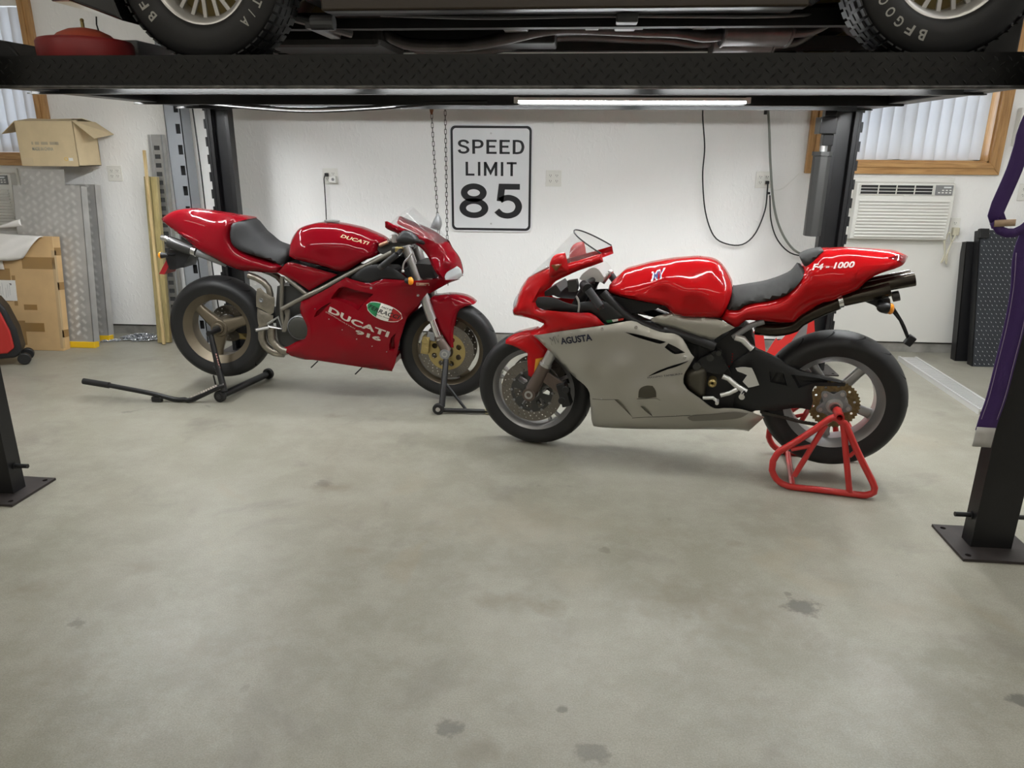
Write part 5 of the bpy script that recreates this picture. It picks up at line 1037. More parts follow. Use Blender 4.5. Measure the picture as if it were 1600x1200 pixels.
MB().ball((x, -.235, z), .022, sc=(.8, .8, 1.05)).build('turn_signal', M_AMBER, du, smooth=60); MB().cyl((x-.03, -.225, z), (x-.005, -.232, z), .014, .020, n=14).cyl((x-.02, -.225, z), (x-.02, -.19, z), .010, n=10).build('signal_stem', M_BLACK, du, smooth=50)
x, z = G['d_plaque'][0][:2]
q = MB(); q.v = [(-.035, -.009, 0), (.035, -.009, 0), (.035, .009, 0), (-.035, .009, 0)]; q.f = [(0, 1, 2, 3)]
fairS.decal(q, x, z, -.04, off=.001).build('decal_plaque', mat('tan_decal', (0.48, 0.30, 0.22), .5), fo)
fairS.decal(fit_text('BREMBO', .056, .009, .02), x, z, -.04, off=.0016).build('decal_lettering', mat('decal_red_print', (0.30, 0.02, 0.02), .5), fo)
side_panel(du, 'air_duct_trim', 'd_fascia', M_BLACK, bulge=.008, r=.03, step=.016)
slab(du, 'instrument_housing', 'd_dash', M_BLACK, -.12, .12)
# cockpit
g = [Vector((a, -c, b)) for a, b, c in G['d_grip']]
for s_ in (1, -1):
    f = lambda v: Vector((v.x, v.y*s_, v.z))
    MB().cyl(f(g[0]), f(g[1]), .0175, n=18).build('hand_grip', M_BLACK, du, smooth=50)
    MB().cyl(f(g[0])-(f(g[1])-f(g[0])).normalized()*.018, f(g[0]), .016, .0175, n=18).build('bar_end', M_DGREY, du, smooth=40)
    MB().cyl(f(g[1]), f(g[2]), .012, n=14).build('handlebar', M_BLACK, du, smooth=50)
    lv = [f(Vector((a, -c, b))) for a, b, c in G['d_lever']]
    MB().tube(catmull(lv, False, .01, 200), .0055, 8).ball(lv[-1], .009, 10, 8).build('brake_lever', M_ALU, du, smooth=60)
slab(du, 'triple_clamp', 'd_triple', M_DGREY, -.085, .085, bevel=.008)
cp_ = [Vector((a, -c, b)) for a, b, c in G['d_cop']]
MB().cyl(cp_[0], cp_[1], .0115, n=16).build('steering_damper', mat('copper_tube', (0.42, 0.24, 0.16), .32, metal=.8), du, smooth=50)
MB().cyl(cp_[1], cp_[2], .007, n=12).ball(cp_[2], .012).build('damper_rod', M_CHROME, du, smooth=50)
MB().cyl(cp_[7]-Vector((0, .02, .02)), cp_[7]+Vector((0, -.02, .025)), .014, n=14).build('fluid_cup', M_ALU, du, smooth=50)
MB().tube(catmull([cp_[4], cp_[5]+Vector((0, -.04, 0)), cp_[6]], False, .02, 200), .006, 8).build('brake_hose', M_GREYM, du, smooth=60)
MB().box(cp_[5]+Vector((0, -.05, -.01)), (.045, .035, .03)).build('master_cylinder', M_GOLDM, du, bevel=.006)
MB().cyl((1.11, -.10, .965), (1.17, -.10, 1.0), .02, n=14).box((1.19, -.14, 1.0), (.035, .035, .04)).build('fluid_reservoir', M_ALU, du, bevel=.004)
# --- frame, engine, exhaust
side_tube(du, 'frame_tube', 'd_tube1', .0135, M_BRZF); side_tube(du, 'frame_tube', 'd_tube2', .0125, M_BRZF); side_tube(du, 'frame_tube', 'd_tube3', .012, M_BRZF)
slab(du, 'footpeg_hanger', 'd_hanger', M_BRZF, -.14, -.125, bevel=.004)
MB().tube([(a, -.135, b) for a, b, _ in (G['d_foot'][0], G['d_foot'][1], G['d_foot'][2], G['d_foot'][3])], .0075, 8, close=True).build('footpeg_bracket', M_ALU, du, smooth=50)
MB().cyl((G['d_foot'][4][0], -.20, G['d_foot'][4][1]), (G['d_foot'][3][0], -.15, G['d_foot'][3][1]), .010, n=12).build('footpeg', M_ALU, du, smooth=50)
slab(du, 'engine_block', 'd_engine', M_DGREY, -.10, .10, bevel=.01)
slab(du, 'airbox', 'd_side', M_BLACK, -.115, .115)
MB().span((.70, -.11, .30), (1.10, .11, .66)).build('cylinder_block', M_DGREY, du, bevel=.02)
MB().prism([(.56, .285), (.80, .25), (1.10, .225), (1.12, .30), (.60, .33)], -.12, .12).build('belly_pan', M_DRED, du, bevel=.02)
MB().span((.48, -.09, .62), (1.12, .09, .80)).build('inner_frame', M_BLACK, du, bevel=.02)
c0 = G['d_clutch'][0]
MB().lathe([(0, -.185), (.048, -.185), (.062, -.178), (.066, -.168), (.066, -.10), (0, -.10)], (c0[0], 0, c0[1]), 'y', 40, close=False).build('clutch_cover', mat('clutch_cover_grey', (0.055, 0.055, 0.048), .45, metal=.4), du, smooth=35)
MB().lathe([(.066, -.176), (.071, -.172), (.071, -.11), (.066, -.11)], (c0[0], 0, c0[1]), 'y', 40).build('clutch_ring', M_GREYM, du, smooth=35)
side_tube(du, 'exhaust_midpipe', 'd_pipe', .019, M_TITAN, mirror=True, n=16)
sS = Sheet(G['d_shield'], .006, .03, (), .016); sS.panel(-1, .004).build('heat_shield', M_TITAN, du, smooth=40)
MB().lathe([(.004, 0), (.008, -.003), (.0125, -.003), (.0125, .003), (.004, .003)], (G['d_shield'][0][0]+.022, -.137, .603), 'y', 20).build('shield_bolt', M_GREYM, du, smooth=40)
Sheet(G['d_shield2'], .006, .03, (), .016).panel(-1, .004).build('heat_shield', M_TITAN, du, smooth=40)
side_tube(du, 'exhaust_header', 'd_low1', .025, M_TITAN, mirror=False, n=16); side_tube(du, 'exhaust_header', 'd_low2', .024, M_TITAN, mirror=False, n=16)
m0, m1, m2 = [Vector((a, 0, b)) for a, b, _ in G['d_muffler']]
for s_, dz in ((-1, 0), (1, .02)):
    y = Vector((0, s_*.085, dz)); rs = []
    for t, r_ in ((-.01, .029), (0, .033), (.3, .034), (1, .027), (1.01, .025)):
        c = m0.lerp(m1, t)+y; d = (m1-m0).normalized(); up = Vector((-d.z, 0, d.x)); rs.append([c+up*r_*1.05*sin(2*pi*j/24)+Vector((0, 1, 0))*r_*.95*cos(2*pi*j/24) for j in range(24)])
    mo = MB().rings(rs).build('muffler', M_CARBON, du, smooth=40)
    MB().cyl(m1+y*1.0, m2+Vector((0, s_*.05, dz)), .026, .020, n=18).build('muffler_inlet', M_GREYM, du, smooth=50)
    for t in (.86, .91, .96):
        c = m0.lerp(m1, t)+y; d = (m1-m0).normalized(); MB().cyl(c-d*.004, c+d*.004, .036-.006*t, n=20).build('muffler_clamp', M_CHROME, mo, smooth=40)
    e = (m0-m1).normalized(); c = m0+y
    MB().tube([c+Vector((0, 0, .012)), c+e*.025+Vector((0, 0, .015)), c+e*.045+Vector((0, 0, .012))], [.018, .017, .016], 16, cap=False).build('tailpipe_tip', M_CHROME, mo, smooth=60)
slab(du, 'rear_mudguard', 'd_fendertail', M_BLACK, -.07, .07, bevel=.006)
slab(du, 'rear_reflector_strip', 'd_platered', mat('red_reflector', (0.30, 0.01, 0.015), .3, coat=.6), -.06, .06, bevel=.003)
for s_ in (-1, 1):
    x, z = G['d_signalr'][0][:2]; x2, z2 = G['d_signalr'][1][:2]
    MB().ball((x, s_*.12, z), .02, sc=(.75, .8, 1)).build('turn_signal', M_AMBER, du, smooth=60)
    MB().cyl((x+.004, s_*.12, z), (x2+.012, s_*.115, z2), .019, .010, n=14).cyl((x2, s_*.115, z2), (x2+.03, s_*.06, z2), .008, n=8).build('signal_stem', M_BLACK, du, smooth=50)
for x, z in ((.63, .235), (.90, .205)): MB().cyl((x, -.10, z), (x-.035, -.13, z-.035), .004, n=8).build('drain_hose', M_BLACK, du)
# ------------------------------------------------------------------ red and silver motorcycle in front, facing left
mv = empty('motorcycle', MV_O, MV_A); tag(mv, 'red and silver sport motorcycle on a red stand, in front, facing left', 'motorcycle')
M_SILV = mat('silver_body_paint', (0.40, 0.388, 0.345), .34, metal=.65, coat=.4)
M_WSIL = mat('silver_cast_wheel', (0.42, 0.42, 0.42), .32, metal=.8)
M_SEATG = mat('grey_seat_suede', (0.030, 0.030, 0.029), .8, bump=.05, bscale=400)
M_SWING = mat('satin_black_swingarm', (0.016, 0.017, 0.018), .42, metal=.2)
M_DARKEX = mat('dark_ceramic_exhaust', (0.050, 0.042, 0.032), .26, metal=.8)
M_OLIVE = mat('olive_engine_cover', (0.085, 0.078, 0.060), .42, metal=.5)
M_BSIL = mat('bright_silver_metal', (0.68, 0.68, 0.66), .28, metal=.5)
M_PIN = mat('pinstripe_red', (0.32, 0.05, 0.04), .4)
MF, MR = (0.0, .298), (MV_WX, MV_RZ)
# --- wheels
tyre(mv, MR, .314, .190, .218, .155, 15)
o = rim(mv, MR, .218, .155, M_WSIL, .036)
for r_ in (.2265, .2205): MB().lathe([(r_, -.0785), (r_+.002, -.0785), (r_+.002, -.0765), (r_, -.0765)], (MR[0], 0, MR[1]), 'y', 80).build('rim_pinstripe', M_PIN, o)
for k in range(5): spoke(o, MR, radians(52+72*k), .04, .195, .052, .038, .045, .030, .01, M_WSIL)
MB().cyl((MR[0], -.06, MR[1]), (MR[0], .06, MR[1]), .05, n=28).build('hub', M_WSIL, o, smooth=40)
# sprocket: toothed ring, five-lobed carrier, bolts
sp = []
for k in range(41*2):
    t = 2*pi*k/82; sp.append((MR[0]+(.111 if k % 2 else .104)*cos(t), MR[1]+(.111 if k % 2 else .104)*sin(t)))
so = holed_plate(sp, [arcr(30, .06, MR)]+[arcr(10, .006, (MR[0]+.085*cos(2*pi*k/10+.2), MR[1]+.085*sin(2*pi*k/10+.2))) for k in range(10)], -.098, -.092).build('sprocket', mat('gold_sprocket', (0.24, 0.175, 0.085), .42, metal=.7, noise=.5, nscale=60), mv)
lob = [(MR[0]+(.062+.015*cos(5*t+pi*.0+.9))*cos(t), MR[1]+(.062+.015*cos(5*t+.9))*sin(t)) for t in [2*pi*k/80 for k in range(80)]]
MB().prism(lob, -.106, -.097).build('sprocket_carrier', M_GREYM, mv, bevel=.002)
for k in range(5):
    t = (2*pi*k-.9)/5; c = (MR[0]+.060*cos(t), MR[1]+.060*sin(t)); MB().cyl((c[0], -.114, c[1]), (c[0], -.105, c[1]), .009, n=12).build('carrier_bolt', M_ALU, mv, smooth=40)
MB().cyl((MR[0], -.125, MR[1]), (MR[0], -.10, MR[1]), .035, n=14).lathe([(.020, -.150), (.027, -.150), (.027, -.11), (.020, -.11)], (MR[0], 0, MR[1]), 'y', 24).build('axle_nut', M_ALU, mv, smooth=30)
tyre(mv, MF, .298, .12, .218, .095, 15)
o = rim(mv, MF, .218, .095, M_WSIL, .030)
for k in range(5):
    for d_ in (-.09, .09): spoke(o, MF, radians(160+72*k)+d_, .045, .20, .018, .016, .03, .022, 0, M_WSIL, curve=d_*.6)
MB().cyl((0, -.055, MF[1]), (0, .055, MF[1]), .05, n=28).build('hub', M_WSIL, o, smooth=40)
for y in (-.07, .07):
    d_ = disc(mv, MF, y, .158, .105, .005, M_DISC, 26, 3)
    hs = [arcr(24, .040, MF)]
    for k in range(6):
        t = radians(60*k+10); hs.append([(MF[0]+r_*cos(t+a), MF[1]+r_*sin(t+a)) for r_, a in ((.055, -.28), (.092, -.30), (.096, 0), (.092, .30), (.055, .28))])
    holed_plate(arcr(60, .108, MF), hs, y-.004, y+.003).build('disc_carrier', M_DGREY, d_)
    for k in range(12):
        t = 2*pi*k/12; c = (MF[0]+.106*cos(t), MF[1]+.106*sin(t)); MB().cyl((c[0], y-.0055, c[1]), (c[0], y+.0055, c[1]), .0065, n=10).build('disc_bobbin', M_GREYM, d_, smooth=40)
# --- fork, caliper, fender
fk = [Vector((a, 0, b)) for a, b, _ in G['m_fork']]; fdir = (fk[0]-Vector((0, 0, MF[1]))).normalized(); fa = Vector((0, 0, MF[1]))
M_FOOT = mat('brown_grey_casting', (0.13, 0.10, 0.085), .42, metal=.5)
for s_ in (-1, 1):
    y = Vector((0, s_*.10, 0)); b0 = fa+fdir*.05
    MB().cyl(fa+fdir*.17+y, fk[0]+fdir*.02+y, .026, n=22).build('fork_slider', M_ALU, mv, smooth=50)
    MB().cyl(fk[0]+fdir*.01+y, fk[0]+fdir*.10+y, .028, n=22).build('fork_tube', M_GOLDM, mv, smooth=50); MB().cyl(fk[0]+fdir*.09+y, fk[0]+fdir*.37+y, .026, n=22).build('fork_stanchion', M_BLACK, mv, smooth=50)
    MB().cyl(fa+fdir*.02+y, fa+fdir*.165+y, .034, .030, n=22).cyl(fa+Vector((0, s_*.075, 0)), fa+Vector((0, s_*.135, 0)), .033, n=24).build('fork_foot', M_FOOT, mv, smooth=40)
    MB().cyl(fa+fdir*.165+y, fa+fdir*.18+y, .0315, n=22).build('fork_collar', M_ALU, mv, smooth=40)
    MB().lathe([(.012, s_*.137), (.021, s_*.137), (.021, s_*.12), (.012, s_*.12)], fa, 'y', 24).build('axle_end', M_ALU, mv, smooth=40)
    c = G['m_axlef'][1]
    MB().box((c[0], s_*.095, c[1]), (.045, .06, .12), M=Matrix.Rotation(radians(-18), 3, 'Y')).cyl((c[0]+.012, s_*.128, c[1]+.03), (c[0]+.012, s_*.12, c[1]+.03), .019, n=16).cyl((c[0]-.006, s_*.128, c[1]-.028), (c[0]-.006, s_*.12, c[1]-.028), .019, n=16).build('brake_caliper', M_BLACK, mv, bevel=.010, seg=3)
    MB().bar((.06, s_*.10, .40), (c[0], s_*.10, c[1]+.02), .02, .06).build('caliper_bracket', M_FOOT, mv, bevel=.005)
fenS, o = body(mv, 'front_fender', 'm_fender', M_DRED if False else M_RED, .016, .03, step=.014)
conform(o, 'side_reflector', [(a, b) for a, b, _ in G['m_reflector']], fenS, mat('amber_reflector', (0.70, 0.33, 0.02), .25, coat=.8), .003)
# --- bodywork
tankS, to = body(mv, 'fuel_tank', 'm_tank', M_RED, .085, .15, extra=[(.75, .85, .12), (.62, .90, .11)])
c = G['m_cappos'][0]
MB().lathe([(.0, .0), (.040, .0), (.046, .003), (.046, .007), (.036, .010), (.0, .010)], (0, 0, 0), 'z', 36, close=False).build('filler_cap', M_ALU, mv, smooth=40, loc=(c[0]+.01, 0, c[1]+.004)).rotation_euler = (0, radians(-4), 0)
c = G['m_cappos'][1]
MB().ball((c[0]+.01, 0, c[1]-.004), .05, sc=(1.1, .8, .28), M=Matrix.Rotation(radians(-22), 3, 'Y')).build('tank_vent_trim', M_CARBON, mv, smooth=60)
l0, l1 = G['m_logo']
place_text(tankS, to, 'tank_logo', 'MV', (l0[0]-.004, l0[1]-.004), (l1[0]+.004, l1[1]+.004), .036, mat('logo_white', (0.75, 0.75, 0.74), .4), bold=.05, shear=.25)
place_text(tankS, to, 'tank_logo', 'MV', (l0[0]+.006, l0[1]), (l1[0]-.006, l1[1]), .028, mat('logo_blue', (0.03, 0.05, 0.18), .4), bold=.02, shear=.25).location.y = -.001
body(mv, 'rider_seat', 'm_seat', M_SEATG, .03, .05, step=.016); body(mv, 'pillion_pad', 'm_pad', M_SEATG, .02, .04, step=.014)
tailS, tl = body(mv, 'tail_fairing', 'm_tail', M_RED, .045, .09)
conform(tl, 'tail_light', [(a, b) for a, b, _ in G['m_taillight']], tailS, mat('dark_red_lens', (0.11, 0.004, 0.006), .12, coat=1.0), .002, sides=(-1, 1))
conform(tl, 'tail_scoop', [(a, b) for a, b, _ in G['m_tailnotch']], tailS, M_RED, .008, sides=(-1, 1))
p0, p1 = G['m_tailtxt']
place_text(tailS, tl, 'tail_lettering', 'F4 - 1000', p0, p1, .024, mat('tail_lettering_pale', (0.72, 0.58, 0.55), .4), bold=.03, shear=.3)
fairS, fo = side_panel(mv, 'side_fairing', 'm_fair', M_SILV, bulge=.018, r=.08, holes=('m_slot1', 'm_slot2', 'm_slot3', 'm_slot4', 'm_slot5'), step=.022, extra=[(.45, .50, .205), (.55, .40, .205), (.7, .40, .21), (.3, .52, .19), (.5, .25, .16)])
for k in range(1, 6): fairS.pocket([(a, b) for a, b, _ in G['m_slot%d' % k]], .03 if k < 4 else .016, shrink=.9).build('fairing_slot', M_BLACK if k < 4 else M_SILV, fo, smooth=30)
conform(fo, 'inspection_badge', [(a, b) for a, b, _ in G['m_badge']], fairS, M_OLIVE, .003); conform(fo, 'badge_lip', [(a, b) for a, b, _ in G['m_badge2']], fairS, M_SILV, .006, smooth=40)
conform(fo, 'belly_vent', [(a, b) for a, b, _ in G['m_vent']], fairS, mat('dark_silver_vent', (0.20, 0.19, 0.17), .35, metal=.6), .004, smooth=40)
b = [(q[0], q[1]) for q in G['m_bolts']]; screws(fo, fairS, b[:3], .0085, M_CHROME); screws(fo, fairS, b[3:], .004, M_ALU)
sm = G['m_seam']
for q in (sm[:3], sm[3:]): MB().tube([(a, -fairS.w((a, z))-.0004, z) for a, z, _ in catmull(q, False, .02)], .0012, 6).build('panel_seam', M_DGREY, fo)
q = G['m_txt']
place_text(fairS, fo, 'fairing_lettering', 'AGUSTA', q[0], q[1], .034, mat('navy_print', (0.012, 0.014, 0.035), .4), bold=.035)
place_text(fairS, fo, 'fairing_lettering', 'MV', q[2], q[3], .040, mat('grey_print', (0.16, 0.16, 0.16), .45, metal=.4), bold=-.015, shear=.2)
place_text(fairS, fo, 'fairing_lettering', 'MASSIMO TAMBURINI', q[4], q[5], .008, mat('navy_print', (0, 0, 0)), bold=.0)
noseS, no = side_panel(mv, 'nose_fairing', 'm_nose', M_RED, bulge=.03, r=.09, step=.016, extra=[(-.05, .72, .10), (-.02, .80, .09), (.05, .72, .16), (.0, .66, .11)])
for s_ in (-1, 1): pass
screen(mv, 'windscreen', G['m_screen_c'], G['m_screen_s'][:5], M_GLASS, edge=M_BLACK)
MB().ball((-.075, 0, .74), .055, sc=(.7, .8, 1.25), M=Matrix.Rotation(radians(28), 3, 'Y')).build('headlight', M_LENS, mv, smooth=60)
for sd in (-1, 1):
    o = blob(mv, 'mirror_housing', 'm_mirror', M_RED, .030, sd*.215, r=.04); blob(o, 'signal_lens', 'm_mlens', mat('smoked_amber_lens', (0.20, 0.06, 0.012), .2, coat=.8), .010, sd*.243, r=.02)
# --- black inner panels, flag sticker
inS, io = side_panel(mv, 'inner_panel', 'm_innerblk', M_BLACK, bulge=.015, r=.04, step=.018)
side_panel(mv, 'inner_panel', 'm_innerblk2', M_BLACK, bulge=.008, r=.03, step=.018)
fl = G['m_flag']
for k, (c_, nm) in enumerate((((0.02, 0.17, 0.06), 'flag_green'), ((0.72, 0.71, 0.66), 'flag_white'), ((0.45, 0.03, 0.02), 'flag_red'))):
    t0, t1 = k/3, (k+1)/3
    def L_(a, b_, t): return (a[0]+(b_[0]-a[0])*t, a[1]+(b_[1]-a[1])*t)
    q_ = [L_(fl[0], fl[3], t0), L_(fl[0], fl[3], t1), L_(fl[7], fl[4], t1), L_(fl[7], fl[4], t0)]
    conform(io, nm, q_, inS, mat(nm, c_, .4), .003, th=.002)
slab(mv, 'tank_base', 'm_under', M_BLACK, -.12, .12, bevel=.01)
slab(mv, 'instrument_pod', 'm_gauge', M_DGREY, -.10, .10, bevel=.01)
side_tube(mv, 'frame_tube', 'm_tube1', .022, M_BLACK); side_tube(mv, 'frame_highlight', 'm_tube1b', .004, M_GREYM, mirror=False)  # thin grey tube is the highlight along the near frame tube, put in as colour
coverS, o = side_panel(mv, 'frame_cover', 'm_cover', M_SILV, bulge=.012, r=.04, step=.018)
slab(mv, 'engine_block', 'm_engine', M_BLACK, -.11, .11, bevel=.01)
MB().span((.30, -.12, .28), (.80, .12, .66)).build('radiator_block', M_BLACK, mv, bevel=.02)
MB().prism([(.36, .215), (.9, .210), (.99, .225), (.96, .26), (.38, .28)], -.115, .115).build('belly_pan', M_SILV, mv, bevel=.02)
slab(mv, 'rear_frame', 'm_rearframe', M_BLACK, -.085, .085, bevel=.01)
slab(mv, 'frame_plate', 'm_frame', M_SWING, -.15, -.12, bevel=.006, mirror=True)
clS = Sheet([(a, b_, .150) for a, b_, _ in G['m_clutch']], .025, .03, (), .014); clS.panel(-1, .05).build('clutch_cover', M_OLIVE, mv, smooth=40)
c = G['m_cap'][0]; MB().lathe([(.006, -.172), (.012, -.178), (.019, -.172), (.019, -.11), (.006, -.11)], (c[0], 0, c[1]), 'y', 18).build('oil_cap', M_GOLDM, mv, smooth=40)
for k, rr in (((.85, .57), .016), ((.795, .525), .018), ((.885, .595), .012)): MB().cyl((k[0], -.165, k[1]), (k[0], -.12, k[1]), rr, n=18).build('frame_bolt', M_DGREY, mv, smooth=40)
slab(mv, 'heel_guard', 'm_heel', M_BSIL, -.165, -.158, bevel=.003)
pg = G['m_peg']
MB().tube([(a, -.16, b_) for a, b_, _ in pg[:4]], [.012, .011, .013, .012], 10).tube([(a, -.165, b_) for a, b_, _ in pg[4:7]], .010, 10).build('footrest_bracket', M_BSIL, mv, smooth=50)
MB().cyl((pg[7][0], -.15, pg[7][1]), (pg[7][0]-.01, -.24, pg[7][1]), .013, n=14).build('footpeg', M_CHROME, mv, smooth=40)
MB().tube([(a, -.18, b_) for a, b_, _ in G['m_shift']], .008, 8).cyl((G['m_shift'][0][0], -.215, G['m_shift'][0][1]), (G['m_shift'][0][0], -.17, G['m_shift'][0][1]), .008, n=12).build('gear_lever', M_BSIL, mv, smooth=50)
MB().tube([(a, -.14, b_) for a, b_, _ in G['m_linkage']], [.014, .016, .013, .015], 12).build('shock_reservoir', M_BSIL, mv, smooth=50)
MB().tube([(a, -.13, b_) for a, b_, _ in G['m_subframe']], .013, 10).build('subframe_tube', M_GREYM, mv, smooth=50)
sh = [Vector((a, -.05, b_)) for a, b_, _ in G['m_shock']]; hel = []
for k in range(73):
    t = k/72; q_ = sh[0].lerp(sh[1], t); hel.append(q_+Vector((.03*cos(2*pi*t*6), .03*sin(2*pi*t*6), 0)))
MB().tube(hel, .006, 8).build('shock_spring', M_RED, mv, smooth=50); MB().cyl(sh[1]-Vector((0, 0, .03)), sh[1]+Vector((0, 0, .01)), .034, n=18).build('spring_seat', M_GOLDM, mv, smooth=40)
swS = Sheet(G['m_swing'], .012, .05, [[(a, b_) for a, b_, _ in G[h]] for h in ('m_swhole1', 'm_swhole2')], .018)
swS.panel(-1, .03).build('swingarm', M_SWING, mv, smooth=40)
for k in ('m_swhole1', 'm_swhole2'): swS.pocket([(a, b_) for a, b_, _ in G[k]], .025).build('swingarm_recess', M_BLACK, mv, smooth=30)
MB().span((.95, -.075, .32), (1.06, .10, .58)).build('swingarm_pivot', M_SWING, mv, bevel=.02)
chain_run(mv, 'drive_chain', [(a, -.095, b_) for a, b_, _ in G['m_chain']]+[(MR[0]-.02, -.095, MR[1]-.108)], .0159, mat('chain_steel', (0.055, 0.05, 0.045), .4, metal=.7))
# --- exhaust
def can(p0, p1, y, r):
    p0 = Vector((p0[0], y, p0[1])); p1 = Vector((p1[0], y, p1[1])); d = (p1-p0).normalized()
    o = MB().tube([p0, p0+d*.02, p1-d*.004, p1], [r*.72, r*.92, r, r*.98], 28, cap=False).build('muffler', M_DARKEX, mv, smooth=50)
    MB().cyl(p1-d*.03, p1-d*.028, r*.97, n=28).build('muffler_core', M_BLACK, o)
    return p0, d
for y in (-.065, .065): can(G['m_muf1'][0], G['m_muf1'][1], y, .030)
for y in (-.04, .04): can(G['m_muf2'][0], G['m_muf2'][1], y, .030)
mp = [(a, -.05, b_) for a, b_, _ in G['m_midpipe']]
MB().tube(catmull(mp, False, .03, 200), .030, 16).build('exhaust_midpipe', M_DARKEX, mv, smooth=60); MB().tube(catmull([(a, .05, c_) for a, _, c_ in mp], False, .03, 200), .030, 16).build('exhaust_midpipe', M_DARKEX, mv, smooth=60)
q_ = Vector((G['m_muf1'][0][0], -.065, G['m_muf1'][0][1])); d = Vector((G['m_muf1'][1][0]-G['m_muf1'][0][0], 0, G['m_muf1'][1][1]-G['m_muf1'][0][1])).normalized()
MB().cyl(q_-d*.006, q_+d*.012, .031, n=22).build('exhaust_clamp', M_CHROME, mv, smooth=40)
slab(mv, 'plate_carrier', 'm_plate', M_BLACK, -.06, .06, bevel=.01)
x, z = G['m_signalr'][0][:2]; x2, z2 = G['m_signalr'][1][:2]
for s_ in (-1, 1):
    MB().ball((x, s_*.10, z), .024, sc=(.6, .8, 1.0)).build('turn_signal', M_AMBER, mv, smooth=60)
    MB().ball((x2, s_*.10, z2), .026, sc=(1.25, .85, .9)).cyl((x2, s_*.10, z2), (x2-.02, s_*.04, z2+.02), .012, n=10).build('signal_housing', M_BLACK, mv, smooth=60)
MB().cyl((1.575, -.03, .868), (1.60, -.03, .876), .022, n=18).build('plate_lamp', M_DGREY, mv, smooth=40)
side_tube(mv, 'plate_stalk', 'm_stalk', .006, M_GBLACK, mirror=False); side_tube(mv, 'plate_cable', 'm_stalk2', .0045, M_GBLACK, mirror=False)
e = G['m_stalk'][-1]; MB().box((e[0]+.004, -.02, e[1]), (.03, .04, .045), M=Matrix.Rotation(radians(30), 3, 'Y')).build('plate_plug', M_BLACK, mv, bevel=.005)
# --- cockpit
g = [Vector((a, -c_, b_)) for a, b_, c_ in G['m_grip']]
for s_ in (1, -1):
    f = lambda v: Vector((v.x, v.y*s_, v.z))
    MB().cyl(f(g[0]), f(g[1]), .014, .017, n=16).build('bar_end', M_GBLACK, mv, smooth=40)
    MB().cyl(f(g[1]), f(g[2]), .0185, n=18).build('hand_grip', mat('grey_rubber_grip', (0.035, 0.036, 0.04), .6), mv, smooth=50)
    MB().cyl(f(g[2]), f(g[3]), .026, .022, n=18).build('grip_collar', M_BLACK, mv, smooth=50)
    MB().cyl(f(g[3]), Vector((G['m_triple'][5][0]-.04, -s_*.10, G['m_triple'][5][1]+.01)), .013, n=14).build('handlebar', M_BLACK, mv, smooth=50)
    MB().tube(catmull([f(Vector((a, -c_, b_))) for a, b_, c_ in G['m_lever']], False, .01, 200), .005, 8).build('clutch_lever', M_ALU, mv, smooth=60)
slab(mv, 'triple_clamp', 'm_triple', M_BSIL, -.12, .12, bevel=.012)
slab(mv, 'switch_box', 'm_switch', M_DGREY, -.20, -.16, bevel=.006)
MB().cyl((.33, -.06, .865), (.36, -.06, .91), .012, n=12).ball((.365, -.05, .915), .014, sc=(1, 1, .7)).build('steering_damper', M_ALU, mv, smooth=50)
# ------------------------------------------------------------------ motorcycle stands
def bp(root_o, root_a, x, lat, z):
    return (root_o[0]+x*cos(root_a)+lat*sin(root_a), root_o[1]+x*sin(root_a)-lat*cos(root_a), z)
# red tubular stand under the red and silver motorcycle
ms = empty('paddock_stand', MV_O, MV_A); tag(ms, 'red tubular steel stand holding up the rear axle of the silver motorcycle', 'stand')
M_RSTD = mat('red_powder_coat', (0.52, 0.022, 0.020), .28, coat=.4)
for s_ in (1, -1):
    f = lambda P: [(a, -c*s_, max(b, .0155)) for a, b, c in P]
    MB().tube(catmull(f(G['ms_loop']), True, .02, 200), .0150, 12, close=True).build('side_loop', M_RSTD, ms, smooth=60)
    MB().tube(f(G['ms_strut']), .0135, 12).build('strut', M_RSTD, ms, smooth=60); MB().tube(f(G['ms_strut2']), .0125, 12).build('strut', M_RSTD, ms, smooth=60)
    b_ = f(G['ms_brace']); MB().tube(b_[:2], .009, 10).build('brace', M_RSTD, ms, smooth=60); MB().tube(b_[2:], .009, 10).build('brace', M_RSTD, ms, smooth=60)
a0, a1 = G['ms_apex']
MB().lathe([(.013, -.245), (.0195, -.245), (.0195, -.152), (.013, -.152)], (a0[0]+.008, 0, a0[1]-.012), 'y', 22).build('axle_sleeve', M_RSTD, ms, smooth=40)
MB().cyl((a0[0]+.008, -.16, a0[1]-.012), (a0[0]+.008, -.158, a0[1]-.012), .013, n=16).build('sleeve_shade_disc', M_BLACK, ms)  # black disc colours in the shade inside the open sleeve end
MB().lathe([(.013, .245), (.0195, .245), (.0195, .115), (.013, .115)], (a0[0]+.008, 0, a0[1]-.012), 'y', 22).build('axle_sleeve', M_RSTD, ms, smooth=40)
for x in (1.262,): MB().tube([(x, -.205, .0155), (x, .205, .0155)], .0135, 12).build('cross_tube', M_RSTD, ms, smooth=60)
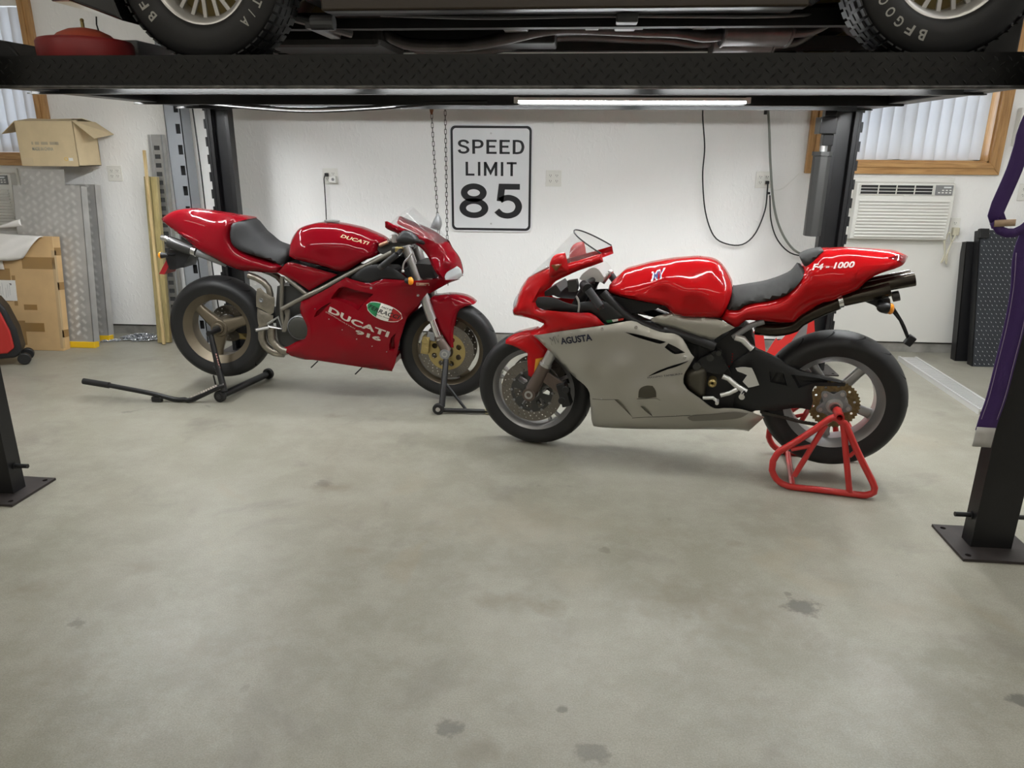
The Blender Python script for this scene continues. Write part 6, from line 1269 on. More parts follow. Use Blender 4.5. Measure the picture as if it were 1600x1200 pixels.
# black single-sided stand at the rear of the deep red motorcycle
ds = empty('paddock_stand', DU_O, DU_A); tag(ds, 'black steel lever stand under the rear wheel of the deep red motorcycle', 'stand')
f = lambda P: [(a, -c, max(b, .018)) for a, b, c in P]
h = f(G['ds_handle'])
MB().tube(catmull(h[2:], False, .02, 200), .0145, 12).build('lever_tube', M_STEEL, ds, smooth=60)
MB().cyl(h[0], h[2], .0185, n=16).build('lever_grip', M_RUBBER, ds, smooth=50)
am = f(G['ds_arm']); MB().tube(am, [.021, .019, .016], 12).build('upright_arm', M_STEEL, ds, smooth=60)
q = f(G['ds_pin']); MB().cyl(q[0], q[1], .0145, n=16).cyl(q[0], Vector(q[0])-(Vector(q[1])-Vector(q[0])).normalized()*.006, .018, n=16).build('axle_pin', M_STEEL, ds, smooth=50)
cr0, cr1 = (.068, -.225, .036), (.152, .215, .036)
MB().cyl(cr0, cr1, .021, n=18).build('cross_tube', M_STEEL, ds, smooth=50)
dv = (Vector(cr1)-Vector(cr0)).normalized()
for e, sg in ((cr0, -1), (cr1, 1)):
    c = Vector(e); w_ = MB().cyl(c+dv*sg*.004, c+dv*sg*.034, .0355, n=28).build('roller', M_RUBBER, ds, bevel=.005, smooth=40)
    MB().cyl(c+dv*sg*.03, c+dv*sg*.037, .016, n=18).cyl(c+dv*sg*.036, c+dv*sg*.042, .007, n=10).build('roller_cap', M_DGREY, w_, smooth=40)
mi = f(G['ds_misc'])
MB().tube(mi[0:2], .009, 10).build('guide_prong', M_STEEL, ds, smooth=50); MB().tube(mi[2:4], .005, 8).build('guide_prong', M_STEEL, ds, smooth=50)
MB().box((mi[4][0], mi[4][1], .017), (.06, .03, .032)).build('lever_foot', M_BLACK, ds, bevel=.005); MB().tube([(mi[4][0]-.03, mi[4][1], .02), (mi[4][0]-.045, mi[4][1], .012), (mi[4][0]-.03, mi[4][1], .005)], .003, 6).build('spring_clip', M_ALU, ds)
t0, t1, t2, t3 = f(G['ds_txt'])
def marks(p0, p1, n, w, hh, m, nm, yo, seed=1):
    rnd = random.Random(seed); mb = MB(); p0, p1 = Vector(p0), Vector(p1); d = (p1-p0)/n; u = d.normalized(); up = Vector((0, -1, 0)).cross(u).normalized()
    if up.z < 0: up = -up
    for k in range(n):
        c = p0+d*(k+.5)+Vector((0, yo, 0)); a = .34*d.length; hh_ = hh*rnd.uniform(.8, 1)
        mb.add([c-u*a-up*hh_/2, c+u*a-up*hh_/2, c+u*a+up*hh_/2, c-u*a+up*hh_/2], [(0, 1, 2, 3)])
        if rnd.random() < .6: c2 = c-up*hh_*.3; mb.add([c2-u*a*1.35-up*.002, c2+u*a*1.35-up*.002, c2+u*a*1.35+up*.002, c2-u*a*1.35+up*.002], [(0, 1, 2, 3)])
    return mb.build(nm, m, ds)
M_PRINT = mat('pale_print', (0.62, 0.56, 0.52), .5)
marks(t0, t1, 13, 0, .013, M_PRINT, 'lever_lettering', -.0152, 3); marks(t2, t3, 10, 0, .008, mat('pink_print', (0.50, 0.26, 0.24), .5), 'arm_lettering', -.021, 5)
# black front stand of the deep red motorcycle
fs = empty('front_stand', DU_O, DU_A); tag(fs, 'black steel front stand under the front wheel of the deep red motorcycle', 'stand')
d_ = [(a, -c, max(b, .012)) for a, b, c in G['dfs']]
for s_ in (1, -1):
    g_ = lambda p: (p[0], p[1]*s_, p[2])
    w0 = g_((d_[0][0], d_[0][1], .033)); MB().cyl((w0[0], w0[1]-.013, .033), (w0[0], w0[1]+.013, .033), .0328, n=28).build('roller', M_RUBBER, fs, bevel=.005, smooth=40)
    MB().cyl((w0[0], w0[1]-s_*.017, .033), (w0[0], w0[1]-s_*.01, .033), .013, n=16).build('roller_cap', M_ALU, fs, smooth=40)
    MB().tube([g_((d_[1][0], d_[1][1], .045)), g_(d_[2])], [.019, .017], 14).build('upright_arm', M_STEEL, fs, smooth=50)
    MB().cyl(g_((d_[2][0], d_[2][1]-.006, d_[2][2])), g_((d_[2][0], d_[2][1]+.05, d_[2][2]+.004)), .011, n=12).build('axle_pin', M_ALU, fs, smooth=50)
    MB().tube([g_(d_[3]), g_((d_[4][0], d_[4][1], .022))], .009, 10).build('brace', M_STEEL, fs, smooth=50)
    MB().tube([g_((d_[5][0], d_[5][1], .02)), g_((d_[6][0]+.05, d_[6][1], .018))], .0125, 12).build('base_tube', M_STEEL, fs, smooth=50)
    MB().box(g_((d_[6][0]-.02, d_[6][1], .02)), (.05, .032, .03)).build('tube_clamp', mat('brass_tag', (0.40, 0.35, 0.22), .4, metal=.6), fs, bevel=.003)
MB().tube([(d_[6][0]+.05, d_[6][1], .018), (d_[6][0]+.09, d_[6][1]*.8, .018), (d_[6][0]+.09, -d_[6][1]*.8, .018), (d_[6][0]+.05, -d_[6][1], .018)], .0125, 12).build('cross_tube', M_STEEL, fs, smooth=50)
# ------------------------------------------------------------------ wall fittings
M_PLATE = mat('ivory_wall_plate', (0.74, 0.73, 0.68), .4)
def quad_outlet(x, z, lab, name='wall_outlet', gangs=2):
    r = empty(name, (x, DW, z)); tag(r, lab, 'outlet')
    w = .115 if gangs == 2 else .07
    MB().span((-w/2, -.0065, -.058), (w/2, 0, .058)).build('cover_plate', M_PLATE, r, bevel=.003)
    for gx in ((-.023, .023) if gangs == 2 else (0,)):
        for gz in (-.0195, .0195):
            so = MB().span((gx-.0165, -.0085, gz-.0145), (gx+.0165, -.0055, gz+.0145)).build('socket', M_PLATE, r, bevel=.003)
            MB().span((gx-.0075, -.0089, gz-.002), (gx-.005, -.0083, gz+.008)).span((gx+.005, -.0089, gz-.002), (gx+.0075, -.0083, gz+.007)).cyl((gx, -.0089, gz-.007), (gx, -.0083, gz-.007), .0025, n=8).build('socket_slots', mat('slot_dark', (0.05, 0.045, 0.04), .6), so)
    return r
quad_outlet(-3.377, 1.255, 'ivory four-socket outlet beside the stacked tread-plate ramps, nothing plugged in')
quad_outlet(-0.054, 1.252, 'ivory four-socket outlet to the right of the speed limit sign, nothing plugged in')
r = quad_outlet(-1.716, 1.250, 'ivory four-socket outlet left of the sign with plug and adapter in it')
ad = empty('power_adapter', (-1.690, DW-.009, 1.232)); tag(ad, 'small white plug-in adapter in the outlet left of the sign', 'adapter')
MB().span((-.026, -.045, -.026), (.026, 0, .022)).build('body', M_WHITE, ad, bevel=.005)
MB().cyl((.006, -.0455, -.002), (.006, -.044, -.002), .011, n=18).build('face_disc', M_GREYM, ad)
cb = empty('black_power_lead', (-1.739, DW-.009, 1.262)); tag(cb, 'black power cord hanging from the outlet left of the sign', 'cord')
MB().span((-.012, -.028, -.012), (.014, 0, .012)).build('plug', M_CABLE, cb, bevel=.004)
MB().tube(catmull([(-.010, -.026, -.006), (-.016, -.03, -.03), (-.018, -.022, -.10), (-.020, -.02, -.25), (-.024, -.02, -.45), (-.02, -.02, -.80), (.02, -.02, -1.1), (.05, -.03, -1.24)], False, .03, 200), .0042, 8).build('cable', M_CABLE, cb, smooth=60)
quad_outlet(1.456, 1.257, 'ivory four-socket outlet with two black cords plugged in, left of the right window')
cl = empty('black_power_lead', (1.478, DW-.01, 1.24)); tag(cl, 'black cord looping down from the lift to the outlet', 'cord')
MB().span((-.012, -.03, -.012), (.012, 0, .010)).build('plug', M_CABLE, cl, bevel=.004)
MB().tube(catmull([(a-1.478, b-DW+.01, c-1.24) for a, b, c in G['cord_loop'][:-1]]+[(0, -.03, 0)], False, .03, 200), .0050, 8).build('cable', M_CABLE, cl, smooth=60)
c2 = empty('black_power_lead', (1.495, DW-.01, 1.165)); tag(c2, 'thin black cord running from the outlet down behind the silver motorcycle seat', 'cord')
MB().span((-.008, -.02, -.008), (.012, 0, .008)).build('plug', M_CABLE, c2, bevel=.003)
MB().tube(catmull([(a-1.495, b-DW+.01, c-1.165) for a, b, c in G['cord_two']]+[(.45, -.06, -.50), (.46, -.10, -.9)], False, .03, 200), .0048, 8).build('cable', M_CABLE, c2, smooth=60)
hs = cable('air_hose', [G['hose'][0]]+G['hose']+[(1.93, 5.45, .66), (1.98, 5.35, .40)], .0085, mat('grey_green_hose', (0.20, 0.21, 0.185), .5)); tag(hs, 'grey-green hose hanging from the lift down behind the silver motorcycle', 'hose')
hb = MB().tube([(G['hose'][0][0], G['hose'][0][1], G['hose'][0][2]-.12), (G['hose'][0][0], G['hose'][0][1], G['hose'][0][2]+.05)], .011, 10).build('hose_sleeve', M_CABLE, hs, smooth=50)
o = cable('data_cable', G['cord_left']+[(-2.56, 5.38, .02)], .005, M_CABLE); tag(o, 'black cable hanging between the grey column and the rear left lift post', 'cable')
o = cable('thin_cable', [(1.51, DW-.006, 1.19), (1.55, DW-.006, 1.185), (1.60, DW-.006, 1.20), (1.66, DW-.006, 1.26), (1.70, DW-.006, 1.305)], .0025, M_WHITE); tag(o, 'thin white cable between the outlet and the right window frame', 'cable')
# speed limit sign
sg = empty('road_sign', (-.5131, DW, .861)); tag(sg, 'white SPEED LIMIT 85 road sign hung on the back wall', 'sign')
def rrect(w, h, r, n=7): return [(sx*(w/2-r)+r*cos(a0+pi/2*k/n), sy*(h/2-r)+r*sin(a0+pi/2*k/n)) for sx, sy, a0 in ((1, 1, 0), (-1, 1, pi/2), (-1, -1, pi), (1, -1, 3*pi/2)) for k in range(n+1)]
M_SIGN = mat('reflective_sign_white', (0.74, 0.75, 0.76), .32, metal=0.0, noise=.05, nscale=6)
off = lambda P, dz=.381: [(a, b+dz) for a, b in P]
MB().prism(off(rrect(.61, .762, .045)), -.012, -.009).build('panel', M_SIGN, sg)
holed_plate(off(rrect(.590, .742, .036)), [off(rrect(.556, .708, .024))], -.0128, -.0122).build('border', M_INK, sg)
def stroke(mb, P, w, closed=False):
    P = [Vector((a, b)) for a, b in P]; n = len(P); A = []; B = []
    for i in range(n):
        p, q = (P[i-1] if (closed or i) else P[i]), (P[(i+1) % n] if (closed or i < n-1) else P[i])
        d1 = (P[i]-p).normalized() if (P[i]-p).length > 1e-9 else (q-P[i]).normalized(); d2 = (q-P[i]).normalized() if (q-P[i]).length > 1e-9 else d1
        nn = Vector((-(d1+d2).y, (d1+d2).x)).normalized(); k = 1/max(.35, nn.dot(Vector((-d1.y, d1.x)))); A.append(P[i]+nn*w/2*k); B.append(P[i]-nn*w/2*k)
    o = len(mb.v); mb.v += [(v.x, v.y, 0) for v in A+B]; mb.f += [(o+i, o+(i+1) % n, o+n+(i+1) % n, o+n+i) for i in range(n if closed else n-1)]
def ell(cx, cy, rx, ry): return [(cx+rx*cos(2*pi*k/40), cy+ry*sin(2*pi*k/40)) for k in range(40)]
H = .077
SGN = {'S': (.62, [([(.55, .73), (.48, .86), (.31, 1-H), (.14, .87), (.085, .73), (.15, .59), (.31, .52), (.47, .44), (.545, .28), (.47, .13), (.31, H), (.13, .13), (.06, .28)], 1)]),
 'P': (.60, [([(H, 0), (H, 1)], 0), ([(H, 1-H), (.34, 1-H), (.48, .86), (.53, .70), (.48, .54), (.34, .47), (H, .47)], 2)]),
 'E': (.55, [([(H, 0), (H, 1)], 0), ([(H, 1-H), (.55, 1-H)], 0), ([(H, .52), (.48, .52)], 0), ([(H, H), (.55, H)], 0)]),
 'D': (.62, [([(H, 0), (H, 1)], 0), ([(H, 1-H), (.28, 1-H), (.46, .83), (.545, .5), (.46, .17), (.28, H), (H, H)], 2)]),
 'L': (.53, [([(H, 0), (H, 1)], 0), ([(H, H), (.53, H)], 0)]), 'I': (.154, [([(H, 0), (H, 1)], 0)]),
 'M': (.80, [([(H, 0), (H, 1)], 0), ([(.72, 0), (.72, 1)], 0), ([(H, .97), (.40, .22), (.72, .97)], 0)]),
 'T': (.58, [([(0, 1-H), (.58, 1-H)], 0), ([(.29, 0), (.29, 1)], 0)]),
 '8': (.72, [(ell(.36, .735, .235, .183), 3), (ell(.36, .29, .275, .208), 3)]),
 '5': (.72, [([(.64, .918), (.20, .918), (.155, .50)], 0), ([(.155, .52), (.26, .585), (.40, .60), (.55, .52), (.615, .35), (.55, .17), (.38, .082), (.20, .11), (.075, .23)], 1)])}
for tx, w_, h_, z_, gap, sw in (('SPEED', .485, .098, .607, .15, .150), ('LIMIT', .375, .098, .453, .20, .150), ('85', .475, .250, .224, .13, .165)):
    tot = sum(SGN[c][0] for c in tx)+gap*(len(tx)-1); x = 0; mb = MB()
    for c in tx:
        for P, kind in SGN[c][1]:
            Q = catmull(P, False, .03, 200) if kind == 1 else (catmull(P, False, .03, 60) if kind == 2 else P)
            stroke(mb, [(x+a, b) for a, b in Q], sw, kind == 3)
        x += SGN[c][0]+gap
    MB().add([((a/tot-.5)*w_, -.0130, (b-.5)*h_+z_) for a, b, _ in mb.v], mb.f).build('lettering', M_INK, sg)
for z_ in (.70, .06): MB().cyl((0, -.016, z_), (0, -.011, z_), .007, n=12).build('bolt', M_ALU, sg, smooth=40)
# hoist chains
lk = MB(); path = [( .0068*cos(t), 0, .0115*(1 if sin(t) > 0 else -1)+.0068*sin(t)) for t in [2*pi*(k+.5)/14 for k in range(14)]]
lk.tube(path, .0023, 6, close=True)
M_CHAIN = mat('dark_chain_steel', (0.10, 0.095, 0.085), .45, metal=.7)
def hang_chain(p0, p1, lab, hook=False):
    r = empty('hoist_chain', p1); tag(r, lab, 'chain'); n = int((Vector(p0)-Vector(p1)).length/.0300); first = None
    for k in range(n):
        q = (Vector(p0)-Vector(p1))*((k+.5)/n); rot = (0, 0, radians(20 if k % 2 else 110))
        if first is None:
            first = lk.build('link', M_CHAIN, r, smooth=60); first.location = q; first.rotation_euler = rot
        else: inst(first, r, q, rot)
    if hook:
        q = Vector((0, 0, 0))+(Vector(p0)-Vector(p1))*.62
    return r
ca = hang_chain((-.895, 5.33, 1.68), (-.860, 5.33, .72), 'dark hoist chain with a rusty coupling at its top, left of the two')
MB().tube([(-.035, 0, .955), (-.035, 0, .985), (-.034, 0, 1.02), (-.035, 0, 1.045)], [.006, .014, .013, .006], 12).build('coupling', mat('rusty_brown', (0.22, 0.09, 0.04), .6, metal=.4), ca, smooth=60); MB().box((-.035, 0, 1.06), (.026, .02, .04)).build('swivel', M_DGREY, ca, bevel=.003)
MB().tube([(-.035, 0, 1.08), (-.035, 0, 2.7)], .004, 8).build('hoist_cable', M_DGREY, ca)
hang_chain((-.800, 5.34, 2.75), (-.806, 5.34, .50), 'dark hoist chain hanging close beside the speed limit sign, right of the two')
ho = MB().span((-.95, 5.20, 2.72), (-.75, 5.45, 2.95)).cyl((-.85, 5.33, 2.95), (-.85, 5.33, ZC), .02, n=10).build('chain_hoist', M_DGREY, None, bevel=.02); tag(ho, 'dark grey chain hoist hung from the ceiling above the chains', 'hoist')
# white sheet along the lower wall under the air conditioner
struct(MB().span((1.95, DW-.010, .084), (2.985, DW, .835)).build('trim_2', mat('white_sheet_panel', (0.66, 0.65, 0.61), .45), None, bevel=.002))
# air conditioners
M_AC = mat('cream_white_plastic', (0.70, 0.695, 0.65), .42)
def aircon(x0, x1, z0, z1, lab):
    r = empty('air_conditioner', ((x0+x1)/2, DW, z0)); tag(r, lab, 'air conditioner'); w = x1-x0; h = z1-z0; D = .085
    MB().span((-w/2-.018, -.012, -.03), (w/2+.018, 0, h+.03)).build('wall_sleeve', M_AC, r, bevel=.003)
    MB().prism([(0.0-.002, 0.0), (-D*.85, .01), (-D, h*.5), (-D*.9, h-.01), (-.002, h)], -w/2, w/2, 'yz').build('housing', M_AC, r, bevel=.006)
    n = 12; sl = MB().prism([(-.012, -.0035), (-.022, -.0075), (-.022, -.003), (-.012, .0035)], -w/2+.025, w/2-.025, 'yz'); first = None
    for k in range(n):
        z = .035+k*(h*.66)/n; y = -D*(.87+.13*min(1, z/(h*.5)))+.012
        if first is None: first = sl.build('louvre', M_AC, r); first.location = (0, y, z)
        else: inst(first, r, (0, y, z))
    zt = h*.885; y = -D*.94
    MB().span((-w/2+.02, y-.004, zt-.04), (w/2-.155, y+.02, zt+.028)).build('vent_opening', mat('vent_dark', (0.02, 0.02, 0.02), .7), r)
    g_ = MB(); L0, L1 = -w/2+.02, w/2-.155
    for k in range(4): g_.span((L0, y-.010, zt-.040+k*.0215), (L1, y-.004, zt-.036+k*.0215))
    for k in range(5): xx = L0+(L1-L0)*k/4; g_.span((xx-.003, y-.010, zt-.04), (xx+.003, y-.004, zt+.028))
    g_.build('vent_grille', M_AC, r)
    MB().span((w/2-.135, y-.010, zt-.04), (w/2-.02, y+.02, zt+.028)).build('control_panel', mat('control_grey', (0.22, 0.22, 0.22), .4), r, bevel=.002)
    MB().span((w/2-.085, y-.0112, zt+.008), (w/2-.035, y-.009, zt+.018)).build('display', mat('display_white', (0.7, 0.72, 0.72), .3), r)
    kb = MB()
    for k in range(4): kb.span((w/2-.12+k*.025, y-.0112, zt-.027), (w/2-.106+k*.025, y-.009, zt-.019))
    for k in range(3): kb.span((w/2-.095+k*.025, y-.0112, zt-.010), (w/2-.081+k*.025, y-.009, zt-.003))
    kb.build('buttons', M_WHITE, r)['kind'] = 'stuff'
    MB().span((-.012, -D*.99-.0025, h*.765), (.022, -D*.99+.004, h*.785)).build('maker_badge', M_WHITE, r)
aircon(2.092, 2.765, .846, 1.255, 'cream air conditioner in the wall under the right window')
aircon(-4.83, -4.16, .846, 1.255, 'cream air conditioner in the wall behind the tread-plate ramps, mostly hidden')
quad_outlet(2.842, .950, 'small white outlet beside the right air conditioner with a bundled cord', gangs=1)
ac = empty('appliance_cord', (2.842, DW-.01, .93)); tag(ac, 'bundled beige cord hanging from the outlet by the right air conditioner', 'cord')
M_BEIGE = mat('beige_cord', (0.50, 0.47, 0.36), .5)
MB().span((-.02, -.035, -.045), (.025, 0, .012)).build('plug', M_BEIGE, ac, bevel=.006)
MB().tube(catmull([(-.12, -.03, .0), (-.085, -.045, -.07), (-.06, -.05, -.16), (-.075, -.05, -.24), (-.045, -.05, -.18), (-.03, -.05, -.09), (-.055, -.05, -.02), (-.075, -.05, -.10), (-.05, -.05, -.2), (-.035, -.05, -.25), (-.04, -.05, -.15), (-.015, -.045, -.07), (.0, -.03, -.03)], False, .02, 200), .005, 8).build('cable', M_BEIGE, ac, smooth=60)
bx = empty('wall_box', (3.19, DW, 1.50)); tag(bx, 'white plastic wall box at the right edge, beside the window frame', 'wall box')
MB().span((-.075, -.06, 0), (.085, 0, .25)).build('cover', M_WHITE, bx, bevel=.012); MB().span((-.05, -.062, .05), (.06, -.059, .2)).build('door', M_WHITE, bx, bevel=.004)
quad_outlet(3.27, 1.19, 'white outlet plate at the far right edge of the wall', gangs=1)
# ------------------------------------------------------------------ left corner: ramps, boxes, timber
M_TREAD = mat('bright_tread_plate', (0.52, 0.51, 0.49), .38, metal=.45, noise=.2, nscale=9)
M_BARS = mat('worn_tread_bar', (0.80, 0.79, 0.76), .3, metal=.4)
def ramp(loc, w, h, lean, lab, tab=True):
    r = empty('tread_plate_ramp', loc); r.rotation_euler = (-lean, 0, 0); tag(r, lab, 'ramp')
    out = [(-w/2, .03), (w/2, .03), (w/2, h)]+([(w/2-.115, h), (w/2-.115, h+.115), (-w/2+.075, h+.115), (-w/2+.075, h)] if tab else [])+[(-w/2, h)]
    MB().prism(out, 0, .004).build('deck', M_TREAD, r)
    for s_ in (-1, 1): MB().span((s_*w/2, 0, .03), (s_*(w/2-.004), .075, h)).build('side_flange', M_TREAD, r)
    MB().span((-w/2-.004, -.004, 0), (w/2+.008, .055, .047)).build('yellow_foot', M_YEL, r, bevel=.004)
    b = MB(); st = .0640; k = 0
    for i in range(-8, 9):
        for j in range(0, 26):
            if (i+j) % 2: pass
            cx, cz = i*st*.78, .085+j*st*.9+(st*.45 if i % 2 else 0)
            if not inside((cx, cz), out) or abs(cx) > w/2-.012 or cz > h+.10: continue
            sg_ = 1 if (i % 2) == 0 else -1; d = Vector((cos(pi/4), 0, sg_*sin(pi/4))); n_ = Vector((-d.z, 0, d.x))
            for q in range(5):
                c = Vector((cx, -.0012, cz))+n_*(q-2)*.0078; L = .036-.003*abs(q-2)
                b.add([c-d*L/2, c-n_*.0022+Vector((0, -.0018, 0)), c+d*L/2, c+n_*.0022+Vector((0, -.0018, 0))], [(0, 1, 2, 3)])
    o = b.build('tread_bars', M_BARS, r); o['kind'] = 'stuff'
    return r
ramp((-3.735, 5.175, 0), .515, 1.185, math.atan(.155/1.185), 'bright aluminium tread-plate ramp with yellow foot, front one of two leaning on the wall')
ramp((-3.74, 5.375, 0), .515, 1.185, math.atan(.13/1.185), 'aluminium tread-plate ramp with yellow foot, leaning behind the front ramp', tab=False)
M_CARD = mat('tan_cardboard', (0.66, 0.53, 0.33), .75, noise=.10, nscale=12)
M_CARD2 = mat('brown_cardboard', (0.60, 0.40, 0.195), .7, noise=.14, nscale=8)
ob = empty('open_cardboard_box', (-3.652, 5.43, 1.312)); tag(ob, 'open tan cardboard box with flaps up, balanced on top of the ramps', 'box'); bw, bd_, bh, t = .425, .27, .305, .005
MB().span((-bw/2, -bd_/2, 0), (bw/2, -bd_/2+t, bh)).build('front_side', M_CARD, ob); MB().span((-bw/2, bd_/2-t, 0), (bw/2, bd_/2, bh)).build('back_side', M_CARD, ob)
MB().span((-bw/2, -bd_/2, 0), (-bw/2+t, bd_/2, bh)).build('left_side', M_CARD, ob); MB().span((bw/2-t, -bd_/2, 0), (bw/2, bd_/2, bh)).build('right_side', M_CARD, ob); MB().span((-bw/2, -bd_/2, 0), (bw/2, bd_/2, t)).build('bottom', M_CARD, ob)
MB().add([(bw/2, -bd_/2, bh), (bw/2, bd_/2, bh), (bw/2+.135, bd_/2-.01, bh-.085), (bw/2+.13, -bd_/2+.02, bh-.115)], [(0, 1, 2, 3)]).build('flap', M_CARD, ob).modifiers.new('t', 'SOLIDIFY').thickness = .004
MB().add([(-bw/2, -bd_/2, bh), (-bw/2, bd_/2, bh), (-bw/2-.125, bd_/2-.02, bh-.06), (-bw/2-.13, -bd_/2+.03, bh-.085)], [(0, 1, 2, 3)]).build('flap', M_CARD, ob).modifiers.new('t', 'SOLIDIFY').thickness = .004
MB().add([(-bw/2, -bd_/2, bh), (bw/2, -bd_/2, bh), (bw/2-.02, -bd_/2+.10, bh+.012), (-bw/2+.05, -bd_/2+.10, bh+.02)], [(0, 1, 2, 3)]).build('flap', M_CARD, ob).modifiers.new('t', 'SOLIDIFY').thickness = .004
MB().add([(-bw/2, bd_/2, bh), (bw/2, bd_/2, bh), (bw/2-.03, bd_/2-.10, bh+.025), (-bw/2+.02, bd_/2-.10, bh+.015)], [(0, 1, 2, 3)]).build('flap', M_CARD, ob).modifiers.new('t', 'SOLIDIFY').thickness = .004
M_FADE = mat('faded_blue_print', (0.36, 0.36, 0.31), .7)
t_ = fit_text('MADE IN CHINA', .155, .026, .01); MB().add([(a-.035, -bd_/2-.0012, b+.118) for a, b, _ in t_.v], t_.f).build('printing', M_FADE, ob)
for k, (a, w_) in enumerate(((-.10, .012), (-.075, .03), (-.03, .05), (.035, .05), (.08, .02))): MB().span((a-.012, -bd_/2-.0012, .146), (a+w_-.012, -bd_/2-.0006, .166)).build('smudged_printing', mat('smudged_print', (0.45, 0.38, 0.27), .7), ob)
MB().span((-bw/2+.004, -bd_/2-.0015, .012), (-bw/2+.088, -bd_/2-.0002, .055)).build('tape_patch', mat('clear_tape', (0.62, 0.50, 0.32), .4), ob)
MB().span((.145, -bd_/2-.0015, .038), (.175, -bd_/2-.0002, .058)).build('small_label', M_WHITE, ob); MB().lathe([(.010, -bd_/2-.0015), (.0125, -bd_/2-.0015), (.0125, -bd_/2-.0002), (.010, -bd_/2-.0002)], (.125, 0, .05), 'y', 20).build('round_sticker', M_YEL, ob)
dk = MB().ball((-3.53, 5.45, 1.317+.16), .10, sc=(.7, .7, 1.6)).build('motor_part', M_DGREY, None, smooth=60); tag(dk, 'dark grey rounded part poking out of the open cardboard box', 'part')
# large flat carton leaning against the ramps
bg = empty('flat_carton', (-4.20, 5.075, 0)); bg.rotation_euler = (-math.atan(.10/.82), 0, 0); tag(bg, 'large brown taped carton standing on the floor in front of the ramps', 'box'); W_, H_, D_ = 1.10, .835, .080
MB().span((-W_/2, 0, 0), (W_/2, D_, H_)).build('carton', M_CARD2, bg, bevel=.004)
M_TAPE = mat('brown_tape', (0.30, 0.175, 0.06), .25, coat=.4)
for a, b_ in (((.10, .0, .36), (.20, .0, .60)), ((.21, .0, .33), (.235, .0, .55)), ((.20, .0, .04), (.275, .0, .22)), ((.275, .0, .14), (.42, .0, .205)), ((.28, .0, .30), (.38, .0, .34)), ((.06, .0, .04), (.11, .0, .16)), ((.30, .0, .60), (.55, .0, .685)), ((-.35, .0, .18), (-.1, .0, .235))):
    MB().span((a[0], -.0012, a[2]), (b_[0], .0005, b_[2])).build('tape_strip', M_TAPE, bg)
for z_ in (.10, .45, .7): MB().span((W_/2-.0005, .004, z_), (W_/2+.0012, D_-.004, z_+.055)).build('tape_strip', M_TAPE, bg)
MB().span((W_/2-.02, -.0012, .02), (W_/2+.0012, .02, H_-.1)).build('clear_tape_edge', mat('clear_tape_edge', (0.50, 0.36, 0.20), .18, coat=.6), bg)
lb = MB().span((.0, -.0025, .365), (.235, -.001, .515)).build('shipping_label', mat('paper_white', (0.76, 0.75, 0.72), .5), bg)
bc = MB(); rnd = random.Random(2); z = .395
while z < .49: h_ = rnd.uniform(.0015, .006); bc.span((.055, -.0032, z), (.075, -.0026, z+h_)); z += h_+rnd.uniform(.0015, .004)
bc.build('barcode', M_INK, lb)['kind'] = 'stuff'
t_ = fit_text('P', .013, .017, .05); MB().add([(.195+b, -.0032, .485-a) for a, b, _ in t_.v], t_.f).build('printing', M_INK, lb)
pl = MB()
for k, x in enumerate((.10, .115, .13, .155, .17, .185)):
    z = .385+.01*(k % 3); pl.span((x, -.0030, z), (x+.0018, -.0026, z+.09-.015*(k % 2)))
pl.build('fine_print', mat('grey_ink', (0.30, 0.30, 0.32), .6), lb)
def sheet_obj(nm, rows, m, parent):
    n, w = len(rows), len(rows[0]); mb = MB(); mb.v = [p for r_ in rows for p in r_]; mb.f = [(i*w+j, i*w+j+1, (i+1)*w+j+1, (i+1)*w+j) for i in range(n-1) for j in range(w-1)]
    o = mb.build(nm, m, parent, smooth=70); sd = o.modifiers.new('t', 'SOLIDIFY'); sd.thickness = .004; return o
M_FOAM = mat('white_packing_foam', (0.74, 0.69, 0.63), .55, bump=.15, bscale=90)
rows = []
for i in range(9):
    v = i/8; rows.append([(-.30+.42*u+.05*v*u, -.012-.010*sin(u*9+v*3)*v-.01*v, H_+.012-.235*v+.02*sin(u*5)*v) for u in [j/14 for j in range(15)]])
rows = [[(p[0], p[1]+.05, p[2]+.004) for p in rows[0]]]+rows
fo1 = sheet_obj('foam_wrap', rows, M_FOAM, None); fo1.matrix_world = Matrix.Translation(bg.location) @ bg.rotation_euler.to_matrix().to_4x4(); tag(fo1, 'sheet of white packing foam hanging over the front of the carton', 'foam sheet')
rows = []
for i in range(9):
    v = i/8; rows.append([(.12+.36*u-.20*v*(1-u*.25), -.030-.016*sin(u*7+v*4)-.012*v, H_+.016-.02*u-.20*v+.05*u*v+.018*sin(u*6)*v) for u in [j/12 for j in range(13)]])
rows = [[(p[0], p[1]+.07, p[2]+.004) for p in rows[0]]]+rows
fo2 = sheet_obj('foam_wrap', rows, mat('white_film', (0.80, 0.78, 0.75), .4), None); fo2.matrix_world = Matrix.Translation(bg.location) @ bg.rotation_euler.to_matrix().to_4x4(); tag(fo2, 'crumpled white plastic film draped over the corner of the carton', 'film')
pw = MB(); rr = []
for i in range(7):
    t = i/6; rr.append([(-4.12+.17*t+.02*sin(k), 5.31+.025*cos(2*pi*k/10), .865+(.02+.07*t*(1-.3*t))*(.5+.5*sin(2*pi*k/10))+.01*t) for k in range(10)])
o = pw.rings(rr).build('air_pillow', mat('white_film', (0, 0, 0)), None, smooth=60); tag(o, 'small white plastic air pillow tucked behind the carton', 'air pillow')
M_PINE = wood('raw_pine', (0.58, 0.45, 0.24), (0.46, 0.33, 0.15), (30, 30, 2.2)); M_TREATED = wood('treated_pine', (0.42, 0.34, 0.16), (0.27, 0.22, 0.09), (28, 28, 2))
